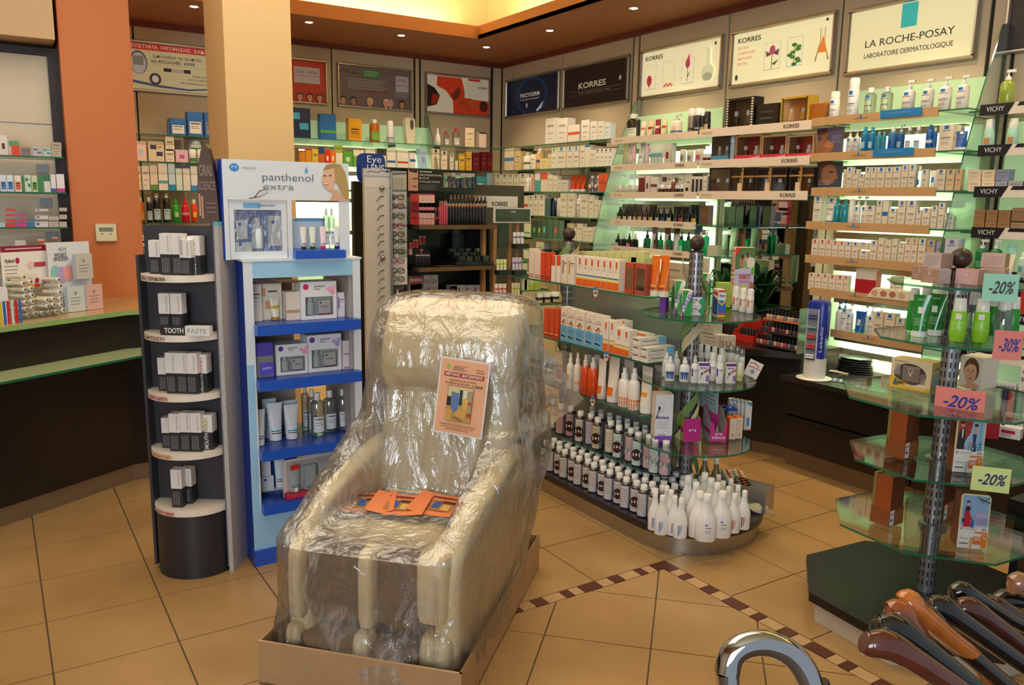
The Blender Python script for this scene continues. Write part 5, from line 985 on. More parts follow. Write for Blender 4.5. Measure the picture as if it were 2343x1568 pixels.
t = thing('flat_packet', 'flat brown and blue packet lying across cartons on the top blue shelf', 'packet', PD.at(PD.su(660, zA), PD.sz(650, 646, .1)[1]+.002, .1), PD.rz); obj('sheet', B().box(-.12, .08, -.05, .05, 0, .006, M('7a4a34', .3)), t); obj('label', B().box(-.12, -.02, -.045, .05, .006, .007, M('3a7ab8')), t)
row(PD, zB_, 'on second blue shelf of the display', GP, 'C 567 629 786 8a888e h 5a48b0;C 784 816 812 ecdee0 i 6b3fa0;C 784 816 780 ecdee0 i 6b3fa0 - @.062', near=True, dmax=.12, back=.02)
pbox(634, 706, 788, zB_, 'white gift carton with a small red-tipped tube, second blue shelf', acc='5a3aa0'); pbox(705, 782, 766, zB_, 'white gift carton with lilac flowers and a window, second blue shelf')
letters(obj('tag_card', B().box(-.03, .03, -.001, 0, 0, .055, M('5a50c8')), None, PD.at(PD.su(614, zB_), zB_+.01, .015), PD.rz, 'small purple tag card before the grey carton on the second blue shelf', 'tag'), 'ΔΩΡΟ', .01, WHITE, 0, -.0015, .03)
row(PD, zC, 'on third blue shelf of the display', GP, 'T 573 596 930 d8e8ee W 9fc8dc e8ecf0 <.10;T 606 640 916 dce8ee W 9fc8dc e8ecf0 <.11;T 652 690 920 dce8ee W 9fc8dc e8ecf0 <.12;T 617 655 926 eef0f2 i 2a9ac0 f2f2f2 <.06;T 579 615 942 eef0f2 i 2a9ac0 f2f2f2 <.02;T 656 691 930 eef0f2 i 2a9ac0 f2f2f2 <.05;B 694 712 882 ~b8c8d0 W e8ecee f2efe8 <.17;B 708 730 893 ~b8c8d0 W e8ecee f2efe8 <.11;B 717 749 902 ~c8d4d8 W eceef0 f2efe8 <.05;B 746 776 896 ~c8d4d8 W eceef0 f2efe8 <.08;B 778 798 884 ~b8c8d0 W e8ecee f2efe8 <.16;B 777 808 893 ~c8d4d8 W eceef0 f2efe8 <.09', near=True, dmax=.09, back=.0)
# set on the lowest shelf
t = thing('blue_set_box', 'white-rimmed blue set box with tube and small cartons, lowest blue shelf', 'gift box', PD.at(PD.su(643, zD, .05), zD+.001, .05), PD.rz); w, h = .19, .24
obj('frame', B().box(-w/2, w/2, .06, .07, 0, h, PW), t); obj('insert', B().box(-w*.46, w*.46, .05, .0601, h*.1, h*.95, M('1e3f8a', .5)), t)
for x, z_, w_, h_ in ((-.3, .63, .22, .52), (-.28, .22, .3, .28), (.28, .8, .3, .25)): c_ = obj('small_carton', B().box(w*(x-w_/2), w*(x+w_/2), .02, .05, h*(z_-h_/2), h*(z_+h_/2), M('e4e6ec')), t); obj('print', B().disc(w*(x-w_*.15), .0195, h*(z_+h_*.28), .006, .006, BLUE), c_)
for n_, me in item_parts('T', .05, .15, .05, 'e8ecf0', 'i', '2a9ac0', 'f0f0f0', True): obj(n_ if n_ != 'body' else 'tube', me, t, (.004, .02, .03))
t = thing('travel_set_carton', 'clear-fronted travel set with red corner tag, leaning on the lowest blue shelf', 'gift box', PD.at(PD.su(715, zD, -.02), zD+.001, -.02), PD.rz+.1); w, h = .24, .17
obj('frame', B().box(-w/2, w/2, .035, .04, 0, h, M('e8d8d4')), t); obj('cover', B().box(-w/2, w/2, -.001, .0, 0, h, CLEAR), t); obj('foot', B().box(-w/2, w/2, -.0015, .03, 0, h*.14, M('d0304a')), t); obj('tag', B().box(-w*.42, -w*.25, -.003, -.0015, h*.78, h*.9, M('d02a20')), t)
for i in range(3):
    for n_, me in item_parts('T' if i != 1 else 'C', .05, .11, .03, 'e8ecf0', 'i', '2a9ac0', 'f0f0f0', True): obj('small_'+n_, me, t, (-.075+.07*i, .018, h*.16))
# ================================================================ MASSAGE CHAIR IN ITS CARDBOARD TRAY
from mathutils import noise
TP = Pl(2.2775, -.878, -.7287, -.6848)
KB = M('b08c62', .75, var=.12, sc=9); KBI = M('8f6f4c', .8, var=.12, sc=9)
tray_ = thing('cardboard_tray', 'low brown cardboard tray box under the wrapped massage chair', 'box', TP.at(0, 0, 0), TP.rz)
TH, THW, TD = .155, .353, 1.114
obj('base', B().box(-THW, THW, 0, TD, .001, .008, KBI), tray_)
for nm, a in (('front_wall', (-THW, THW, 0, .008)), ('back_wall', (-THW, THW, TD-.008, TD)), ('side_wall', (-THW, -THW+.008, .008, TD-.008)), ('side_wall', (THW-.008, THW, .008, TD-.008))): obj(nm, B().box(*a, .001, TH, KB), tray_)
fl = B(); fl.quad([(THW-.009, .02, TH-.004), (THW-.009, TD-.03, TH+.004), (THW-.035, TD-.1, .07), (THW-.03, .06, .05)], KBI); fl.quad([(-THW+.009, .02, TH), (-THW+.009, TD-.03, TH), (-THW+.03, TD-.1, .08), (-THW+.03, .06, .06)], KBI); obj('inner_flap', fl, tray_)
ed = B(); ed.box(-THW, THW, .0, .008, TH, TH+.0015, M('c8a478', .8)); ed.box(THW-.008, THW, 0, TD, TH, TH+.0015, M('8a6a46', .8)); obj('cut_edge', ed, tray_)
LEA = M('e8cf9c', .42, var=.04, bump=.15, sc=60); BRN = M('604630', .75, var=.15, bump=.3, sc=50)
ch = thing('massage_chair', 'cream leather massage chair wrapped in clear plastic, standing in a cardboard tray', 'massage chair', TP.at(0, .009, 0), TP.rz)
def sx(x, y, z=9): return x+.17*(y-.12)*max(0, min(1, (z-.08)/.55))
def sring(cx, cy, z, hx, hy, p=.45, n=28, tz=0.):
    out = []
    for i in range(n):
        a = 2*math.pi*i/n; c, s_ = math.cos(a), math.sin(a)
        x = cx+hx*math.copysign(abs(c)**p, c); y = cy+hy*math.copysign(abs(s_)**p, s_); out.append((sx(x, y, z), y, z+tz*(y-cy)))
    return out
def loft(secs, mat, p=.45): return B().rings([sring(0+c, y, z, hx, hy, p) for c, y, z, hx, hy in secs], mat)
obj('backrest', loft([(0, .57, .36, .20, .04), (0, .58, .38, .235, .06), (0, .62, .6, .245, .075), (0, .67, .78, .255, .08), (0, .715, .96, .26, .08), (0, .75, 1.10, .26, .075), (0, .76, 1.14, .23, .05)], LEA), ch)
for x in (-.12, 0, .12): obj('back_channel', B().rings([sring(x, y, z, .055, .022, .9, 16) for y, z in ((.545, .44), (.535, .5), (.575, .7), (.615, .86), (.63, .92))], LEA), ch)
obj('headrest', loft([(0, .665, .885, .20, .03), (0, .66, .90, .25, .06), (0, .66, .96, .262, .082), (0, .69, 1.08, .265, .085), (0, .72, 1.17, .262, .075), (0, .735, 1.205, .24, .055), (0, .74, 1.217, .19, .03)], LEA), ch)
def shell(xc, t, out, mat):
    cy = sum(p[0] for p in out)/len(out); cz = sum(p[1] for p in out)/len(out); rs = []
    for dx, ins in ((-.5, .14), (-.44, .06), (-.3, .015), (-.1, 0), (.1, 0), (.3, .015), (.44, .06), (.5, .14)):
        rs.append([(sx(xc+dx*t, y, z), y+(cy-y)*ins*.6, z+(cz-z)*ins*.6) for y, z in out])
    return B().rings(rs, mat)
def smooth(pts, k=4):
    o = []; n = len(pts)
    for i in range(n):
        p0, p1, p2, p3 = pts[i-1], pts[i], pts[(i+1) % n], pts[(i+2) % n]
        for j in range(k):
            t = j/k; o.append(tuple(.5*((2*p1[q])+(-p0[q]+p2[q])*t+(2*p0[q]-5*p1[q]+4*p2[q]-p3[q])*t*t+(-p0[q]+3*p1[q]-3*p2[q]+p3[q])*t**3) for q in (0, 1)))
    return o
arm_o = smooth([(.13, .06), (.11, .30), (.145, .45), (.22, .535), (.34, .60), (.48, .65), (.60, .69), (.70, .68), (.78, .58), (.84, .42), (.87, .2), (.87, .06), (.6, .04), (.3, .04)])
obj('armrest', shell(-.262, .088, arm_o, LEA), ch); obj('armrest', shell(.262, .088, arm_o, LEA), ch)
obj('seat', B().rings([[(sx(x_*.225, y, zc), y, zc+hz_*z_) for x_, z_ in [(math.copysign(abs(math.cos(a))**.4, math.cos(a)), math.copysign(abs(math.sin(a))**.5, math.sin(a))) for a in [2*math.pi*i/28 for i in range(28)]]] for y, zc, hz_ in ((.215, .40, .03), (.225, .405, .055), (.26, .41, .075), (.32, .41, .075), (.45, .395, .07), (.6, .38, .07))], LEA), ch)
obj('seat_base', B().box(-.2, .25, .26, .8, .03, .34, M('4a3c30', .6)), ch)
def pad(x0, x1, y0, y1, z0, z1, mat, nm):
    cx, cy = (x0+x1)/2, (y0+y1)/2; hx, hy = (x1-x0)/2, (y1-y0)/2; h = z1-z0
    return obj(nm, B().rings([[(q[0]-sx(0, q[1], q[2]), q[1], q[2]) for q in sring(cx, cy, z0+h*t, hx*k, hy*k2, .5, 24)] for t, k, k2 in ((0, .6, .6), (.04, .88, .88), (.15, 1, 1), (.5, 1, 1.0), (.84, 1, .95), (.95, .9, .8), (1, .55, .45))], mat), ch)
pad(-.285, -.228, .072, .22, .19, .465, LEA, 'calf_wall'); pad(-.035, .02, .075, .20, .19, .465, LEA, 'calf_wall'); pad(.165, .275, .078, .23, .235, .475, LEA, 'calf_wall')
pad(-.24, -.035, .10, .22, .19, .45, BRN, 'calf_pad'); pad(.02, .17, .11, .22, .19, .445, BRN, 'calf_pad')
pad(-.295, -.24, .06, .18, .02, .175, LEA, 'foot_wall'); pad(-.05, .01, .06, .16, .02, .175, LEA, 'foot_wall'); pad(.18, .29, .062, .21, .02, .20, LEA, 'foot_wall')
pad(-.255, -.05, .06, .19, .02, .15, BRN, 'foot_pad'); pad(.01, .18, .06, .19, .02, .15, BRN, 'foot_pad')
# wrapping film
FILM = glassy('wrap_film', (.95, .95, .96), .15, .12, .045, 1.0, 12., (.95, .98, 1, 1)); FILM2 = glassy('flap_film', (.90, .91, .92), .26, .14, .24, 1.1, 12., (.95, .98, 1, 1))
prof = [(.06, 0, .485, .338, .475), (.18, 0, .475, .338, .455), (.28, 0, .475, .336, .445), (.40, .0, .47, .338, .44), (.475, .0, .47, .338, .44), (.50, 0, .49, .338, .42), (.54, 0, .54, .338, .38), (.60, 0, .58, .338, .33), (.67, 0, .63, .336, .26), (.74, 0, .67, .326, .22), (.82, 0, .695, .312, .20), (.95, 0, .705, .302, .185), (1.08, 0, .715, .298, .175), (1.18, 0, .735, .292, .14), (1.225, 0, .755, .27, .09), (1.245, 0, .76, .20, .05)]
def pin(z):
    for a, b in zip(prof, prof[1:]):
        if a[0] <= z <= b[0]:
            t = (z-a[0])/(b[0]-a[0]); t = t*t*(3-2*t)*.5+t*.5; return [a[i]+(b[i]-a[i])*t for i in range(5)]
    return list(prof[-1])
NA, NL = 130, 92
rs = []
for l in range(NL+1):
    z = .06+(1.245-.06)*l/NL; _, cx, cy, hx, hy = pin(z); r = []
    for i in range(NA):
        a = 2*math.pi*i/NA; c, s_ = math.cos(a), math.sin(a); p = .30 if z < .78 else .45
        x = cx+hx*math.copysign(abs(c)**p, c); y = cy+hy*math.copysign(abs(s_)**p, s_)
        if s_ < 0 and z > .48:                              # film sinks in between the armrests
            k = max(0, min(1, (.235-abs(x-cx))/.07)); k = k*k*(3-2*k); yi = .2 if z < .49 else min(.50, .2+(z-.49)*8.6) if z < .525 else min(.575, .50+(z-.525)*.2)
            tz_ = max(0, min(1, (z-.48)/.04)); fade = 1-max(0, min(1, (z-.90)/.08)); yi2 = yi
            if yi2 > y: y = y+(yi2-y)*k*tz_*fade
        if s_ < -.3 and z < .46: y += .018*max(0, math.cos(x*2*math.pi/.235+.3))*min(1, (.47-z)/.06)*(1 if abs(x) < .25 else 0)
        q = Vector((x*5, y*5, z*2.4)); n1 = noise.noise(q); q2 = Vector((x*15, y*15, z*6)); n2 = 1-abs(noise.noise(q2))*2; q3 = Vector((x*34, y*34, z*26)); n3 = 1-abs(noise.noise(q3))*2
        low = .55+2.0*max(0, 1-z/.50)
        hi = 1+1.1*max(0, 1-z/.5); dsp = (.010*n1+.005*n2*hi**.5+.002*n3*hi*1.2)*low*.9+.002
        y += dsp*s_*.9; r.append((sx(x+dsp*c, y, z), y, z+.004*n1))
    rs.append(r)
fb = B().rings(rs, FILM, cap0=False, cap1=True)
obj('plastic_film', fb, ch)
# loose flap of film beside the head
fp = B(); G = 16; corners = [(1196, 735, .72), (1332, 918, .95), (1222, 1012, .9), (1190, 1040, .7)]
tl, trr, brr, bl_ = [(TP.sz(u, v, bk)[0], bk-.009, TP.sz(u, v, bk)[1]) for u, v, bk in corners]
pts_ = []
for j in range(G+1):
    for i in range(G+1):
        s_, t_ = i/G, j/G
        top = [tl[k]+(trr[k]-tl[k])*s_ for k in range(3)]; bot = [bl_[k]+(brr[k]-bl_[k])*s_ for k in range(3)]
        q = Vector([top[k]+(bot[k]-top[k])*t_ for k in range(3)]); n = noise.noise(q*9)*.022+(1-abs(noise.noise(q*22))*2)*.007
        pts_.append((q.x+n*.6, q.y+n, q.z))
fp.v = pts_
for j in range(G):
    for i in range(G): k = j*(G+1)+i; fp.face([k, k+1, k+G+2, k+G+1], FILM2, True)
obj('film_flap', fp, ch)
obj('tape', B().box(-.02, .02, -.001, .001, -.03, .03, M('d8b890', .6)), ch, (lambda q: (q[0], .86, q[1]))(TP.sz(1245, 930, .86)))
# poster on the chest
SAL = M('f0b084', .6, var=.02); 
q0 = TP.sz(1004, 978, .575); q1 = TP.sz(1066, 812, .60)
s_c, z_b = TP.sz(1050, 978, .58); z_t = TP.sz(1064, 813, .60)[1]; pw = .185
po = thing('contest_poster', 'salmon paper poster with a red heading, stuck on the wrapped chair back', 'poster', TP.at(s_c+.026, z_b, .478), TP.rz)
po.rotation_euler = (-.10, .085, TP.rz)
ph = (z_t-z_b)*1.02
obj('sheet', B().box(-pw/2, pw/2, 0, .001, 0, ph, M('eee4e4', .5)), po)
c = Card(po, pw, ph, -.0006); c.rect(.03, .02, .97, .98, SAL); c.rect(.11, .755, .97-.06, .815, 'b02018'); c.txt('ΜΕΓΑΛΟΣ  ΔΙΑΓΩΝΙΣΜΟΣ', .51, .785, .034, 'f4ece4', w=.74, bold=.02)
c.rect(.13, .87, .22, .9, 'a8b84a'); c.rect(.16, .85, .19, .92, 'a8b84a'); c.txt('Συνεργαζόμενο Φαρμακείο', .42, .905, .014, 'b08050', w=.26); c.txt('Παπαδόπουλου Μαρία', .38, .88, .014, '5a4a40', w=.2); c.txt('Παπαδοπούλου Ελένη', .40, .855, .014, '5a4a40', w=.26); c.txt('panthenol', .82, .885, .016, '5a4a40', w=.16); c.txt('& MEDISEI', .82, .85, .016, '5a4a40', w=.16)
c.txt('Διεκδικείστε μια μοναδική', .5, .715, .022, '5a4a3a', w=.54); c.txt('πολυθρόνα μασάζ αξίας', .40, .675, .022, '5a4a3a', w=.5); c.txt('1.500€', .8, .665, .034, '4a3a2a', w=.22, bold=.01)
c.rect(.22, .18, .74, .645, 'a84a28'); c.rect(.23, .187, .73, .638, 'c89a48'); c.rect(.23, .48, .73, .638, 'd8c890'); c.rect(.23, .38, .31, .50, '1a1614'); c.poly([(.31, .34), (.42, .28), (.42, .55), (.31, .57)], '6a7aa0'); c.rect(.42, .30, .455, .56, '2a7ad0'); c.rect(.47, .4, .53, .60, '2a2a2c'); c.rect(.55, .44, .62, .6, 'e4dcb8'); c.rect(.63, .30, .73, .6, 'a89870'); c.rect(.66, .42, .72, .46, 'c03020'); c.rect(.66, .26, .73, .31, 'c03020')
c.poly([(.55, .36), (.56, .50), (.66, .49), (.65, .33)], 'e0b050'); c.poly([(.41, .30), (.50, .36), (.65, .33), (.62, .22), (.44, .26)], 'd8a040'); c.poly([(.40, .25), (.58, .2), (.57, .19), (.38, .23)], '8a5a30'); c.rect(.23, .187, .36, .34, 'd0a050')
c.txt('Το Φαρμακείο μας σε συνεργασία με την εταιρία καλλυντικών', .5, .135, .016, '6a4a34', w=.74); c.txt('Panthenol Extra & Medisei κληρώνει σε έναν τυχερό', .5, .105, .016, '6a4a34', w=.66); c.txt('μια πολυτελή πολυθρόνα μασάζ', .5, .075, .016, '6a4a34', w=.46); c.done()
# flyers lying on the seat
for i, (u, v, rot_) in enumerate(((838, 1160, .28), (915, 1166, .06), (1010, 1170, -.10))):
    s_, z_ = 0, .492; P_ = onz(u, v, .51)
    t = thing('flyer', ('orange flyer on the chair seat, the one nearest the display side', 'orange flyer on the chair seat, the middle of three overlapping', 'orange flyer on the chair seat, the one nearest the gondola side')[i], 'flyer', (P_.x, P_.y, .523+.003*i), TP.rz+rot_, 'flyers on the chair seat')
    t.rotation_euler = (.10, 0, TP.rz+rot_); b = B(); L_, W_ = .105, .075; n = 6
    for a in range(n):
        x0, x1 = -L_+2*L_*a/n, -L_+2*L_*(a+1)/n; f = lambda x: .012*(x/L_)**2
        b.quad([(x0, -W_, f(x0)), (x1, -W_, f(x1)), (x1, W_, f(x1)+.004), (x0, W_, f(x0)+.004)], M('f08a54', .6), True)
    obj('sheet', b, t)
    g = B(); 
    for k, (x0, x1, y0, y1, cc) in enumerate(((-.05, .06, -.045, .03, 'b87a40'), (-.03, .0, -.03, .02, '3a5a9a'), (.01, .04, -.04, .0, 'e0b060'), (-.08, .07, .045, .055, '8a2018'), (.0, .05, .01, .025, '3a2a20'))): g.quad([(x0, y0, .0045+.0006*k), (x1, y0, .0045+.0006*k), (x1, y1, .0055+.0006*k), (x0, y1, .0055+.0006*k)], M(cc, .6))
    obj('print', g, t)

# ================================================================ EYEWEAR STAND
EP = Pl(5.22, -2.16, 0, -1)
ey = thing('eyewear_stand', 'white floor stand with a chrome rod of reading glasses and side mirror', 'display stand', EP.at(0, 0, 0), EP.rz)
e0, e1 = EP.su(834, 1.5), EP.su(893, 1.5)
obj('panel', B().box(e0, e1, 0, .03, .0, 1.80, M('d6d2cc', .4)), ey)
obj('chrome_rod', B().tube([(e1, -.02, .3), (e1, -.02, 1.78)], .009, STEEL, 10), ey)
m0, m1 = EP.su(897, 1.5), EP.su(931, 1.5); zm = EP.sz(915, 590)[1]; zl = EP.sz(915, 652)[1]
mp_ = obj('side_mirror', B().box(m0, m1, .0, .006, zm, 1.79, M('d0d4d4', .03, 1., var=0.)), ey); obj('mirror_foot', B().box(m0, m1, 0, .006, zl, zm, M('e0dedc', .35)), ey)
hdz = EP.sz(860, 430)[1]; c = Card(ey, e1-e0, 1.8-hdz, -.0012); c.X = lambda f: e0+f*(e1-e0); c.Z = lambda q: hdz+q*(1.8-hdz)
c.rect(0, .5, 1, 1, 'c8ccd0'); c.rect(0, 0, 1, .5, 'dcd8d0'); c.poly([(.1, .8), (.3, .85), (.5, .78), (.52, .8), (.3, .88), (.1, .83)], '3a3a3a'); c.poly([(.5, .78), (.7, .9), (.9, .8), (.9, .83), (.7, .94), (.5, .82)], '3a3a3a'); c.rect(.85, .82, .97, .95, '3a4a6a'); c.rect(0, .6, 1, .62, '8a8a8a'); c.done()
for z_ in (EP.sz(866, 430)[1], EP.sz(866, 590)[1], EP.sz(866, 790)[1]): obj('knob', B().ball(((e0+e1)/2+.03, -.012, z_), .018, STEEL, 12), ey)
gv = [25, 75, 130, 185, 230, 270, 325, 375, 430, 475, 525, 570, 620, 665, 715, 760, 805, 855]
gcol = ['1a1a1c', '5a2028', '1a1a1c', '8a2a4a', '2a2a2c', '1a1a1c', '1a1a1c', '8a3058', '141416', '2a5a58', '3a3a3c', '6a2030', '1a1a1c', '141416', '141416', '5a1c20', '3a3a3c', '141416']
ga = {}
for i, (y, c_) in enumerate(zip(gv, gcol)):
    v = 440+y/2.377; z = EP.sz(880, v, -.05)[1]
    if c_ not in ga:
        b = B(); mt = M(c_, .25)
        for sx_ in (-.033, .033): b.tube([(sx_+.027*math.copysign(abs(math.cos(a))**.6, math.cos(a)), 0, .016*math.copysign(abs(math.sin(a))**.6, math.sin(a))) for a in [2*math.pi*k/14 for k in range(15)]], .003, mt, 5)
        b.tube([(-.007, 0, .005), (0, -.003, .009), (.007, 0, .005)], .002, mt, 5)
        tm = B()
        for sx_ in (-1, 1): tm.tube([(sx_*.062, 0, .008), (sx_*.066, .05, .004), (sx_*.064, .10, .0), (sx_*.062, .135, -.03)], .0026, mt, 5)
        le = B(); 
        for sx_ in (-.033, .033): le.disc(sx_, 0, 0, .026, .015, CLEAR, 14)
        ga[c_] = (b.mesh('rims'), tm.mesh('temples'), le.mesh('lenses'))
    t = thing('reading_glasses', f'{cname(c_)} framed reading glasses on the chrome rod, {ORD[i]} from top', 'glasses', EP.at(e1+.035, z, -.03), EP.rz+2.05, 'reading glasses on the white stand')
    for n_, me in zip(('rims', 'temples', 'lenses'), ga[c_]): obj(n_, me, t)
    if i % 2 == 0: obj('price_tag', B().box(-.005, .012, -.004, -.003, -.045, -.012, M('dcdce0')), t)
sg = Pl(5.32, -2.16, 0, -1); s0, s1 = sg.su(817, 1.8), sg.su(882, 1.8); z0, z1 = sg.sz(850, 420)[1], sg.sz(850, 351)[1]; w = s1-s0; h = z1-z0
rrp = [(w/2*math.copysign(min(1, abs(math.cos(a))**.45), math.cos(a)), h/2+h/2*math.copysign(abs(math.sin(a))**.45, math.sin(a))) for a in [2*math.pi*i/28 for i in range(28)]]
t = thing('blue_eye_sign', 'rounded blue sign reading Eye above the glasses stand', 'sign', sg.at((s0+s1)/2, z0, 0), sg.rz); obj('board', B().slab(rrp, 0, .012, M('1c3a8c', .3)), t); letters(t, 'Eye', h*.24, WHITE, .02, -.001, h*.80, w=w*.5); letters(t, 'LENS', h*.24, WHITE, .03, -.001, h*.5, w=w*.6, bold=.01); obj('post', B().box(-.01, .01, .012, .03, -z0, h*.5, DF), t)
dk = Pl(5.5, 0, 0, -1); s0, s1 = dk.su(813, 1), dk.su(848, 1)
obj('dark_banner_stand', B().box(-(s1-s0)/2, (s1-s0)/2, 0, .05, 0, 1.72, M('1c1410', .35, var=.9, sc=6)), None, dk.at((s0+s1)/2, 0, 0), dk.rz, 'dark mottled upright board between the blue display and glasses stand', 'stand')

# ================================================================ MAKE-UP STAND
KPn = Pl(5.30, 0, 0, -1); KPb = Pl(5.62, 0, 0, -1)
a0, a1 = KPn.su(959, 1.42), KPn.su(1139, 1.42); wk_ = a1-a0; kc = (a0+a1)/2
ms = thing('makeup_stand', 'tall black make-up stand with sloping shelves and a mirror header', 'display stand', KPn.at(kc, 0, 0), KPn.rz)
BK = M('151314', .35)
obj('back_board', B().box(-wk_/2-.07, wk_/2+.03, .40, .43, 0, 1.83, BK), ms)
for sx_ in (-1, 1): obj('side_board', B().slab([(sx_*(wk_/2+.03)-.01, 0), (sx_*(wk_/2+.03)+.01, 0), (sx_*(wk_/2+.03)+.01, 1.42), (sx_*(wk_/2+.03)-.01, 1.42)], .18, .40, BK), ms)
for x in (wk_/2-.045, wk_/2+.05): obj('wood_upright', B().box(x-.015, x+.015, .12, .16, 0, 1.40, M('b08050', .5)), ms)
for z, wd in ((1.42, 1), (1.116, 1), (.80, 1)):
    sh = obj('shelf', B().box(-wk_/2, wk_/2, 0, .4, z-.03, z, BK), ms); obj('edge', B().box(-wk_/2, wk_/2, -.002, 0, z-.03, z, M('6a4e34', .4)), sh); obj('wing', B().quad([(-wk_/2-.06, .1, z), (-wk_/2, 0, z), (-wk_/2, .35, z+.14), (-wk_/2-.07, .38, z+.10)], M('2a2a30', .3)), sh)
hq = KPb; b0, b1 = hq.su(931, 1.75)-kc, hq.su(1087, 1.75)-kc; zt_ = 1.825; zb_ = hq.sz(1000, 438)[1]
hd2 = obj('header', B().box(b0, b1, .30, .32, zb_, zt_, BK), ms); c = Card(hd2, b1-b0, zt_-zb_, .2994); c.X = lambda f: b0+f*(b1-b0); c.Z = lambda q: zb_+q*(zt_-zb_)
c.rect(0, 0, .14, 1, 'd8a890'); c.ell(.10, .55, .045, .03, '3a2820', 10); c.poly([(.0, 1), (.14, 1), (.12, .8), (.02, .86)], '3a2018'); c.ell(.09, .2, .03, .04, 'b04048', 10); c.rect(.14, 0, .2, 1, '1c1416')
c.txt('KORRES', .25, .87, .07, 'ece8e0', w=.17, bold=.02); c.txt('PROFESSIONAL', .32, .72, .085, 'ece8e0', w=.33); c.txt('BLACK', .225, .58, .085, 'ece8e0', w=.14); c.txt('COLLECTION', .30, .42, .085, 'ece8e0', w=.29); c.lines(.16, .4, .08, .28, 4, '8a8684', .02); c.done()
obj('header_mirror', B().box(b0+(b1-b0)*.5, b0+(b1-b0)*.97, .294, .299, zb_+.03, zt_-.02, M('b8bcb8', .03, 1., var=0)), ms)
GM = 'make-up goods on the black stand'
def wms(i): return f'on {ORD[i]} black make-up shelf'
KPm = Pl(5.40, 0, 0, -1)
row(KPm, 1.42, wms(0), GM, 'C 942 958 498 c02a2a - - - *2 @0.000;C 959 995 498 e8a0a0 t f0d0c8 - *4 @0.000;C 942 958 480 b02438 - - - *2 @0.042;C 959 995 480 e0b0a8 t c84060 - *4 @0.042;C 942 958 462 8a2438 - - - *2 @0.084;C 959 995 462 d88a98 t f0d0c8 - *4 @0.084;C 942 958 444 c83a3a - - - *2 @0.126;C 959 995 444 ecc0b8 t c84060 - *4 @0.126;C 928 941 452 4a5a64 <.15;B 978 1008 475 3a1c18 b c03a30 b07a4a *5;B 1006 1026 460 c8485a - - e0989a *4 <-.02;B 1018 1116 452 2a2422 t c8a080 1a1614 *12 <.06;B 1015 1110 466 1a1716 - - b08060 *14;B 1030 1116 446 1a1716 - - 8a6a50 *10 <.12', dmax=.03, back=.0)
row(KPm, 1.116, wms(1), GM, 'B 952 986 575 2a2426 t c8c0bc 1a1716 *7;C 937 944 556 c04a5a t f0e0e0 - <.1 @0.115;C 945 951 549 c04a5a t f0e0e0 - <.1 @0.13;C 952 958 549 d8483a t f0e0e0 - <.1 @0.13;C 960 966 541 d8585a t f0e0e0 - <.1 @0.15;C 968 974 541 b04050 t f0e0e0 - <.1 @0.15;C 937 944 571 e8b8b0 <.08 @0.08;C 962 969 571 d8404a t f0e0e0 - <.08 @0.08;C 1036 1062 535 2a3440 <.2', dmax=.03)
for r_ in range(3):
    for q in range(4):
        s_, z_ = KPm.su(1058+20*r_*.0+21*q, 1.15), 0
        pos = KPm.at(KPm.su(1054+18*q, 1.15), 1.14+.025*r_, -.02+.07*r_)
        t = obj('powder_compact', B().box(-.028, .028, 0, .045, 0, .045, M('23262c', .25)), None, pos, KPm.rz, f'dark square powder compact in the sloping tester, row {ORD[r_]} from front, {ORD[q]} along', 'compact', 'compacts on the make-up stand')
obj('tester_block', B().slab([(-.17, 0), (.15, 0), (.15, .028), (-.17, .028)], -.05, .2, M('1d1a1a', .3)), None, KPm.at(KPm.su(1080, 1.117), 1.117, -.02), KPm.rz, 'black tester block carrying the compacts on the make-up stand', 'display block')
t = obj('leaflet', B().box(-.09, .09, -.05, .05, 0, .002, M('5a4a20', .4)), None, KPm.at(KPm.su(1018, 1.117), 1.118, -.03), KPm.rz+.2, 'dark gold leaflet lying on the second make-up shelf', 'leaflet')
row(KPm, .80+.0, wms(2), GM, 'C 936 967 645 d8d0cc t c04050;C 938 968 632 d8d0cc t c04050 - @.055;C 970 1003 648 e0dcd8 p c0a8a8 - *2;C 970 1003 630 e0dcd8 p c0a8a8 - *2 @.06;C 1028 1102 668 dcdadc c b03040 - *4;C 1028 1048 655 dcdadc c b03040 - @.035;C 1028 1102 653 dcdadc c b03040 - *4 @.07;B 975 1025 668 201c1c - - 1a1718 *6 <-.07;B 1029 1043 665 e0a888 - - e8e0d8 *2 <-.08', dmax=.06, back=.08)
pl_ = obj('blusher_palette', B().slab([(-.16, 0), (.14, 0), (.14, .012), (-.16, .012)], -.1, .08, M('141214', .25)), None, KPm.at(KPm.su(1075, .83), .802, -.0), KPm.rz, 'black palette of eight terracotta blushers on the lowest make-up shelf', 'palette')
for i in range(8): obj('powder_pan', B().box(-.145+.07*(i % 4), -.09+.07*(i % 4), -.085+.08*(i//4), -.03+.08*(i//4), .012, .015, M('b8604a', .6)), pl_)
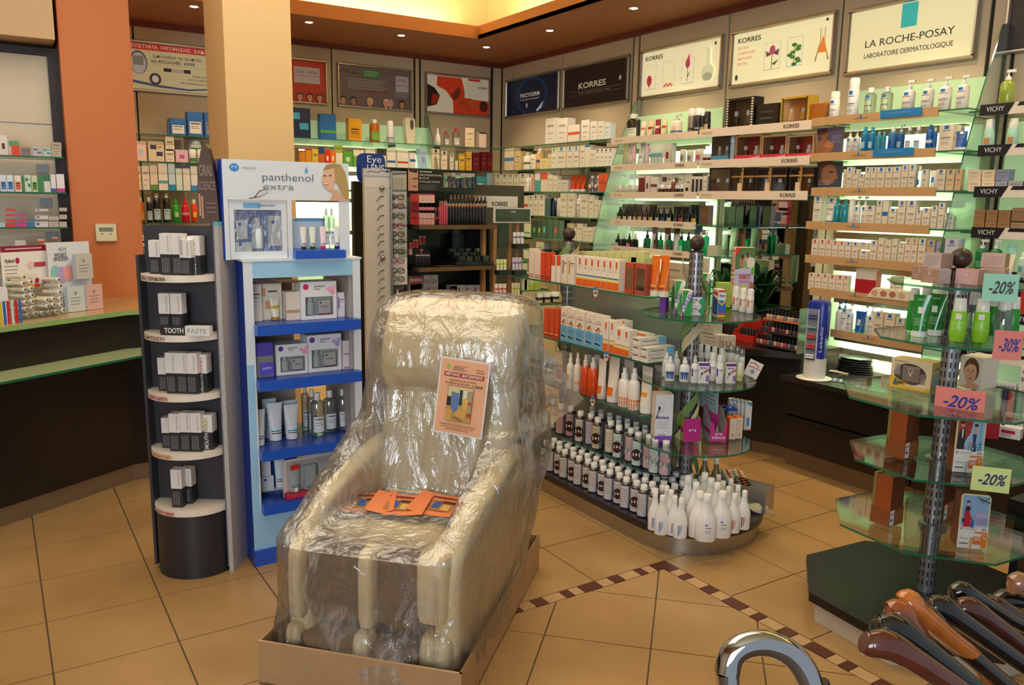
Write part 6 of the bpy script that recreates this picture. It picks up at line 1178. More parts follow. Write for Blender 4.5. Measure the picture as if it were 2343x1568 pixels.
# korres header board and masks stand
KH = Pl(5.75, 0, 0, -1); s0, s1 = KH.su(1086, 1.7), KH.su(1199, 1.7); z1 = KH.sz(1140, 424)[1]; w = s1-s0
hbd = obj('brown_header_board', B().box(-w/2, w/2, 0, .02, 0, z1, M('463630', .45)), None, KH.at((s0+s1)/2, 0, 0), KH.rz, 'dark brown board with a white name plate behind the make-up stand', 'stand')
c = Card(hbd, w, z1, -.0006); v0, v1 = KH.sz(1140, 475)[1]/z1, KH.sz(1140, 449)[1]/z1; c.rect(.0, v0, .87, v1, 'e8e2d8'); c.txt('KORRES', .5, (v0*.7+v1*.3), .022*1.6/z1, '2a2622', w=.32, bold=.02); c.done()
MP = Pl(5.1, 0, 0, -1); s0, s1 = MP.su(1130, 1.5), MP.su(1213, 1.5); z0, z1 = MP.sz(1170, 510)[1], MP.sz(1170, 476)[1]; w = s1-s0
mk = thing('tube_rack', 'slim wood and black rack of skin care tubes under a framed black sign', 'display stand', MP.at((s0+s1)/2, 0, 0), MP.rz)
sgn = obj('sign_board', B().box(-w/2, w/2, -.01, .01, z0, z1, M('e8e2d8')), mk); obj('sign_face', B().box(-w/2+.008, w/2-.008, -.012, -.01, z0+.008, z1-.008, M('20201e', .3)), sgn); letters(sgn, 'KORRES', .008, WHITE, 0, -.0126, z1-.028, bold=.02); letters(sgn, 'MASKS & SCRUBS', .018, M('4a4844'), 0, -.0126, z0+.032, w=w*.8)
for u_ in (1170, 1187): x = MP.su(u_, 1.2)-(s0+s1)/2; obj('wood_upright', B().box(x-.012, x+.012, .02, .04, 0, z0+.01, M('a8784a', .5)), mk)
x = MP.su(1152, 1.2)-(s0+s1)/2; ip = obj('info_panel', B().box(x-.045, x+.045, .0, .01, MP.sz(1150, 567)[1], MP.sz(1150, 510)[1], M('1c1e1e', .4)), mk)
GMK = 'tubes on the wood and black rack'
for i, (u0, u1, v0, v1, cc, ac) in enumerate(((1176, 1202, 558, 532, 'e4e0dc', '5a6070'), (1174, 1196, 618, 590, 'd8ccd8', '8a6aa0'), (1172, 1192, 678, 648, 'e0dcb0', 'b8b83a'), (1138, 1162, 618, 594, 'dce0a8', 'a8c030'), (1134, 1162, 678, 650, 'f0d8d0', 'd8483a'))):
    z = MP.sz(u0, v0)[1]; sA, sB = MP.su(u0, z), MP.su(u1, z)
    obj('tray_shelf', B().box(sA-(s0+s1)/2-.01, sB-(s0+s1)/2+.01, -.04, .03, z-.035, z, M('17161a')), mk)
    row(MP, z, f'on {("upper narrow", "middle narrow", "lower narrow", "upper wide", "lower wide")[i]} rack tray', GMK, f'T {u0} {u1} {v1} {cc} b {ac} - *3', dmax=.03, back=-.03)
# products on the floor shelf glimpsed past the rack
sheet('glass_shelf', MP, MP.su(1190, .9), MP.su(1255, .9), MP.sz(1220, 664, .0)[1], .3, 'low green glass shelf end beyond the tube rack')
row(MP, MP.sz(1220, 664)[1], 'on low shelf beyond tube rack', 'green cartons beyond the tube rack', 'C 1194 1206 596 d8dcc0 t 2f7a3a;C 1200 1212 625 c8d088 h d8dcc0;C 1212 1222 640 b8d060 h d8dcc8;C 1223 1234 645 a8c848', dmax=.06, back=.02)
row(MP, MP.sz(1220, 697)[1], 'on the counter shelf beyond the tube rack', 'round tins beyond the tube rack', 'J 1231 1246 672 3a3830 W d8cca8;J 1247 1264 671 3a3830 W d8cca8;J 1266 1285 670 3a3830 W d8cca8', dmax=.08, back=.0)
sheet('glass_shelf', MP, MP.su(1225, .8), MP.su(1292, .8), MP.sz(1220, 698)[1], .3, 'pale shelf under the round tins beyond the tube rack')
# ================================================================ GONDOLA
GX, GY = 2.83, -2.84; G2X = 3.86
gon = thing('gondola', 'long display island with glass shelves, slotted posts, green glass divider and steel plinth', 'display stand', (GX, GY, 0))
def stad(r, ry, x1=1.40, n=16):
    return [(-r*math.cos(a), ry*math.sin(a)) for a in [-math.pi/2+math.pi*i/n for i in range(n+1)]]+[(x1, ry), (x1, -ry)]
def base_poly(k=0.):
    pts = []
    for i in range(19):
        a = -math.pi/2+math.pi*i/18; pts.append((-(.02+(.36-k)*abs(math.cos(a))**.8), (.36-k)*math.sin(a)))
    return pts+[(1.45, .36-k), (1.45, -.36+k)]
obj('plinth', B().prism(base_poly(.02), .0, .085, M('b0a898', .3, .85), sm=True), gon)
obj('base_top', B().prism(base_poly(), .085, .12, M('262329', .28), sm=True), gon)
def post(par, x, y, z0, z1, r=.033, ball=True):
    b = B().lathe([(r, z0), (r, z1)], M('a8a8ac', .35, .8), x, y, 24); p = obj('post', b, par)
    s = B(); BS = M('141414', .6); n = 12; k = 0; z = z0+.03
    while z < z1-.03:
        for i in range(n):
            a0_ = 2*math.pi*i/n; a1_ = a0_+.16; q = r+.0006
            s.quad([(x+q*math.cos(a0_), y+q*math.sin(a0_), z), (x+q*math.cos(a1_), y+q*math.sin(a1_), z), (x+q*math.cos(a1_), y+q*math.sin(a1_), z+.022), (x+q*math.cos(a0_), y+q*math.sin(a0_), z+.022)], BS)
        z += .036
    obj('slots', s, p)
    if ball: bl = obj('finial', B().ball((x, y, z1+.045), .037, M('3a2620', .4), 20), par); obj('collar', B().lathe([(r+.006, z1), (r+.006, z1+.006), (.014, z1+.01), (.012, z1+.02)], M('3a2620', .4), x, y, 16), bl)
post(gon, 0, 0, .12, 1.372); post(gon, G2X-GX, 0, .12, 1.372)
obj('divider', B().box(.06, G2X-GX-.05, -.004, .004, .12, 1.12, glassy('divider_glass', (.50, .58, .46), .05, .15, .22)), gon)
gz = [1.16, .842, .575, .30]
GP_ = Pl(0, -2.61, -1, 0)
for i, z in enumerate(gz):
    for sd in (1, -1):
        sh = B().box(.07, 1.33, sd*.02 if sd > 0 else -.23, .23 if sd > 0 else -.02, z-.008, z, GEDGE); sh.mi[0] = sh.m(GLASS); sh.mi[1] = sh.m(GLASS)
        if not (sd < 0 and i > 1): o = obj('glass_shelf', sh, gon)
dz = [1.083, .766, .459]
for i, z in enumerate(dz):
    n = 28; r = .28; b = B().prism([(-.0+r*math.cos(a)*1.0, r*math.sin(a)*1.0) for a in [2*math.pi*k/n for k in range(n)]], z-.008, z, GLASS, GEDGE, True); obj('round_shelf', b, gon, (-.045, .0, 0)); obj('shelf_bracket', B().box(-.02, .12, -.015, .015, z-.05, z-.01, M('8a8e92', .35, .8)), gon)
# fabric ribbons winding round the post
RB1, RB2 = M('7f9c5c', .8, bump=.4), M('d8c8a4', .8, bump=.4)
def ribbon(ph, mt, z0, z1, turns, r=.045, wd=.07, cx=GX, cy=GY, nm='green'):
    b = B(); n = 60; L_ = []
    for i in range(n+1):
        t = i/n; a = ph+2*math.pi*turns*t; rr = r+.012*math.sin(t*9)+.008; z = z0+(z1-z0)*t
        for q in range(4): w_ = (q/3-.5)*wd; L_.append((cx+(rr+.006*math.sin(q*2+t*30))*math.cos(a+w_*1.5), cy+(rr+.006*math.cos(q*2+t*20))*math.sin(a+w_*1.5), z+w_))
    b.v = L_
    for i in range(n):
        for q in range(3): k = i*4+q; b.face([k, k+1, k+5, k+4], mt, True)
    return b
obj('fabric_ribbon', ribbon(2.2, RB1, .16, 1.30, 2.6), None, label='green fabric ribbon wound around the near slotted post', cat='ribbon'); obj('fabric_ribbon', ribbon(3.5, RB2, .14, 1.34, 2.6, .049), None, label='cream fabric ribbon wound around the near slotted post', cat='ribbon')
obj('fabric_ribbon', ribbon(2.6, RB1, .5, 1.34, 2, cx=G2X), None, label='green fabric ribbon on the far slotted post', cat='ribbon'); obj('fabric_ribbon', ribbon(3.9, RB2, .9, 1.36, 1, .05, cx=G2X), None, label='cream fabric ribbon on the far slotted post', cat='ribbon')
rt = B(); n = 14
for i in range(n+1):
    t = i/n; p0 = onz(1690+78*t, 1128+14*math.sin(t*3), .2); 
    for q in range(4): rt.v.append((p0.x+.02*math.sin(q+t*5)-.0*q, p0.y-.02*q, .18+.02*math.cos(q*1.7+t*6)-.10*t*t))
for i in range(n):
    for q in range(3): k = i*4+q; rt.face([k, k+1, k+5, k+4], RB2, True)
obj('fabric_ribbon', rt, None, label='cream fabric ribbon end trailing over the round end of the gondola', cat='ribbon')
obj('metal_bin', B().box(-.10, .10, -.0, .12, 0, .12, M('b8b8bc', .3, .85)), None, (onz(1705, 1180, .12).x+.05, onz(1705, 1180, .12).y-.05, .121), math.radians(200), 'low brushed metal block on the gondola base beyond the white bottles', 'box')
# top shelf goods
def wg(i): return f'on {ORD[i]} gondola shelf'
GG = 'goods on the gondola shelves'
row(GP_, gz[0], wg(0), GG, 'C 1209 1220 569 e8d8c4 i d8583a;C 1221 1236 577 e8d4c0 i d8583a;C 1235 1246 578 d8482a i 3a3a6a;C 1247 1258 578 d8482a i 3a3a6a;C 1260 1269 585 efe4d8 h d8502a;C 1272 1281 585 efe4d8 h d8502a;C 1284 1297 583 e8dccc c b0602a;C 1298 1313 584 e8dccc c d08a2a', near=False, dmax=.10, back=.01)
def suncard(u0, u1, vt, i, z, wh, low='e8641c', band='4a7aa0'):
    s0, s1 = GP_.su(u0, z), GP_.su(u1, z); w = s1-s0-.002; h = GP_.sz((u0+u1)/2, vt)[1]-z
    t = thing('sunscreen_carton', f'white carton with orange foot and orange square, {ORD[i]} {wh}', 'carton', GP_.at((s0+s1)/2, z+.001, .012), GP_.rz, GG)
    obj('carton_body', B().box(-w/2, w/2, 0, .055, 0, h, M('efe4d4', .4)), t); c = Card(t, w, h, -.0004); c.rect(0, .02, 1, .25, low); c.rect(0, .25, 1, .29, 'e8c020'); c.rect(0, .36, 1, .40, band); c.rect(.38, .72, .68, .93, 'e06020'); c.lines(.3, .8, .60, .66, 2, 'a89a8a', .012); c.done()
for i in range(7): a = 1314+13.9*i; suncard(a, a+13.6, 586+1.6*i, i, gz[0], 'on first gondola shelf', band='4a7aa0' if i < 4 else '4a7a3a')
row(GP_, gz[0], 'past the orange-footed cartons, first gondola shelf', GG, 'T 1414 1427 603 e0701c - - e8dcc8 <.03;G 1427 1448 602 b84a2a - 8a3020 x;G 1450 1476 604 b05040 - 8a3020 x;T 1476 1497 586 e0701c i f0a060 e8dcc8 <.01;T 1496 1518 586 e0701c i f0a060 e8dcc8 <.03', near=True, dmax=.07, back=.012)
row(Pl(0, -2.9, -1, 0), gz[0], 'on the far side of the first gondola shelf', GG, 'C 1318 1470 576 d8d898 - - - *9;C 1440 1473 590 c8dc90 - - - *1', dmax=.1)
# second shelf
row(GP_, gz[1], wg(1), GG, 'C 1243 1254 706 d8502c i f0b090;C 1255 1266 707 d8502c i f0b090;C 1267 1277 707 d8502c i f0b090', dmax=.08, back=.01)
for i in range(5):
    u0 = (1278, 1294, 1312, 1334, 1354)[i]; u1 = (1293, 1311, 1332, 1353, 1374)[i]; s0, s1 = GP_.su(u0, gz[1]), GP_.su(u1, gz[1]); w = s1-s0-.001; h = GP_.sz((u0+u1)/2, 703+5*i)[1]-gz[1]
    t = thing('kids_sun_carton', f'tall cream and sky blue carton with a dark wedge, {ORD[i]} on second gondola shelf', 'carton', GP_.at((s0+s1)/2, gz[1]+.001, .012), GP_.rz, 'sky blue cartons on the gondola'); obj('carton_body', B().box(-w/2, w/2, 0, .05, 0, h, M('efe2d4')), t)
    c = Card(t, w, h, -.0004); c.rect(0, .0, 1, .46, '6fb0dc'); c.poly([(0, .46), (.5, .5), (1, .4), (1, .35), (0, .35)], '6fb0dc'); c.poly([(.1, .14), (.1, .19), (.75, .15), (.75, .12)], '1a1a1c'); c.ell(.3, .56, .14, .035, 'd8402c', 10).ell(.62, .56, .16, .04, 'e0a020', 10).ell(.5, .62, .1, .03, '3a3a6a', 10); c.txt('sun care', .5, .76, .035, '2a2a6a', w=.7); c.txt('mini', .5, .83, .03, 'c83a4a', w=.4); c.lines(.2, .8, .28, .38, 3, '4a88b8', .01); c.done()
for i, (a, b, vt) in enumerate(((1374, 1386, 733), (1388, 1400, 734), (1400, 1420, 751), (1420, 1434, 756))): suncard(a, b, vt, i, gz[1], 'on second gondola shelf', band='d8a030')
row(GP_, gz[1], 'end of second gondola shelf', GG, 'C 1405 1426 733 efe6dc t e06a2a - <.05;C 1440 1476 762 efe6dc t e06a2a - <.05', dmax=.06, back=.01)
for k, (u0, u1, lev, nm) in enumerate(((1446, 1463, 0, 'lowest'), (1446, 1463, .037, 'middle'), (1446, 1463, .075, 'top'), (1464, 1482, 0, 'lowest'), (1464, 1482, .037, 'upper'))):
    s0, s1 = GP_.su(u0, gz[1]), GP_.su(u1, gz[1]); w = s1-s0-.001
    t = thing('flat_carton', f'long cream carton pointing outwards, {nm} of the {"inner" if k < 3 else "outer"} stack, second gondola shelf end', 'carton', GP_.at((s0+s1)/2, gz[1]+lev+.001, .0), GP_.rz, 'long cartons on the gondola')
    obj('carton_body', B().box(-w/2, w/2, 0, .17, 0, .036, M('e6dccc')), t); c = Card(t, w, .036, -.0004); c.rect(.1, .62, .9, .68, '4a4440'); c.txt('Bepanthol', .45, .78, .16, '3a3636', w=.7); c.done()
    if k >= 3 or k == 2: pr = B(); pr.quad([(w/2+.0005, .12, .002), (w/2+.0005, .168, .002), (w/2+.0005, .168, .034), (w/2+.0005, .12, .034)], M('7ac0e4')); pr.quad([(w/2+.0005, .02, .018), (w/2+.0005, .10, .018), (w/2+.0005, .10, .021), (w/2+.0005, .02, .021)], INK); obj('print', pr, t)
# third shelf
row(GP_, gz[2], wg(2), GG, 'C 1268 1285 806 e8dcd0 W c8885a - <.06;Z 1290 1302 808 efe8dc o e0641c;Z 1306 1318 808 efe8dc B e8a030;Z 1321 1336 812 ^e0501c i 3a3a6a efe8e0;Z 1336 1354 818 ^e0501c i 3a3a6a efe8e0;T 1356 1374 822 efe6dc f e8701c efe6dc;T 1375 1400 818 efe2d4 f e8701c efe8e0;T 1410 1434 826 efe6dc f e8701c efe6dc <.1;Z 1405 1427 842 f0e8dc Bf e8701c;Z 1427 1449 843 f0e8dc Bf e8701c;T 1451 1476 840 f0e6d8 B e8a020;T 1478 1506 838 d0ccc4 o e0641c - <.11;S 1330 1342 812 d8d4cc - - - <.12;S 1350 1362 812 d8d4cc - - - <.12', near=True, dmax=.06, back=.02)
for (u, v, z_, nm) in ((1363, 668, gz[0], 'first'), (1387, 815, gz[1], 'second'), (1356, 918, gz[2], 'third')):
    s_, zz_ = GP_.sz(u, v, -.006); t = thing('discount_tag', f'oval orange-rimmed discount tag hanging from the {nm} gondola shelf edge', 'tag', GP_.at(s_, zz_, -.006), GP_.rz+.1, 'oval discount tags on the gondola')
    g = B(); k = [(.018*math.cos(a), .028*math.sin(a)) for a in [2*math.pi*i/26 for i in range(26)]]; g.slab(k, 0, .0015, M('e0702a', .4)); obj('rim', g, t)
    c = Card(t, 1, 1, -.0004); c.X = lambda f: f; c.Z = lambda f: f; c.ell(0, 0, .0158, .0255, 'efe9e0', 26); c.poly([(.0158*math.cos(a), .0255*math.sin(a)) for a in [.35+(math.pi-.7)*i/12 for i in range(13)]], '2a78c8'); c.txt('-20%', 0, -.006, .0115, '2a2422', w=.025, bold=.02); c.txt('σε αντηλιακά', 0, .005, .003, '4a4440', w=.02); c.done()
# dark bottles with round stickers
def bodycream(h, w, sticker, col, lab):
    key = ('bc', h, w, sticker, col, lab)
    if key in IC: return IC[key]
    r = w/2; b = B().lathe([(r*.95, 0), (r, .004), (r, h*.80), (r*.7, h*.85)], M('2a2226', .15, coat=.5), n=16); cp = B().lathe([(r*.62, h*.85), (r*.62, h*.985), (r*.55, h)], M('d8d8dc' if lab == 'g' else 'ece8e4', .3), n=14)
    lb = B(); n = 10; q = r+.0006
    def arc(a0, a1, z0, z1, mt, q=q, sk=0):
        for i in range(n):
            t0, t1 = a0+(a1-a0)*i/n, a0+(a1-a0)*(i+1)/n; lb.quad([(q*math.cos(t0), q*math.sin(t0), z0), (q*math.cos(t1), q*math.sin(t1), z0), (q*math.cos(t1), q*math.sin(t1), z1), (q*math.cos(t0), q*math.sin(t0), z1)], mt, True)
    arc(math.pi*1.05, math.pi*1.72, h*.04, h*.76, M(col, .35)); arc(math.pi*1.74, math.pi*2.0, h*.04, h*.76, M('7a7a80', .35))
    for z in (.25, .32, .4, .48, .56, .64): arc(math.pi*1.15, math.pi*1.6, h*z, h*(z+.012), GREY, r+.001)
    if col in ('c8a8ac', 'b8d0c8'): 
        for i in range(9): a = math.pi*(1.1+.08*i); lb.quad([((r+.0016)*math.cos(a+dx), (r+.0016)*math.sin(a+dx), h*(.2+.05*(i*3 % 5))+dz_) for dx, dz_ in ((-.15, 0), (.15, .004), (.12, .022), (-.1, .018))], M(('d87a98', '3a9a88', 'f0c0cc')[i % 3]))
    out = [('body', b.mesh('b')), ('cap', cp.mesh('c')), ('label', lb.mesh('l'))]
    if sticker:
        s = B(); a0 = math.pi*1.5; R_ = h*.15; s.disc(0, -r-.0022, h*.36, R_*1.0, R_*1.18, M('3a1a16', .35), 24); out.append(('sticker', s.mesh('s'))); out.append(('lettering', text('1+1', R_*.8, WHITE, bold=.02)))
    IC[key] = out; return out
def bc(x, y, z, h, w, st, col, lab, rz, label, grp):
    t = thing('body_care_bottle', label, 'bottle', (x, y, z), rz, grp)
    for n_, me in bodycream(h, w, st, col, lab): obj(n_, me, t, (0, -w/2-.0035, h*.36) if n_ == 'lettering' else (0, 0, 0))
RZB = math.pi+.62
us = [1212, 1235, 1256, 1282, 1300, 1323, 1341, 1361, 1384, 1408, 1425, 1449]
# upper row on the lowest glass shelf, sticker bottles in front
h_ = .172
fr_ = [(1232, 1), (1258, 0), (1283, 0), (1299, 1), (1327, 1), (1344, 0), (1366, 1), (1389, 0), (1414, 1), (1435, 0), (1458, 1), (1476, 0), (1497, 0), (1514, 0)]
cols = ['c8c4c4', 'c8c4c4', 'b8909a', 'b8909a', 'd0c8c0', 'b8b0c0', 'c0b090', 'd8c8b0', 'b8d0c8', 'c8a8ac', 'b8d0c8', 'c8a8ac', 'b8d0c8', 'c8a8ac']
for i, (u, st) in enumerate(fr_):
    s_ = GP_.su(u, gz[3], .04); P_ = GP_.at(s_, gz[3]+.001, .04+.02*(i % 2))
    bc(P_.x, P_.y, P_.z, h_, .056, st, cols[i], 'w', RZB, f'dark bottle {"with round brown sticker" if st else "without sticker"}, {ORD[i]} along the front of the lowest glass gondola shelf', 'dark bottles on the lowest glass gondola shelf')
for r_ in (1, 2):
    for i in range(9):
        u = 1350+20*i; s_ = GP_.su(u, gz[3], .04+.055*r_); P_ = GP_.at(s_, gz[3]+.001, .05+.055*r_)
        bc(P_.x, P_.y, P_.z, h_, .05, 0, 'c8c4c4', 'g', RZB, f'grey-capped dark bottle, {ORD[i]} along {("second", "third")[r_-1]} row of lowest glass gondola shelf', 'dark bottles on the lowest glass gondola shelf')
# bottles on the base: front row then ranks behind
hb_ = .155
for r_ in range(6):
    for i in range(15):
        x = 3.62-.064*i+(.012 if r_ % 2 else 0); y = -2.535-.064*r_-(.0 if i % 2 else .010)
        if x < 2.70: continue
        st = (r_ == 0 and i % 2 == 0 and i < 14)
        bc(x, y, .121, hb_, .056, st, 'c8c4c4', 'g' if r_ > 1 else 'w', RZB-.0, f'dark bottle {"with round brown sticker " if st else ""}on the gondola base, {ORD[r_]} rank, {ORD[i]} from the chair', 'dark bottles on the gondola base')
# round end: bottom rank of white bottles
def wbot(u, v, h, w, kind, n_):
    P_ = onz(u, v, .121)
    t = put('N', (P_.x, P_.y, .121), RZB+.25, w, h, w*.62, 'f2eee8', '', near=True, label=f'{"large" if kind else "slim"} white long-necked bottle, {ORD[n_]} of those on the round end', group='white long-necked bottles on the gondola base')
    g = B(); r = w/2; ry = w*.31; nseg = 6
    def arc(a0, a1, z0, z1, mt):
        for i in range(nseg):
            t0, t1 = a0+(a1-a0)*i/nseg, a0+(a1-a0)*(i+1)/nseg; g.quad([(r*1.012*math.cos(t0), ry*1.015*math.sin(t0), z0), (r*1.012*math.cos(t1), ry*1.015*math.sin(t1), z0), (r*1.012*math.cos(t1), ry*1.015*math.sin(t1), z1), (r*1.012*math.cos(t0), ry*1.015*math.sin(t0), z1)], mt)
    c0 = math.pi*1.5
    if kind: arc(c0-.12, c0+.12, h*.355, h*.385, BLUE); arc(c0-.1, c0+.5, h*.30, h*.312, INK); arc(c0-.1, c0+.45, h*.23, h*.245, M('5ab0b8')); arc(c0-.1, c0+.5, h*.19, h*.197, GREY); arc(c0+.2, c0+.5, h*.07, h*.078, GREY)
    else: arc(c0-.35, c0-.22, h*.07, h*.34, M('4a6aa8' if n_ < 5 else '3a3a60')); arc(c0-.15, c0+.05, h*.12, h*.34, M('7ab0d8' if n_ < 5 else 'e8785a')); arc(c0+.15, c0+.22, h*.2, h*.36, GREY)
    obj('print', g, t)
H1, H2 = .215, .185
wl = [(1496, 1212, H2, .058, 0), (1512, 1222, H2, .062, 0), (1532, 1208, H2, .058, 0), (1540, 1224, H2, .058, 0), (1555, 1230, H2, .062, 0), (1522, 1198, H2, .058, 0), (1570, 1188, H1, .082, 1), (1588, 1205, H1, .082, 1), (1596, 1228, H1, .086, 1), (1613, 1236, H1, .092, 1), (1608, 1180, H1, .082, 1), (1622, 1194, H1, .082, 1), (1648, 1228, H1, .092, 1), (1636, 1206, H1, .082, 1), (1676, 1218, H2, .062, 0), (1699, 1210, H2, .062, 0), (1662, 1200, H2, .06, 0), (1684, 1196, H2, .06, 0), (1650, 1186, H2, .06, 0), (1668, 1180, H2, .06, 0), (1640, 1170, H2, .06, 0)]
for i, a in enumerate(wl): wbot(*a, i)
# flat boxes behind the white bottles
t0_ = onz(1590, 1128, .12)
for r_ in range(2):
    for q in range(7):
        P_ = (GX-.20+.028*q-.06*r_*.6, GY-.16-.045*r_-.026*q*.8, .121)
        t = thing('small_carton', f'small white carton with brown square, {ORD[q]} in {("near", "far")[r_]} row behind the white bottles', 'carton', (P_[0]+.02, P_[1], .121), RZB+1.0, 'brown-marked cartons on the gondola base'); obj('carton_body', B().box(-.016, .016, -.022, .022, 0, .12, M('d8ccbc')), t); obj('print', B().box(-.008, .010, -.01, .012, .12, .1205, M('a8501c')).box(-.008, .008, -.0226, -.022, .07, .10, M('c8641c')), t)
row(Pl(0, GY-.2, -1, 0), .121, 'standing behind the near post on the base', 'clear bottles on the gondola base', 'N 1588 1610 1043 ~a8b4ac;N 1614 1636 1050 ~a8b4ac', dmax=.06) if False else None
# discs: top
def wd(i): return f'on {("upper", "middle", "lower")[i]} round shelf'
GD = 'goods on the round gondola shelves'
def onr(kind, u, v, z, w, h, c, sty, acc, cap, rz, desc, i, d=None, near=True):
    P_ = onz(u, v, z); return put(kind, (P_.x, P_.y, z+.001), rz, w, h, d or w, c, sty, acc, cap, near, f'{desc} {wd(i)}', GD)
RA = math.pi+.82
def gcar(u, v, w, h, d, rz, lab, front, side, z=dz[0], draw=None, draws=None):
    P_ = onz(u, v, z); t = thing('carton', lab, 'carton', (P_.x, P_.y, z+.001), rz, GD)
    obj('carton_body', B().box(0, w, 0, d, 0, h, M(side), front=M(front)), t)
    if draw: c = Card(t, w, h, -.0004); c.X = lambda f: f*w; draw(c); c.done()
    if draws:                                     # left flank
        s2 = obj('side_print', B().quad([(0, 0, 0), (0, 0, .0001), (0, .0001, 0)], M(side)) or B(), t) if False else None
        c = Card(t, d, h, 0); g = B()
        draws(g, d, h); obj('side_print', g, t)
    return t
def d_cr(c):
    c.poly([(0, .3), (0, 1), (.62, 1), (.2, .55)], '2fa04a'); c.poly([(.1, 0), (.45, .42), (1, .9), (1, 0)], '2fa04a'); c.poly([(0, 0), (.25, .0), (.05, .25), (0, .3)], '6a3a98'); c.poly([(0, .3), (.85, 1), (1, 1), (1, .86), (.2, .2), (.0, .2)], 'f4f2ee'); c.txt('CRILEN', .5, .56, .09, '5a3a90', w=.62, bold=.01) if False else None
    me = text('CRILEN', .022, M('5a3a90'), w=.085, bold=.01).copy(); a = .98
    for v in me.vertices: x, z = v.co.x, v.co.z; v.co.x, v.co.z = x*math.cos(a)-z*math.sin(a), x*math.sin(a)+z*math.cos(a)
    obj('lettering', me, c.p, (c.X(.5), -.0022, c.Z(.58)))
def s_cr(g, d, h):
    mt = M('3aa04a'); g.quad([(-.0005, d*.9, h*.12), (-.0005, d*.9, h*.72), (-.0005, d*.45, h*.9), (-.0005, d*.12, h*.72), (-.0005, d*.12, h*.12)], mt); g.quad([(-.0008, d*.75, h*.03), (-.0008, d*.3, h*.03), (-.0008, d*.3, h*.1), (-.0008, d*.75, h*.1)], M('8a6ab0'))
RC = math.pi+1.02
gcar(1571, 706, .055, .165, .07, RC, 'tall green and white insect repellent carton, rear of its group', 'efebe4', 'e4dcc8', draw=d_cr, draws=s_cr)
gcar(1600, 700, .055, .165, .06, RC, 'tall green and white repellent carton beside the insect bracelet box', 'efebe4', 'e4dcc8', draw=d_cr)
gcar(1543, 718, .045, .155, .085, RC, 'green and white repellent carton showing its pointed green side', 'efebe4', 'e4dcc8', draw=d_cr, draws=s_cr)
gcar(1560, 724, .045, .12, .07, RC, 'shortest upright green and white repellent carton, in front', 'efebe4', 'e4dcc8', draw=d_cr, draws=s_cr)
gcar(1508, 716, .03, .10, .07, RC-.4, 'purple small carton at the edge of the upper round shelf', '6a2a98', '6a2a98')
def d_an(c): c.rect(.0, 0, 1, 1, 'efece8'); c.poly([(.6, .5), (.85, 1), (1, 1), (1, 0), (.85, 0)], '2fa06a'); c.txt('After Nip', .33, .72, .26, '6a3a98', w=.5, bold=.01); c.txt('Crilen', .28, .42, .2, '3a8a6a', w=.3)
for k in (0, 1): t = gcar(1573, 722, .078, .042, .04, RC, f'flat white carton lettered in purple, {("lower", "upper")[k]} of two on the upper round shelf', 'efece8', '1c3a90', draw=d_an); t.location.z += .0435*k
def d_rp(c): c.rect(0, 0, 1, .62, '1a6ac8'); c.poly([(0, .62), (.5, .5), (1, .66), (1, .55), (.5, .42), (0, .55)], 'e8b020'); c.rect(0, .93, 1, 1, 'd02a24'); c.txt('Repel', .5, .8, .09, '1c2a5a', w=.7, bold=.01); c.rect(0, 0, 1, .08, 'e8c020'); c.rect(.1, .12, .9, .17, 'd8402a')
def s_rp(g, d, h): g.quad([(-.0006, d*.95, h*.05), (-.0006, d*.95, h*.75), (-.0006, d*.05, h*.62), (-.0006, d*.05, h*.05)], M('24407a')); g.quad([(-.0008, d*.9, h*.8), (-.0008, d*.9, h*.92), (-.0008, d*.1, h*.9), (-.0008, d*.1, h*.78)], M('c83020'))
gcar(1641, 726, .035, .125, .10, RC, 'blue and white repellent carton with coloured waves on the upper round shelf', 'efece8', 'd8c8b4', draw=d_rp, draws=s_rp)
def d_in(c):
    c.rect(0, .62, 1, 1, '5a7a3a'); c.ell(.35, .76, .14, .1, 'b87a60').ell(.6, .78, .15, .12, 'd8b090').ell(.5, .70, .1, .08, '8aa870').ell(.8, .74, .2, .1, 'e4e0d0'); c.ell(.35, .84, .06, .04, '3a2a20').ell(.6, .87, .07, .045, '4a3424'); c.poly([(0, .62), (.5, .66), (1, .62), (1, .55), (0, .55)], 'c8c0dc'); c.poly([(0, 1), (0, .84), (.28, 1)], 'd83028')
    c.txt('INSECT', .52, .50, .07, 'd0302a', w=.56, bold=.03); c.txt('REPELLENT BAND', .52, .42, .028, 'd0302a', w=.58, bold=.01); c.ell(.5, .24, .2, .13, 'e4d24a').ell(.5, .24, .13, .085, 'e8e4f0'); c.ell(.88, .36, .1, .06, 'b86a4a', 12).ell(.12, .34, .08, .05, 'e4dcc8', 12); c.poly([(.8, .56), (1, .56), (1, .68), (.86, .66)], '6ab03a')
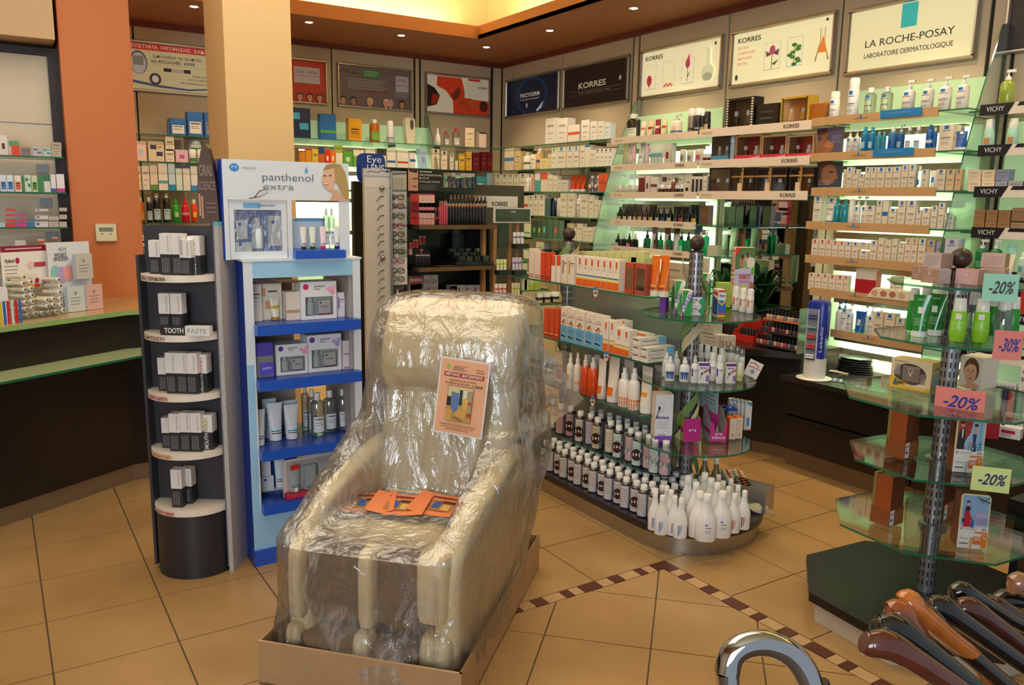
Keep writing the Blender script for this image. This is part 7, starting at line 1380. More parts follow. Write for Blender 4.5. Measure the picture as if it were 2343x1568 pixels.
def s_in(g, d, h):
    r_ = M('d0302a'); 
    for y0, y1, z0, z1 in ((.15, .85, .92, .95), (.15, .85, .58, .61), (.15, .21, .58, .95), (.79, .85, .58, .95)): g.quad([(-.0006, d*y1, h*z0), (-.0006, d*y1, h*z1), (-.0006, d*y0, h*z1), (-.0006, d*y0, h*z0)], r_)
    g.quad([(-.0009, d*.72, h*.6), (-.0009, d*.66, h*.6), (-.0009, d*.28, h*.93), (-.0009, d*.34, h*.93)], r_); g.quad([(-.0007, d*.6, h*.66), (-.0007, d*.54, h*.64), (-.0007, d*.45, h*.82), (-.0007, d*.5, h*.84)], INK); g.quad([(-.0007, d*.7, h*.74), (-.0007, d*.55, h*.8), (-.0007, d*.5, h*.72)], M('8a8478')); g.quad([(-.0007, d*.3, h*.86), (-.0007, d*.5, h*.8), (-.0007, d*.45, h*.74)], M('8a8478'))
    for z in (.42, .36): g.quad([(-.0006, d*.75, h*z), (-.0006, d*.75, h*(z+.035)), (-.0006, d*.2, h*(z+.035)), (-.0006, d*.2, h*z)], r_)
    g.quad([(-.0006, d*.98, h*.51), (-.0006, d*.98, h*.53), (-.0006, 0, h*.53), (-.0006, 0, h*.51)], M('6a5a2a'))
P_ = onz(1674, 702, dz[0]); gcar(1676, 700, .10, .30, .075, RC-.05, 'large lilac insect repellent band box with family photo print', 'c8c0dc', 'e0d0b0', draw=d_in, draws=s_in)
gcar(1640, 704, .07, .125, .05, RC, 'lime green carton behind the blue and white one on the upper round shelf', 'a8c050', 'a8c050')
for i, (u, v) in enumerate(((1682, 713), (1698, 717), (1715, 720))): onr('S', u, v-3, dz[0], .034, .118, 'efe9e0', 'c', 'e0703a', 'efece8', RA, f'white spray can with orange print, {ORD[i]} of three', 0)
# middle disc
for i, (u, v, lab, k) in enumerate(((1532, 872, 'blue-labelled white sprayer, near the edge', 0), (1565, 874, 'blue-labelled white sprayer beside the cone-capped one', 0), (1545, 858, 'white sprayer standing behind the labelled ones', 0), (1524, 862, 'white sprayer at the back edge', 0))):
    onr('Z', u, v, dz[1], .048, .118, 'f0ece4', 'W' if i < 2 else '', '2a5a98', 'f2eee8', RA, lab, 1, d=.032)
for i, (u, v) in enumerate(((1588, 876), (1628, 872), (1645, 878), (1600, 850), (1616, 852), (1632, 856), (1648, 860), (1574, 846), (1588, 842))):
    onr('V' if i != 0 else 'Z', u, v, dz[1], .037, .138 if i != 0 else .13, 'f0ece6', 'c', '6a3a98', 'e8e6e2' if i else 'd8d8d4', RA, f'white fragrance-free lotion bottle with dandelion print, {ORD[i]} along', 1)
for i, (u, v) in enumerate(((1655, 850), (1670, 852), (1684, 856), (1694, 862))): onr('S', u, v, dz[1], .032, .14, 'e8e8e4', '', '6a3a98', '~d0d4d4', RA, f'clear-capped spray bottle, {ORD[i]} along the back', 1)
def d_fl(c): c.rect(0, .86, 1, 1, '6a3a98'); c.txt('fleriana', .5, .76, .08, '5a2a88', w=.7, bold=.01); c.poly([(.45, .58), (1, .72), (1, .64), (.45, .5)], 'd0302a'); c.ell(.32, .48, .1, .07, '3a3a3e', 12); c.poly([(.3, .48), (.34, .46), (.12, .2), (.1, .22)], '3a3a3e'); c.rect(.7, .1, .98, .4, '9a7ab8')
gcar(1597, 878, .05, .098, .03, RC, 'small white and purple carton with red flash, inner one on middle round shelf', 'efece8', 'e0d8c8', z=dz[1], draw=d_fl); gcar(1660, 878, .046, .095, .03, RC, 'small white and purple carton with red flash, outer one on middle round shelf', 'efece8', 'e0d8c8', z=dz[1], draw=d_fl)
onr('R', 1691, 872, dz[1], .03, .09, 'e4e0a8', 'o', 'c8d040', 'f0ece0', RA, 'lime green roll-on with a white domed cap', 1)
t = gcar(1700, 856, .07, .085, .004, RC-.3, 'white leaflet with red scribble leaning out over the middle round shelf', 'ece4d8', 'ece4d8', z=dz[1], draw=lambda c: (c.poly([(.1, .8), (.4, .9), (.8, .75), (.8, .7), (.4, .83), (.1, .74)], 'd03a2a'), c.poly([(.1, .6), (.9, .65), (.9, .6), (.1, .55)], 'd03a2a'), c.ell(.5, .35, .16, .14, '8a8a9a', 12))); t.rotation_euler = (-.15, .4, RC-.3)
# lower disc
def d_bf(c):
    c.rect(0, 0, 1, .13, '8a4ab8'); c.poly([(0, .13), (.3, .16), (.6, .13), (1, .17), (1, .13)], 'ece8f0'); c.txt('fleriana', .42, .52, .06, '5a2a88', w=.74, bold=.02); c.lines(.08, .8, .3, .42, 4, 'b0b0b8', .01)
    c.ell(.3, .75, .17, .10, 'c8c8cc', 22).ell(.3, .75, .155, .09, 'e8e8ec', 22); c.ell(.2, .72, .07, .04, '28282c', 14); c.poly([(.2, .72), (.24, .70), (.02, .48), (.0, .5)], '28282c'); c.txt('fleriana', .4, .16, .03, '5a2a88', w=.4)
def s_bf(g, d, h):
    g.quad([(-.0006, d*.85, h*.05), (-.0006, d*.85, h*.09), (-.0006, d*.2, h*.09), (-.0006, d*.2, h*.05)], M('5a4a40'))
bt = gcar(1497, 1012, .085, .235, .085, RC+.05, 'tall white and purple display carton with a dandelion print, lower round shelf', 'ecebf0', 'e0cdbb', z=dz[2], draw=d_bf, draws=s_bf)
obj('lid', B().quad([(0, 0, .2352), (.085, 0, .2352), (.085, .085, .2358), (0, .085, .2358)], M('6a2a9a', .3)), bt)
def tray_box(u, v, w, d, h0_, h1_, c1, c2, lab, txt=None, notch=False):
    P_ = onz(u, v, dz[2]); t = thing('counter_display_box', lab, 'display box', (P_.x, P_.y, dz[2]+.001), RC+.05, GD); f = B(); m1, m2 = M(c1, .4), M(c2, .4); INR = M('b8b0a8', .6)
    if notch: f.slab([(0, 0), (w, 0), (w, h0_), (w*.85, h0_*.75), (w*.75, h0_*.5), (w*.45, h0_*.45), (w*.3, h0_*.5), (w*.2, h0_*.9), (0, h0_*1.05)], 0, .002, m1, INR)
    else: f.box(0, w, 0, .002, 0, h0_, m1)
    obj('front', f, t); s_ = B(); 
    for x in (0, w-.002): k = len(s_.v); s_.v += [(x, .002, 0), (x, d, 0), (x, d, h1_), (x, d*.5, h1_*.95), (x, .002, h0_), (x+.002, .002, 0), (x+.002, d, 0), (x+.002, d, h1_), (x+.002, d*.5, h1_*.95), (x+.002, .002, h0_)]; s_.face([k, k+1, k+2, k+3, k+4], m2 if x == 0 else INR); s_.face([k+5, k+6, k+7, k+8, k+9], INR if x == 0 else m1)
    obj('sides', s_, t); obj('back', B().box(0, w, d-.002, d, 0, h1_, M('c82a80')), t); obj('bottom', B().box(0, w, 0, d, 0, .002, INR), t)
    g = B(); g.quad([(-.0006, d, h0_*.38), (-.0006, d, h0_*.58), (-.0006, 0, h0_*.58), (-.0006, 0, h0_*.38)], M('b02070')); obj('side_print', g, t)
    c = Card(t, w, h0_, -.0006); c.X = lambda f_: f_*w
    if txt: c.txt(txt, .5, .2, .12, 'f0e8ee', w=.8, bold=.02); c.ell(.35, .38, .05, .07, 'f0e8ee', 10).ell(.5, .4, .05, .04, 'f0e8ee', 10).ell(.65, .38, .05, .07, 'f0e8ee', 10)
    else: c.ell(.38, .5, .05, .06, 'f0e8ee', 10).ell(.52, .52, .05, .04, 'f0e8ee', 10).ell(.68, .5, .05, .06, 'f0e8ee', 10)
    c.done(); return t
tray_box(1562, 1012, .085, .10, .115, .13, 'c82a88', 'a4c02a', 'magenta and lime open display box on the lower round shelf')
tray_box(1624, 1012, .082, .13, .10, .155, 'd83a90', 'a8a0b8', 'pink and grey open display box with notched front on the lower round shelf', 'SUMMERLINE', True)
t = onr('T', 1640, 1000, dz[2], .03, .06, 'ece8e0', '', '', 'f0ece4', RC+1.2, 'white tube inside the notched pink box', 2)
def d_or(c): c.rect(.15, .05, .85, .95, 'efe0c8'); c.lines(.25, .75, .45, .85, 5, 'd8905a', .02); c.ell(.5, .2, .25, .08, 'e0b080', 14)
for i, (u, v) in enumerate(((1668, 1006), (1683, 1004))): gcar(u, v, .032, .105, .055, RC+.05, f'orange-sided cream carton, {ORD[i]} of two at the end of the lower round shelf', 'efe4d0', 'e8701c', z=dz[2], draw=d_or)
for i in range(5): gcar(1702-9*i, 986-2*i, .035, .15, .03, RC+.05, f'pale carton with blue bottle print, {ORD[i]} of the row behind the orange ones', 'e4e4e0', 'c0c0b8', z=dz[2], draw=lambda c: (c.rect(.3, .15, .7, .45, '3a9ad0'), c.poly([(0, 1), (1, 1), (1, .85), (.5, .9)], '4a9ab8'), c.rect(0, 0, 1, .04, 'd0503a')))
for i in range(4): P_ = onz(1640+14*i, 984-1*i, dz[2]); t = obj('blue_clip', B().box(-.03, .03, -.01, .01, 0, .008, M('1c4aa8', .35)).tube([(-.02, 0, .01), (0, .012, .03), (.025, 0, .012)], .003, M('2a5ab8', .3), 6), None, (P_.x, P_.y, dz[2]+.10), RC+.3*i, f'blue plastic applicator in the pink box, {ORD[i]} along', 'applicator', 'blue applicators')
card_thing('summer_leaflet_card', Pl(GX+.0, GY-.12, -1, .35), 1582, 1640, dz[2]+.13, dz[2]+.27, 'a8d0dc', 'pale blue display card lettered in pink behind the pink boxes', lambda c: (c.txt('SUMMERLINE', .3, .5, .14, 'b02a70', w=.7, vert=True), c.lines(.5, .95, .3, .85, 5, 'b05a8a', .03)))
row(Pl(0, GY-.17, -1, 0), .121, 'standing behind the near post', 'clear bottles behind the near post', 'N 1588 1610 1043 ~a8b4ac;N 1614 1636 1050 ~a8b4ac', dmax=.06)
# ================================================================ TOWER WITH OCTAGONAL SHELVES
TX, TY = 1.645, -2.99
tw = thing('display_tower', 'slotted steel pole with five octagonal glass shelves on a dark octagonal base', 'display stand', (TX, TY, 0))
def octo(r, ry=None, a0=.30):
    ry = ry or r; return [(r*math.cos(a0+math.pi/4*i), ry*math.sin(a0+math.pi/4*i)) for i in range(8)]
obj('plinth', B().prism(octo(.44), 0, .085, M('c8bfae', .4)), tw); obj('base_top', B().prism(octo(.47), .085, .12, M('141212', .38)), tw)
post(tw, 0, 0, .12, 1.375, .031)
tz_ = [1.33, 1.13, .903, .66, .40]; tr_ = [.25, .28, .38, .335, .37]
for i, (z, r) in enumerate(zip(tz_, tr_)):
    obj('octagonal_shelf', B().prism(octo(r), z-.009, z, GLASS, GEDGE), tw); obj('shelf_collar', B().lathe([(.05, z-.03), (.05, z), (.033, z+.004)], M('8a8c90', .35, .8), n=20), tw)
def T_(u, v, z): p = onz(u, v, z); return (p.x, p.y, z+.001)
GTW = 'goods on the octagonal tower'
TR = math.pi+.42
def tbox(u, v, z, w, h, d, rz, lab, front, side, draw=None, top=None, lev=0., name='carton'):
    p = T_(u, v, z); t = thing(name, lab, 'carton', (p[0], p[1], p[2]+lev), rz, GTW); obj('carton_body', B().box(0, w, 0, d, 0, h, M(side, .35), front=M(front, .35), top=M(top or side, .35)), t)
    if draw: c = Card(t, w, h, -.0004); c.X = lambda f: f*w; draw(c); c.done()
    return t
def dV(col): return lambda c: (c.txt('V', .5, .62, .3, col), c.txt('VICHY', .5, .86, .08, col), c.lines(.15, .85, .15, .4, 3, col, .02))
def dl(c): c.lines(.1, .95, .2, .8, 6, 'b09890', .025)
VB = [(2091, 640, 0, 'b89078', 'd8c8c4', 'lower'), (2128, 646, 0, 'b08a74', 'd0c0bc', 'lower')]
tbox(2085, 640, tz_[0], .075, .052, .06, TR-.62, 'rose brown cream carton, corner-on, inner one of the lower pair on the tower top', 'b08a78', 'b89484', dV('efe0d8')); tbox(2106, 646, tz_[0], .075, .052, .06, TR-.62, 'rose brown cream carton with silvery flank, outer of the lower pair on the tower top', 'b08a74', 'ccb8b0', dV('efe0d8'))
tbox(2112, 611, tz_[0]+.053, .075, .052, .06, TR-.6, 'rose brown cream carton stacked above the lower pair on the tower top', 'c0b0ac', 'a88878', dl)
tbox(2184, 650, tz_[0], .078, .055, .06, TR-.35, 'pink cream carton beside the ball finial on the tower top', 'd8a8a4', 'c89488', dV('efe4e0')); tbox(2240, 645, tz_[0], .08, .052, .06, TR-.2, 'gold cream carton, lower of two behind the green price card', 'd8bca8', 'b89478', dl); tbox(2243, 611, tz_[0]+.053, .08, .052, .06, TR-.2, 'gold cream carton, upper of two behind the green price card', 'd8b8b0', 'a88460', dl)
# green tubes and bottles on the second shelf
def tput(kind, u, v, z, w, h, c, sty, acc, cap, lab, rz=TR, d=None):
    p = T_(u, v, z); return put(kind, p, rz, w, h, d or w*.8, c, sty, acc, cap, True, lab, GTW)
t = tput('T', 2103, 771, tz_[1], .062, .155, '^1f8a34', '', 'e8e8e8', 'ecece8', 'dark green tube, front one of two standing on the second octagonal shelf'); t2 = tput('T', 2138, 768, tz_[1], .062, .155, '^1a7a30', '', 'e8e8e8', 'e8e8e4', 'dark green tube, rear one of two standing on the second octagonal shelf', TR-.3)
for q in (t, t2): obj('label_square', B().box(-.010, .010, -.0215, -.0205, .088, .112, WHITE), q); letters(q, 'VICHY', .008, M('d0e8d0'), 0, -.013, .138, w=.03); g = B(); [g.box(-.018, .018-.004*(k % 3), -.0243, -.0236, .045+.006*k, .0465+.006*k, M('b8e0b8')) for k in range(5)]; obj('print', g, q)
tput('V', 2085, 757, tz_[1], .044, .165, '2a9a3a', '', 'e8a890', 'f0ece6', 'green bottle with white cap behind the dark green tubes'); tput('V', 2112, 752, tz_[1], .044, .165, '2a9a3a', '', 'e8a890', 'f0ece6', 'green bottle with white cap between the two dark green tubes'); tput('V', 2146, 752, tz_[1], .05, .17, '2a9a3a', '', 'e8a890', 'f0ece6', 'green bottle with white cap next to the tower pole')
for i, (u, v, lab) in enumerate(((2188, 782, 'lime green bottle with white cap on the second octagonal shelf beside the pole'), (2240, 784, 'lime green bottle with white cap under the green price card'))):
    t = tput('V', u, v, tz_[1], .056, .155, '8fd02a', '', '', 'f2eee6', lab); obj('label_square', B().box(-.009, .010, -.0225, -.0215, .082, .102, WHITE), t); letters(t, 'VICHY', .008, M('e0f4c0'), 0, -.023, .108+.008, w=.03); g = B(); [g.box(-.018, .018-.004*(k % 3), -.0225, -.0215, .045+.008*k, .0465+.008*k, M('d8f0b0')) for k in range(4)]; obj('print', g, t)
tput('V', 2290, 778, tz_[1], .056, .155, '~c8dcd8', '', '', 'f0ece6', 'clear bottle with white cap at the end of the second octagonal shelf'); tput('V', 2222, 766, tz_[1], .05, .16, '~c8dcd8', '', '', 'f0ece6', 'clear bottle with white cap behind the lime green pair'); tput('V', 2268, 768, tz_[1], .05, .155, '2a9a3a', '', '', 'f0ece6', 'green bottle half hidden behind the lime green bottle'); tput('V', 2312, 772, tz_[1], .05, .15, '2a9a3a', '', '', 'f0ece6', 'green bottle behind the clear one at the shelf end')
# gift cartons with windows on the third shelf
def d_g1(c):
    c.ell(.48, .52, .40, .36, '5a4a44', 30); c.poly([(.1, .2), (.1, .86), (.5, .86), (.5, .2)], 'f0d8a0') if False else None
    c.rect(.30, .28, .72, .80, 'b09080'); c.rect(.30, .74, .72, .80, 'c8a898'); c.rect(.74, .25, .86, .6, 'b09080'); c.rect(.1, .45, .24, .82, 'b8a090'); c.txt('V', .5, .53, .2, 'e8dcd0'); c.txt('VICHY', .5, .70, .06, 'e8dcd0')
    c.poly([(0, 0), (1, 0), (1, .12), (.6, .14), (.25, .3), (.05, .42), (0, .42)], 'e8b83a'); c.txt('Δώρο', .28, .2, .09, '2a2420', w=.14, bold=.02); c.lines(.4, .92, .1, .16, 2, 'f8f0d8', .02); c.poly([(.09, .1), (.13, .32), (.17, .32), (.22, .1)], '3a6a8a'); c.txt('NEOVADIOL GF', .25, .93, .05, '8a7a6a', w=.32)
t = tbox(2035, 884, tz_[2], .155, .115, .085, TR-.30, 'cream and yellow windowed gift carton on the third octagonal shelf', 'ecd8ae', 'efc878', d_g1); obj('window', B().disc(.075, -.0035, .06, .06, .04, CLEAR, 24), t)
g = B(); g.quad([(.1556, .07, .01), (.1556, .015, .01), (.1556, .02, .07), (.1556, .06, .07)], M('9ac8d8')); g.quad([(.1557, .06, .085), (.1557, .02, .085), (.1557, .02, .09), (.1557, .06, .09)], M('5a8a4a')); obj('side_print', g, t)
def d_fc(c): c.poly([(0, 1), (0, 0), (1, 0), (1, 1)], 'e8e0d0'); face_print(c, .5, .5, .36, 'dca888', '6a4028', .9); c.poly([(.2, .0), (.25, .12), (.4, .1), (.5, .0)], 'e8b898'); c.poly([(.6, .0), (.9, .0), (.92, .15), (.75, .2), (.62, .12)], 'dca888')
t = tbox(2192, 884, tz_[2], .085, .125, .12, TR-.42, 'white gift carton with a smiling woman print on the third octagonal shelf', 'e8dcc0', 'ece6d8', d_fc)
g = B(); g.quad([(.0756, .02, .0), (.0756, .12, .0), (.0756, .12, .04), (.0756, .02, .015)], M('e8c03a')); g.quad([(.0757, .03, .03), (.0757, .105, .035), (.0757, .105, .09), (.0757, .05, .10), (.0757, .03, .07)], M('7a6a64')); obj('side_print', g, t)
# copper tins on the fourth and fifth
def tin(u, v, z, lab, rz=TR+1.0):
    p = T_(u, v, z); t = thing('copper_gift_tin', lab, 'gift box', p, rz, GTW); w, d, h = .078, .09, .195
    obj('tin', B().box(.002, w-.002, .004, d-.004, .065, h, M('8a4a2a', .25, .55), front=M('c0683a', .25, .5)), t); obj('lid_rim', B().box(0, w, -.006, .004, .06, h+.003, M('b8985a', .3, .7)), t) if False else obj('rim', B().box(.0, .012, .002, d-.002, .065, h+.003, M('b09a60', .3, .6)), t)
    obj('sleeve', B().box(0, w, 0, d, 0, .066, M('9a5428', .45), front=M('8a4a22', .45)), t); g = B(); g.quad([(w+.0006, .004, .003), (w+.0006, .03, .003), (w+.0006, .03, .063), (w+.0006, .004, .063)], WHITE); g.quad([(w+.0008, .006, .045), (w+.0008, .027, .045), (w+.0008, .027, .05), (w+.0008, .006, .05)], M('e0703a')); g.quad([(w+.0008, .008, .02), (w+.0008, .02, .02), (w+.0008, .02, .03), (w+.0008, .008, .03)], M('3a4a6a')); [g.quad([(w+.0006, .035, .012+.012*k), (w+.0006, .08, .012+.012*k), (w+.0006, .08, .014+.012*k), (w+.0006, .035, .014+.012*k)], M('c89a70')) for k in range(4)]; obj('side_print', g, t)
    return t
tin(2024, 1040, tz_[3], 'copper-coloured gift tin in a brown sleeve on the fourth octagonal shelf', TR-.42); tin(1990, 1192, tz_[4], 'copper-coloured gift tin in a brown sleeve on the lowest octagonal shelf', TR-.42)
tin(2110, 1180, tz_[4], 'copper-coloured gift tin half hidden behind the tower pole, lowest shelf', TR-.3)
def beauty(u, v, z, lab, draw, rz):
    p = T_(u, v, z); t = thing('picture_gift_tin', lab, 'gift box', p, rz, GTW); w, d, h = .095, .075, .20; hs_ = .085
    rr = lambda w0, w1, z0, z1, r: [(w0, z0), (w1, z0)]+[(w1-r+r*math.cos(a), z1-r+r*math.sin(a)) for a in (0, .5, 1.1, 1.57)]+[(w0+r-r*math.sin(a), z1-r+r*math.cos(a)) for a in (0, .5, 1.1, 1.57)]
    obj('tin', B().box(.001, w-.001, .006, d, hs_, h-.004, M('7a4020', .3, .4), top=M('6a3a1c', .3, .5)), t); obj('rim', B().slab(rr(0, w, .02, h, .012), -.001, .006, M('e4dcb0', .3)), t); obj('sleeve', B().box(-.001, w+.001, -.003, d+.001, 0, hs_, M('8a4824', .5), front=WHITE), t)
    c = Card(t, w, h, -.0014); c.X = lambda f: f*w; draw(c); c.done('picture')
    c = Card(t, w, hs_, -.0034); c.X = lambda f: f*w; c.txt('MY', .1, .86, .10, 'a8683a', w=.09, bold=.01); c.txt('IDEAL BEAUTY', .43, .86, .10, 'd0c4bc', w=.42); c.txt('BOX', .86, .86, .10, '8a6a50', w=.16, bold=.01); c.rect(.55, .69, .98, .76, 'e8742a'); c.rect(.52, .2, .84, .55, 'e8742a'); c.txt('ΔΩΡΟ', .66, .43, .13, 'f4ece4', w=.22, bold=.02); c.poly([(.8, .06), (.97, .06), (.99, .66), (.79, .66)], 'e8881c'); c.txt('V', .89, .5, .12, 'f4ece4', bold=.02); c.lines(.05, .35, .42, .46, 2, 'b0a8a8', .02); c.rect(.05, .2, .35, .24, '3a3436')
    c.poly([(.42, .05), (.48, .05), (.49, .5), (.41, .5)], '9ac0dc' if 'evening' in lab else 'd8a830'); c.done()
    return t
def d_ev(c):
    c.rect(.05, .4, .95, .98, '9ac0dc'); c.poly([(.05, .4), (.05, .98), (.55, .98), (.5, .75), (.3, .55), (.35, .4)], 'a83020'); c.poly([(.06, .4), (.08, .72), (.2, .82), (.3, .78), (.33, .6), (.28, .4)], '1c2422'); c.poly([(.19, .8), (.24, .8), (.24, .62), (.2, .66)], 'e8e4dc'); c.ell(.2, .88, .07, .05, 'd0946c'); c.ell(.19, .92, .07, .025, '2a1c18')
    c.ell(.66, .88, .07, .03, '1c1a2a', 14); c.poly([(.6, .86), (.68, .86), (.70, .72), (.62, .7)], 'dca07c'); c.poly([(.57, .72), (.70, .72), (.68, .55), (.74, .4), (.56, .4), (.6, .55)], '2a2a5a'); c.poly([(.45, .56), (.58, .58), (.58, .55), (.45, .53)], 'dca07c'); c.rect(.82, .4, .84, .98, '6a90b8'); c.rect(.45, .53, .95, .54, '4a6a8a')
    for i in range(5): c.poly([(.78+.03*i, .42), (.80+.03*i, .42), (.95-.05*i, .66)], '4a90b0')
    for i in range(4): c.ell(.48+.12*i, .46, .04, .04, '2a3038', 12).ell(.48+.12*i, .46, .028, .028, '9ac0dc', 12)
def d_wi(c):
    c.rect(.05, .4, .95, .98, '8ab4dc'); c.rect(.55, .42, .92, .66, 'b0b0d8'); c.poly([(.55, .66), (.62, .70), (.85, .70), (.92, .66)], 'a8a8d0'); [c.rect(.6+.09*i, .46, .64+.09*i, .58, '8a8ab8') for i in range(4)]; c.rect(.05, .4, .95, .44, 'c0c8e0')
    c.poly([(.12, .4), (.14, .72), (.25, .74), (.34, .62), (.38, .42), (.3, .4)], 'c01c30'); c.ell(.24, .74, .09, .05, '2a2a30', 14); c.ell(.25, .83, .05, .04, 'dcb090', 12); c.ell(.23, .87, .06, .022, '3a3a40', 12); c.poly([(.3, .62), (.42, .56), (.41, .53), (.3, .57)], 'c01c30'); c.ell(.43, .57, .03, .03, 'c89a7a', 10); c.poly([(.37, .4), (.4, .54), (.47, .54), (.48, .4)], '3a5aa0'); c.ell(.12, .52, .05, .035, '2a2a30', 12)
    c.poly([(.5, .97), (.75, .90), (.95, .86), (.95, .89), (.76, .92), (.52, .98)], '4a4048'); c.poly([(.7, .91), (.92, .97), (.93, .96), (.72, .90)], '4a4048'); c.poly([(.6, .93), (.72, .86), (.73, .87), (.62, .94)], '4a4048')
beauty(2178, 1079, tz_[3], 'gift tin with an evening couple picture on the fourth octagonal shelf', d_ev, TR+.36); beauty(2188, 1252, tz_[4], 'gift tin with a red-coated figure in snow on the lowest octagonal shelf', d_wi, TR+.36)
# price cards
def price(u0, v0, u1, v1, z_sh, txt_, bgc, ink, lab, tw_=0., back=0., dist=None):
    um, vm = (u0+u1)/2, (v0+v1)/2; D = dist; d = ray(um, vm); P_ = CAM+d*D; e = Vector((math.cos(TR+tw_), math.sin(TR+tw_), 0))
    pl = Pl(P_.x, P_.y, e.x, e.y); w = pl.sz(u1, vm)[0]-pl.sz(u0, vm)[0]; z0 = pl.sz(um, v1)[1]; z1 = pl.sz(um, v0)[1]; h = z1-z0
    t = thing('price_card', lab, 'sign', (P_.x, P_.y, z0), pl.rz); obj('card', B().box(-w/2, w/2, 0, .0012, 0, h, M(bgc, .5, var=.02)), t); me = text(txt_, h*.46, M(ink), w=w*.74, bold=.012, shear=.35); obj('lettering', me, t, (0, -.0008, h*.48)); obj('clip', B().box(-w*.5, -w*.3, .0014, .02, h*.5, h*.66, CLEAR), t)
price(2248, 627, 2330, 690, 1.33, '-20%', '9fdcc0', '1c1c20', 'mint green price card at the tower top', .15, dist=2.70)
price(2273, 757, 2340, 824, 1.13, '-30%', 'f08a80', '2a3aa0', 'coral red price card reading thirty percent off on the second octagonal shelf', .3, dist=2.74)
price(2137, 890, 2253, 951, .9, '-20%', 'f08a80', '2238a0', 'coral red price card reading twenty percent off on the third octagonal shelf', -.15, dist=2.86)
price(2222, 1070, 2312, 1126, .66, '-20%', 'dcec9a', '2a2a60', 'pale yellow price card on the fourth octagonal shelf', .25, dist=2.70)
# ================================================================ LOW CABINETS AND WORKTOP ALONG THE ADVERT WALL
WZ = .575; RZ_ = .68
cabd = M('1a1614', .32, var=.3)
wt_ = obj('worktop', B().box(-.6, 3.24, YW, -4.02, WZ-.03, WZ, M('2a2422', .25, var=.2)), None, label='dark wood worktop under the tan-edged and black-edged shelves', cat='worktop')
for i in range(5):
    x0 = 3.235-.86*(i+1); x1 = x0+.855
    t = thing('drawer_cabinet', f'low black drawer cabinet under the worktop, {ORD[i]} from the round desk', 'cabinet', (x0, -4.15, 0)); w = x1-x0
    obj('body', B().box(0, w, -.46, 0, .11, WZ-.031, cabd), t)
    for z0, z1 in ((.12, .33), (.34, .54)): d_ = obj('drawer', B().box(.003, w-.003, 0, .10, z0, z1, cabd), t); obj('finger_rail', B().box(.003, w-.003, .10, .112, z1-.02, z1-.002, M('2c2a2c', .3, .5)), d_)
    obj('kick_board', B().box(0, w, .0, .04, 0, .11, M('8a7458', .35, .5)), t)
# round desk beyond
rd = thing('round_desk', 'dark curved desk with a display of nail polish between the gondola and the mirror', 'desk')
obj('desk_top', B().prism([(3.24, -4.6), (3.24, -4.16), (3.40, -4.04), (3.7, -3.92), (4.1, -3.80), (4.5, -3.75), (4.9, -3.7), (5.3, -3.85), (5.3, -4.6)], RZ_-.02, RZ_+.02, M('2a201c', .2)), rd); obj('desk_body', B().prism([(3.24, -4.58), (3.24, -4.2), (3.7, -4.02), (4.5, -3.8), (5.2, -3.95), (5.25, -4.58)], .08, RZ_-.02, cabd), rd); obj('desk_plinth', B().prism([(3.24, -4.56), (3.24, -4.22), (3.72, -4.05), (4.5, -3.84), (5.2, -3.99), (5.2, -4.56)], 0, .08, M('8a7458', .35, .5)), rd)
# nail polish rack
NP = Pl(0, -4.12, -1, 0)
nz = [NP.sz(1770, v)[1] for v in (664, 693, 722, 752)]
n0, n1 = NP.su(1728, .9), NP.su(1830, .9); nw = n1-n0
nr = thing('nail_polish_rack', 'black stepped counter rack of nail polish bottles in front of the mirror', 'rack', NP.at((n0+n1)/2, RZ_+.021, 0), NP.rz)
obj('back_board', B().box(-nw/2, nw/2, .17, .18, 0, .235, M('141214', .3)), nr); obj('end_panel', B().box(nw/2-.008, nw/2, 0, .18, 0, .28, glassy('end_acrylic', (.45, .6, .45), .08, .1, .15)), nr)
lv = [.02, .10, .175]
for i, z in enumerate(lv): obj('shelf', B().box(-nw/2, nw/2-.01, .0+.04*i, .17, z-.008, z, M('1a181a', .3)), nr); obj('edge_label', B().box(-nw/2, nw/2-.01, -.002+.04*i, .0+.04*i, z-.008, z+.004, M('c87a4a' if i == 2 else '3a3436', .4)), nr)
np_cols = ['c86a50', 'd8905a', 'e0a890', 'a02030', 'c84a68', '6a2a4a', '8a8090', '3a4a60', '505a58', 'b8a0a8', 'e8b890', '903040']
for i, z in enumerate(lv):
    for q in range(12):
        c_ = np_cols[(q*(i+2)+i*5) % 12]; p = NP.at((n0+n1)/2-nw/2+.02+(nw-.045)*q/11, RZ_+.021+z+.0005, .02+.04*i)
        t = thing('nail_polish', f'{cname(c_)} nail polish bottle with black cap, {ORD[q]} on the {("lowest", "middle", "top")[i]} rack step', 'bottle', p, NP.rz, 'nail polish bottles on the counter rack')
        k = ('np', c_)
        if k not in IC: IC[k] = (B().lathe([(.010, 0), (.011, .003), (.011, .024), (.005, .028)], M(c_, .15, coat=.5), n=10).mesh('b'), B().lathe([(.0075, .028), (.006, .058)], M('101012', .25), n=10).mesh('c'))
        obj('body', IC[k][0], t); obj('cap', IC[k][1], t)
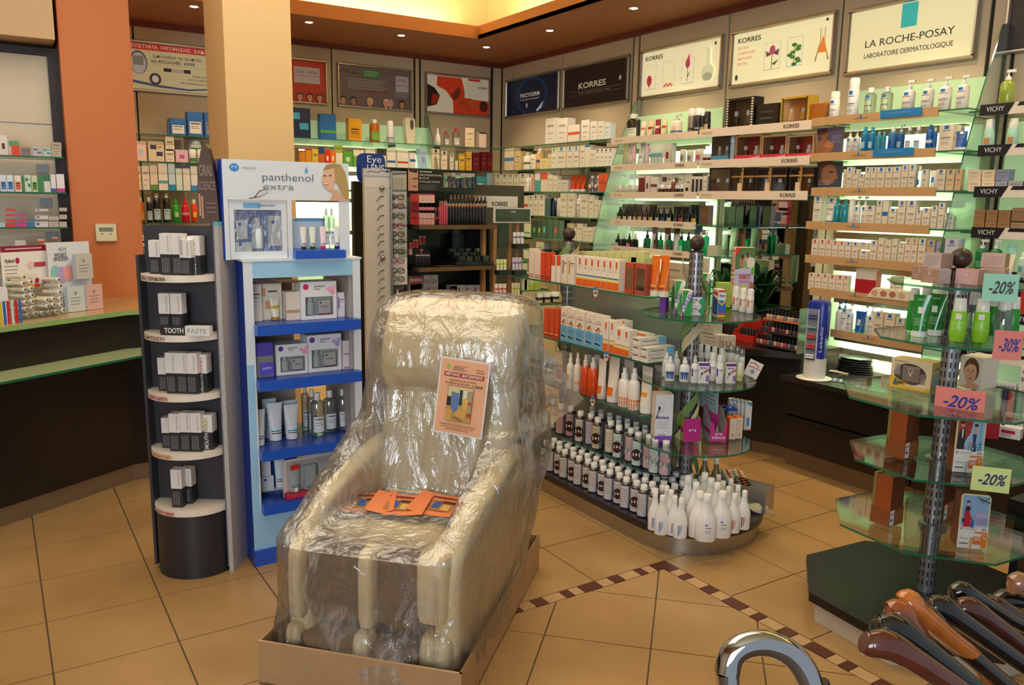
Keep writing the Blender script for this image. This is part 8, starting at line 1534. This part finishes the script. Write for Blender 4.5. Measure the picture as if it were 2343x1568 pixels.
# red display tray left of it
rt_ = thing('red_display_tray', 'red cardboard display tray of dark tubes on the round desk', 'display box', NP.at(NP.su(1688, RZ_+.03), RZ_+.021, .05), NP.rz)
s_ = B()
for x in (-.09, .09): k = len(s_.v); s_.v += [(x, 0, 0), (x, .12, 0), (x, .12, .15), (x, 0, .05)]; s_.face([k, k+1, k+2, k+3], M('c8281e', .4))
obj('sides', s_, rt_); obj('front', B().box(-.09, .09, 0, .002, 0, .05, M('c8281e', .4)), rt_); obj('back', B().box(-.09, .09, .118, .12, 0, .15, M('a82018', .4)), rt_)
for i in range(6): p = NP.at(NP.su(1688, RZ_+.03)-.065+.026*i, RZ_+.024, .1); obj('dark_tube', B().lathe([(.010, 0), (.010, .08), (.007, .085)], M('1a1618', .3), n=10), None, p, 0, f'dark cosmetic tube in the red display tray, {ORD[i]} along', 'tube', 'dark tubes in the red tray')
row(NP, RZ_+.021, 'on the round desk beyond the gondola', 'pale cartons on the round desk', 'C 1600 1646 764 c8c4bc l;C 1648 1674 768 d0ccc4 o a8604a - *3;C 1604 1632 738 c0bcb0 l - - @.075', dmax=.08, back=-.28)
row(NP, RZ_+.021, 'by the white-edged shelves on the round desk', 'soft packs below the white-edged shelves', 'C 1515 1562 602 d8c8b0 l - - @.30;U 1600 1618 590 c8c8b0 - - - @.33;J 1440 1500 584 a8b8a0 - - - *4 @.42', dmax=.06, back=.02)
sheet('glass_shelf', W2, W2.su(1392, 1.0), W2.su(1640, 1.0), 1.035, .4, 'green-edged glass shelf below the white-edged ones')
sheet('glass_shelf', W2, W2.su(1392, .85), W2.su(1640, .85), .85, .4, 'lowest green-edged glass shelf below the white-edged ones')
# lip balm stand
LP = Pl(0, -3.98, -1, 0); zl0 = WZ
p = onz(1862, 866, WZ)
lb = thing('lip_balm_stand', 'tall blue and white counter stand with small tiers of lip balms', 'display stand', (p.x, p.y, WZ+.0005), math.pi+.35)
kz_ = 1; HS = Pl(0, p.y, -1, 0).sz(1878, 686)[1]-WZ-.005
obj('round_foot', B().lathe([(.10, 0), (.104, .004), (.07, .010)], WHITE, n=28), lb); obj('white_socle', B().lathe([(.064, .008), (.064, .13)], M('e6e2da', .35), n=24), lb)
bb_ = B().rings([[(.055*k2*math.copysign(abs(math.cos(a))**.6, math.cos(a)), .05*k2*math.copysign(abs(math.sin(a))**.6, math.sin(a)), z) for a in [2*math.pi*i/24 for i in range(24)]] for z, k2 in ((.13, 1.12), (HS*.5, 1.13), (HS*.93, 1.16), (HS*.985, 1.05), (HS, .7))], M('1c2c98', .25))
obj('blue_column', bb_, lb); obj('front_recess', B().box(-.042, .018, -.064, -.055, .12, HS*.90, M('8a8c98', .3)), lb); obj('trim', B().box(-.046, -.042, -.070, -.055, .12, HS*.9, M('d8dcec', .3)).box(.018, .022, -.070, -.055, .12, HS*.9, M('d8dcec', .3)), lb)
letters(lb, 'Labello', .016, M('d8dcec'), .042, -.0555, HS*.52, w=.15, vert=True)
for i in range(5): z = .125+(HS*.9-.125)*i/5; obj('tier', B().box(-.042, .018, -.085, -.055, z, z+.003, CLEAR), lb); \
    [obj('lip_balm', B().tube([(-.036, -.074, z+.012+.014*q), (.010, -.074, z+.012+.014*q)], .006, M(('e0e0e8', 'c8202a', 'd0301e', '5ab0a0', '3a3a8a')[i], .3), 8), lb) for q in range(2 if i != 3 else 1)]
# blister packs, sunglasses pouches, bags
for i, (u, v, n_) in enumerate(((1936, 876, 5), (1990, 892, 3))):
    p = onz(u, v, WZ); t = thing('blister_strip', f'silver blister strip lying on the worktop, {("nearer the blue stand", "nearer the tower")[i]}', 'tablet strip', (p.x, p.y, WZ+.001), math.pi+.2); obj('foil', B().box(-.09, .09, -.03, .03, 0, .002, M('b8b8bc', .25, .8)), t)
    for q in range(n_): obj('pocket', B().lathe([(.017, .002), (.015, .012), (.011, .014)], M('d0d0d4', .2, .7), -.07+.035*q, 0, 14), t)
p = onz(1910, 856, WZ); t = thing('small_sachets', 'few beige sachets lying at the foot of the lit panel', 'sachets', (p.x, p.y-.05, WZ+.001), .5)
for i in range(3): obj('sachet', B().box(-.05+.03*i, .0+.03*i, -.02, .03, .004*i, .004*i+.003, M('c8a890', .4)), t)
p = onz(1995, 846, WZ); t = thing('folded_bags', 'pile of folded black plastic bags on the worktop', 'bag pile', (p.x, max(p.y, -4.50), WZ+.001), math.pi+.2)
for i in range(7):
    rr_ = [[(.115*(1-.05*i*.5)*k2*math.cos(a)*(1+.1*noise.noise(Vector((math.cos(a)*2, math.sin(a)*2, i*3.1)))), .07*k2*math.sin(a)*(1+.15*noise.noise(Vector((math.cos(a)*3, math.sin(a)*2, i*1.7)))), .014*i+zz2) for a in [2*math.pi*q/26 for q in range(26)]] for zz2, k2 in ((.0, .9), (.004, 1), (.010, 1), (.013, .9))]
    obj('bag', B().rings(rr_, M('232624', .25, bump=.6, sc=20)), t)
row(W2, vz[5], 'on sixth black-edged shelf far end', GV, 'C 2346 2360 640 3a9a7a', dmax=.05) 
for i, (u, v, lev) in enumerate(((2300, 1000, 0), (2262, 990, 0), (2310, 970, .052))):
    p = onz(u, v, WZ); tbox(u-16, v, WZ, .085, .05, .06, math.pi+.25, f'white tablet carton with red stripe on the worktop, {("front", "inner", "topmost")[i]} one', 'ece6e0', 'e0dcd8', lambda c: (c.rect(.1, .45, .75, .75, 'c02038'), c.lines(.1, .6, .2, .3, 2, '6a9aa8', .04)), lev=0 if i < 2 else 0)
tbox(2275, 950, WZ, .08, .17, .02, math.pi+.2, 'pale leaflet holder lettered menthol behind the smiling woman carton', 'd8dcdc', 'c8ccd0', lambda c: (c.txt('menthol', .5, .9, .08, '3a4a60', w=.8), c.ell(.5, .65, .35, .16, '1c2440')), name='leaflet_holder')
tbox(2322, 960, WZ, .10, .26, .03, math.pi+.2, 'white upright carton with large dark lettering at the picture edge', 'e0dad4', 'd0ccc8', lambda c: (c.rect(.1, .9, .4, .95, 'c02a2a'), c.txt('Bepanthol', .5, .78, .08, '2a2a30', w=.86), c.lines(.15, .8, .5, .65, 3, 'a09a98', .012)))
tbox(2250, 1003, WZ, .06, .13, .03, math.pi+.7, 'dark red carton behind the coral price card', 'a81a22', 'b02228')
# potted plant reflected and standing before the mirror
pp = onx(1790, 690, 4.35); pot = thing('potted_plant', 'dark green leafy plant standing behind the nail polish rack', 'plant', (4.10, -4.45, RZ_+.021))
obj('pot', B().lathe([(.05, 0), (.07, .11), (.066, .11), (.05, .02)], M('3a2a24', .5), n=16), pot)
LF = M('2c5a24', .4, var=.3)
for i in range(26):
    a = i*2.4; tl_ = .13+.10*((i*7) % 5)/5; up = .16+.16*((i*3) % 7)/7; b = B(); n = 5; prev = None
    L_ = []
    for k in range(n+1):
        t = k/n; r = tl_*t*1.3; z = .1+up*math.sin(t*2.1)*1.25; wl_ = .030*math.sin(math.pi*min(1, t*.9+.08)); c_, s__ = math.cos(a), math.sin(a)
        L_ += [(r*c_-wl_*s__, (r*s__+wl_*c_)*.6, z), (r*c_+wl_*s__, (r*s__-wl_*c_)*.6, z)]
    b.v = L_
    for k in range(n): b.face([2*k, 2*k+1, 2*k+3, 2*k+2], LF, True)
    obj('leaf', b, pot)
# ================================================================ WALKING CANES AND FRONT RIGHT CORNER
cn = thing('cane_stand', 'dark stand holding the walking canes at the shop front', 'stand', (1.06, -1.42, 0))
obj('stand_body', B().box(-.16, .16, -.25, .25, 0, .30, M('151314', .4)), cn); obj('stand_rim', B().box(-.165, .165, -.255, .255, .30, .315, M('c0c0c4', .25, .8)), cn)
bs = thing('dark_bench', 'black low bench standing behind the octagonal tower base', 'bench', (1.20, -3.55, 0)); obj('seat', B().box(-.35, .35, -.25, .2, .40, .46, M('141214', .35)), bs)
for x in (-.32, .30): obj('leg', B().box(x, x+.03, -.22, .17, 0, .40, M('1c1a1a', .35)), bs)
GLW = dict(r=.12, coat=.8)
canes = [((1975, 1470), (2080, 1502), (2200, 1568), .80, '5a2818', 'brown wood'), ((2000, 1432), (2090, 1465), (2230, 1560), .80, '17130f', 'black'), ((2030, 1405), (2075, 1420), (2140, 1500), .77, '9a4a1c', 'amber brown'), ((2060, 1385), (2095, 1392), (2150, 1430), .74, 'c8702a', 'light amber'),
         ((2092, 1410), (2150, 1440), (2290, 1545), .80, '2a1a14', 'dark brown'), ((2120, 1385), (2190, 1415), (2343, 1510), .78, '15110f', 'glossy black'), ((2185, 1392), (2250, 1410), (2370, 1490), .78, '4a1c14', 'red brown'), ((2175, 1362), (2220, 1360), (2300, 1400), .74, '120f0e', 'thin black'), ((2230, 1392), (2300, 1398), (2400, 1440), .78, '3a1612', 'deep mahogany'), ((2312, 1340), (2350, 1342), (2420, 1370), .74, '9a6a50', 'marbled tan'), ((2270, 1385), (2330, 1375), (2400, 1380), .80, '141110', 'slim jet black')]
for i, (a, b_, c_, z, col, nm) in enumerate(canes):
    d_ = 1.22+.055*i; A0 = CAM+ray(*a)*d_; B0 = CAM+ray(*b_)*(d_*1.0); C0 = CAM+ray(*c_)*(d_*1.02); C0 = C0+(C0-B0).normalized()*.13+Vector((0, 0, -.02)); r0_ = .019 if i not in (7,) else .016
    top = [A0, A0+(B0-A0)*.12, A0+(B0-A0)*.5+Vector((0, 0, .008)), B0, B0+(C0-B0)*.5, C0, C0+(C0-B0)*.3+Vector((0, 0, -.05)), Vector((C0.x-.02, C0.y-.05, C0.z-.16)), Vector((C0.x-.03, C0.y-.06, .10))]
    t = thing('walking_cane', f'{nm} walking cane handle, {ORD[i]} counted from the chrome one', 'cane', (C0.x, C0.y, 0), 0, 'walking cane handles'); o_ = Vector((C0.x, C0.y, 0))
    pts2 = [p_-o_ for p_ in top]; rad = [r0_*.8, r0_*1.02, r0_*1.22, r0_*1.0, r0_*.85, r0_*.8, r0_*.72, r0_*.66, r0_*.55]
    sm_p = []; sm_r = []
    for k in range(len(pts2)-1):
        p0, p1, p2, p3 = pts2[max(0, k-1)], pts2[k], pts2[k+1], pts2[min(len(pts2)-1, k+2)]
        m1_ = (p2-p0)*.5*min(1, (p2-p1).length/max(1e-6, (p1-p0).length or 1)); m2_ = (p3-p1)*.5*min(1, (p2-p1).length/max(1e-6, (p3-p2).length or 1))
        for j in range(4): tt_ = j/4; sm_p.append(p1*(2*tt_**3-3*tt_**2+1)+m1_*(tt_**3-2*tt_**2+tt_)+p2*(3*tt_**2-2*tt_**3)+m2_*(tt_**3-tt_**2)); sm_r.append(rad[k]+(rad[k+1]-rad[k])*tt_)
    obj('handle', B().tube(sm_p[:26], sm_r[:26], M(col, .13, coat=.8, var=.35, sc=25), 14), t); obj('shaft', B().tube(sm_p[25:], sm_r[25:], M(col, .25, var=.2), 12), t); obj('ferrule', B().tube([sm_p[-1]+Vector((0, 0, .0)), sm_p[-1]-Vector((0, 0, .05))], .011, BLK, 10), t)
dd = 1.12
def cr_(P, k=4):
    o = []
    for i in range(len(P)-1):
        p0, p1, p2, p3 = P[max(0, i-1)], P[i], P[i+1], P[min(len(P)-1, i+2)]
        for j in range(k): t = j/k; o.append(.5*((2*p1)+(-p0+p2)*t+(2*p0-5*p1+4*p2-p3)*t**2+(-p0+3*p1-3*p2+p3)*t**3))
    return o+[P[-1]]
ar = [(1672, 1640), (1668, 1585), (1664, 1540), (1672, 1505), (1695, 1482), (1730, 1472), (1770, 1476), (1810, 1496), (1838, 1530), (1855, 1570), (1868, 1640)]
P3 = [CAM+ray(*q)*(dd+.0) for q in ar]; o_ = Vector((P3[-1].x, P3[-1].y, 0)); t = thing('chrome_cane', 'chrome cane with a curved bright handle at the shop front', 'cane', o_, 0); CHR = M('c8c8cc', .06, 1., var=0)
obj('handle', B().tube(cr_([q-o_ for q in P3[2:]]), .0175, CHR, 20), t); obj('grip_end', B().tube([P3[2]-o_, P3[1]-o_, P3[0]-o_], [.0165, .0145, .0165], CHR, 18), t); obj('shaft', B().tube([P3[-1]-o_, Vector((P3[-1].x, P3[-1].y, .45))-o_, Vector((0, 0, .02))], [.0165, .011, .010], CHR, 14), t); obj('collar', B().tube([CAM+ray(1872, 1560)*(dd+.05)-o_, CAM+ray(1885, 1640)*(dd+.05)-o_], .016, BLK, 12), t)
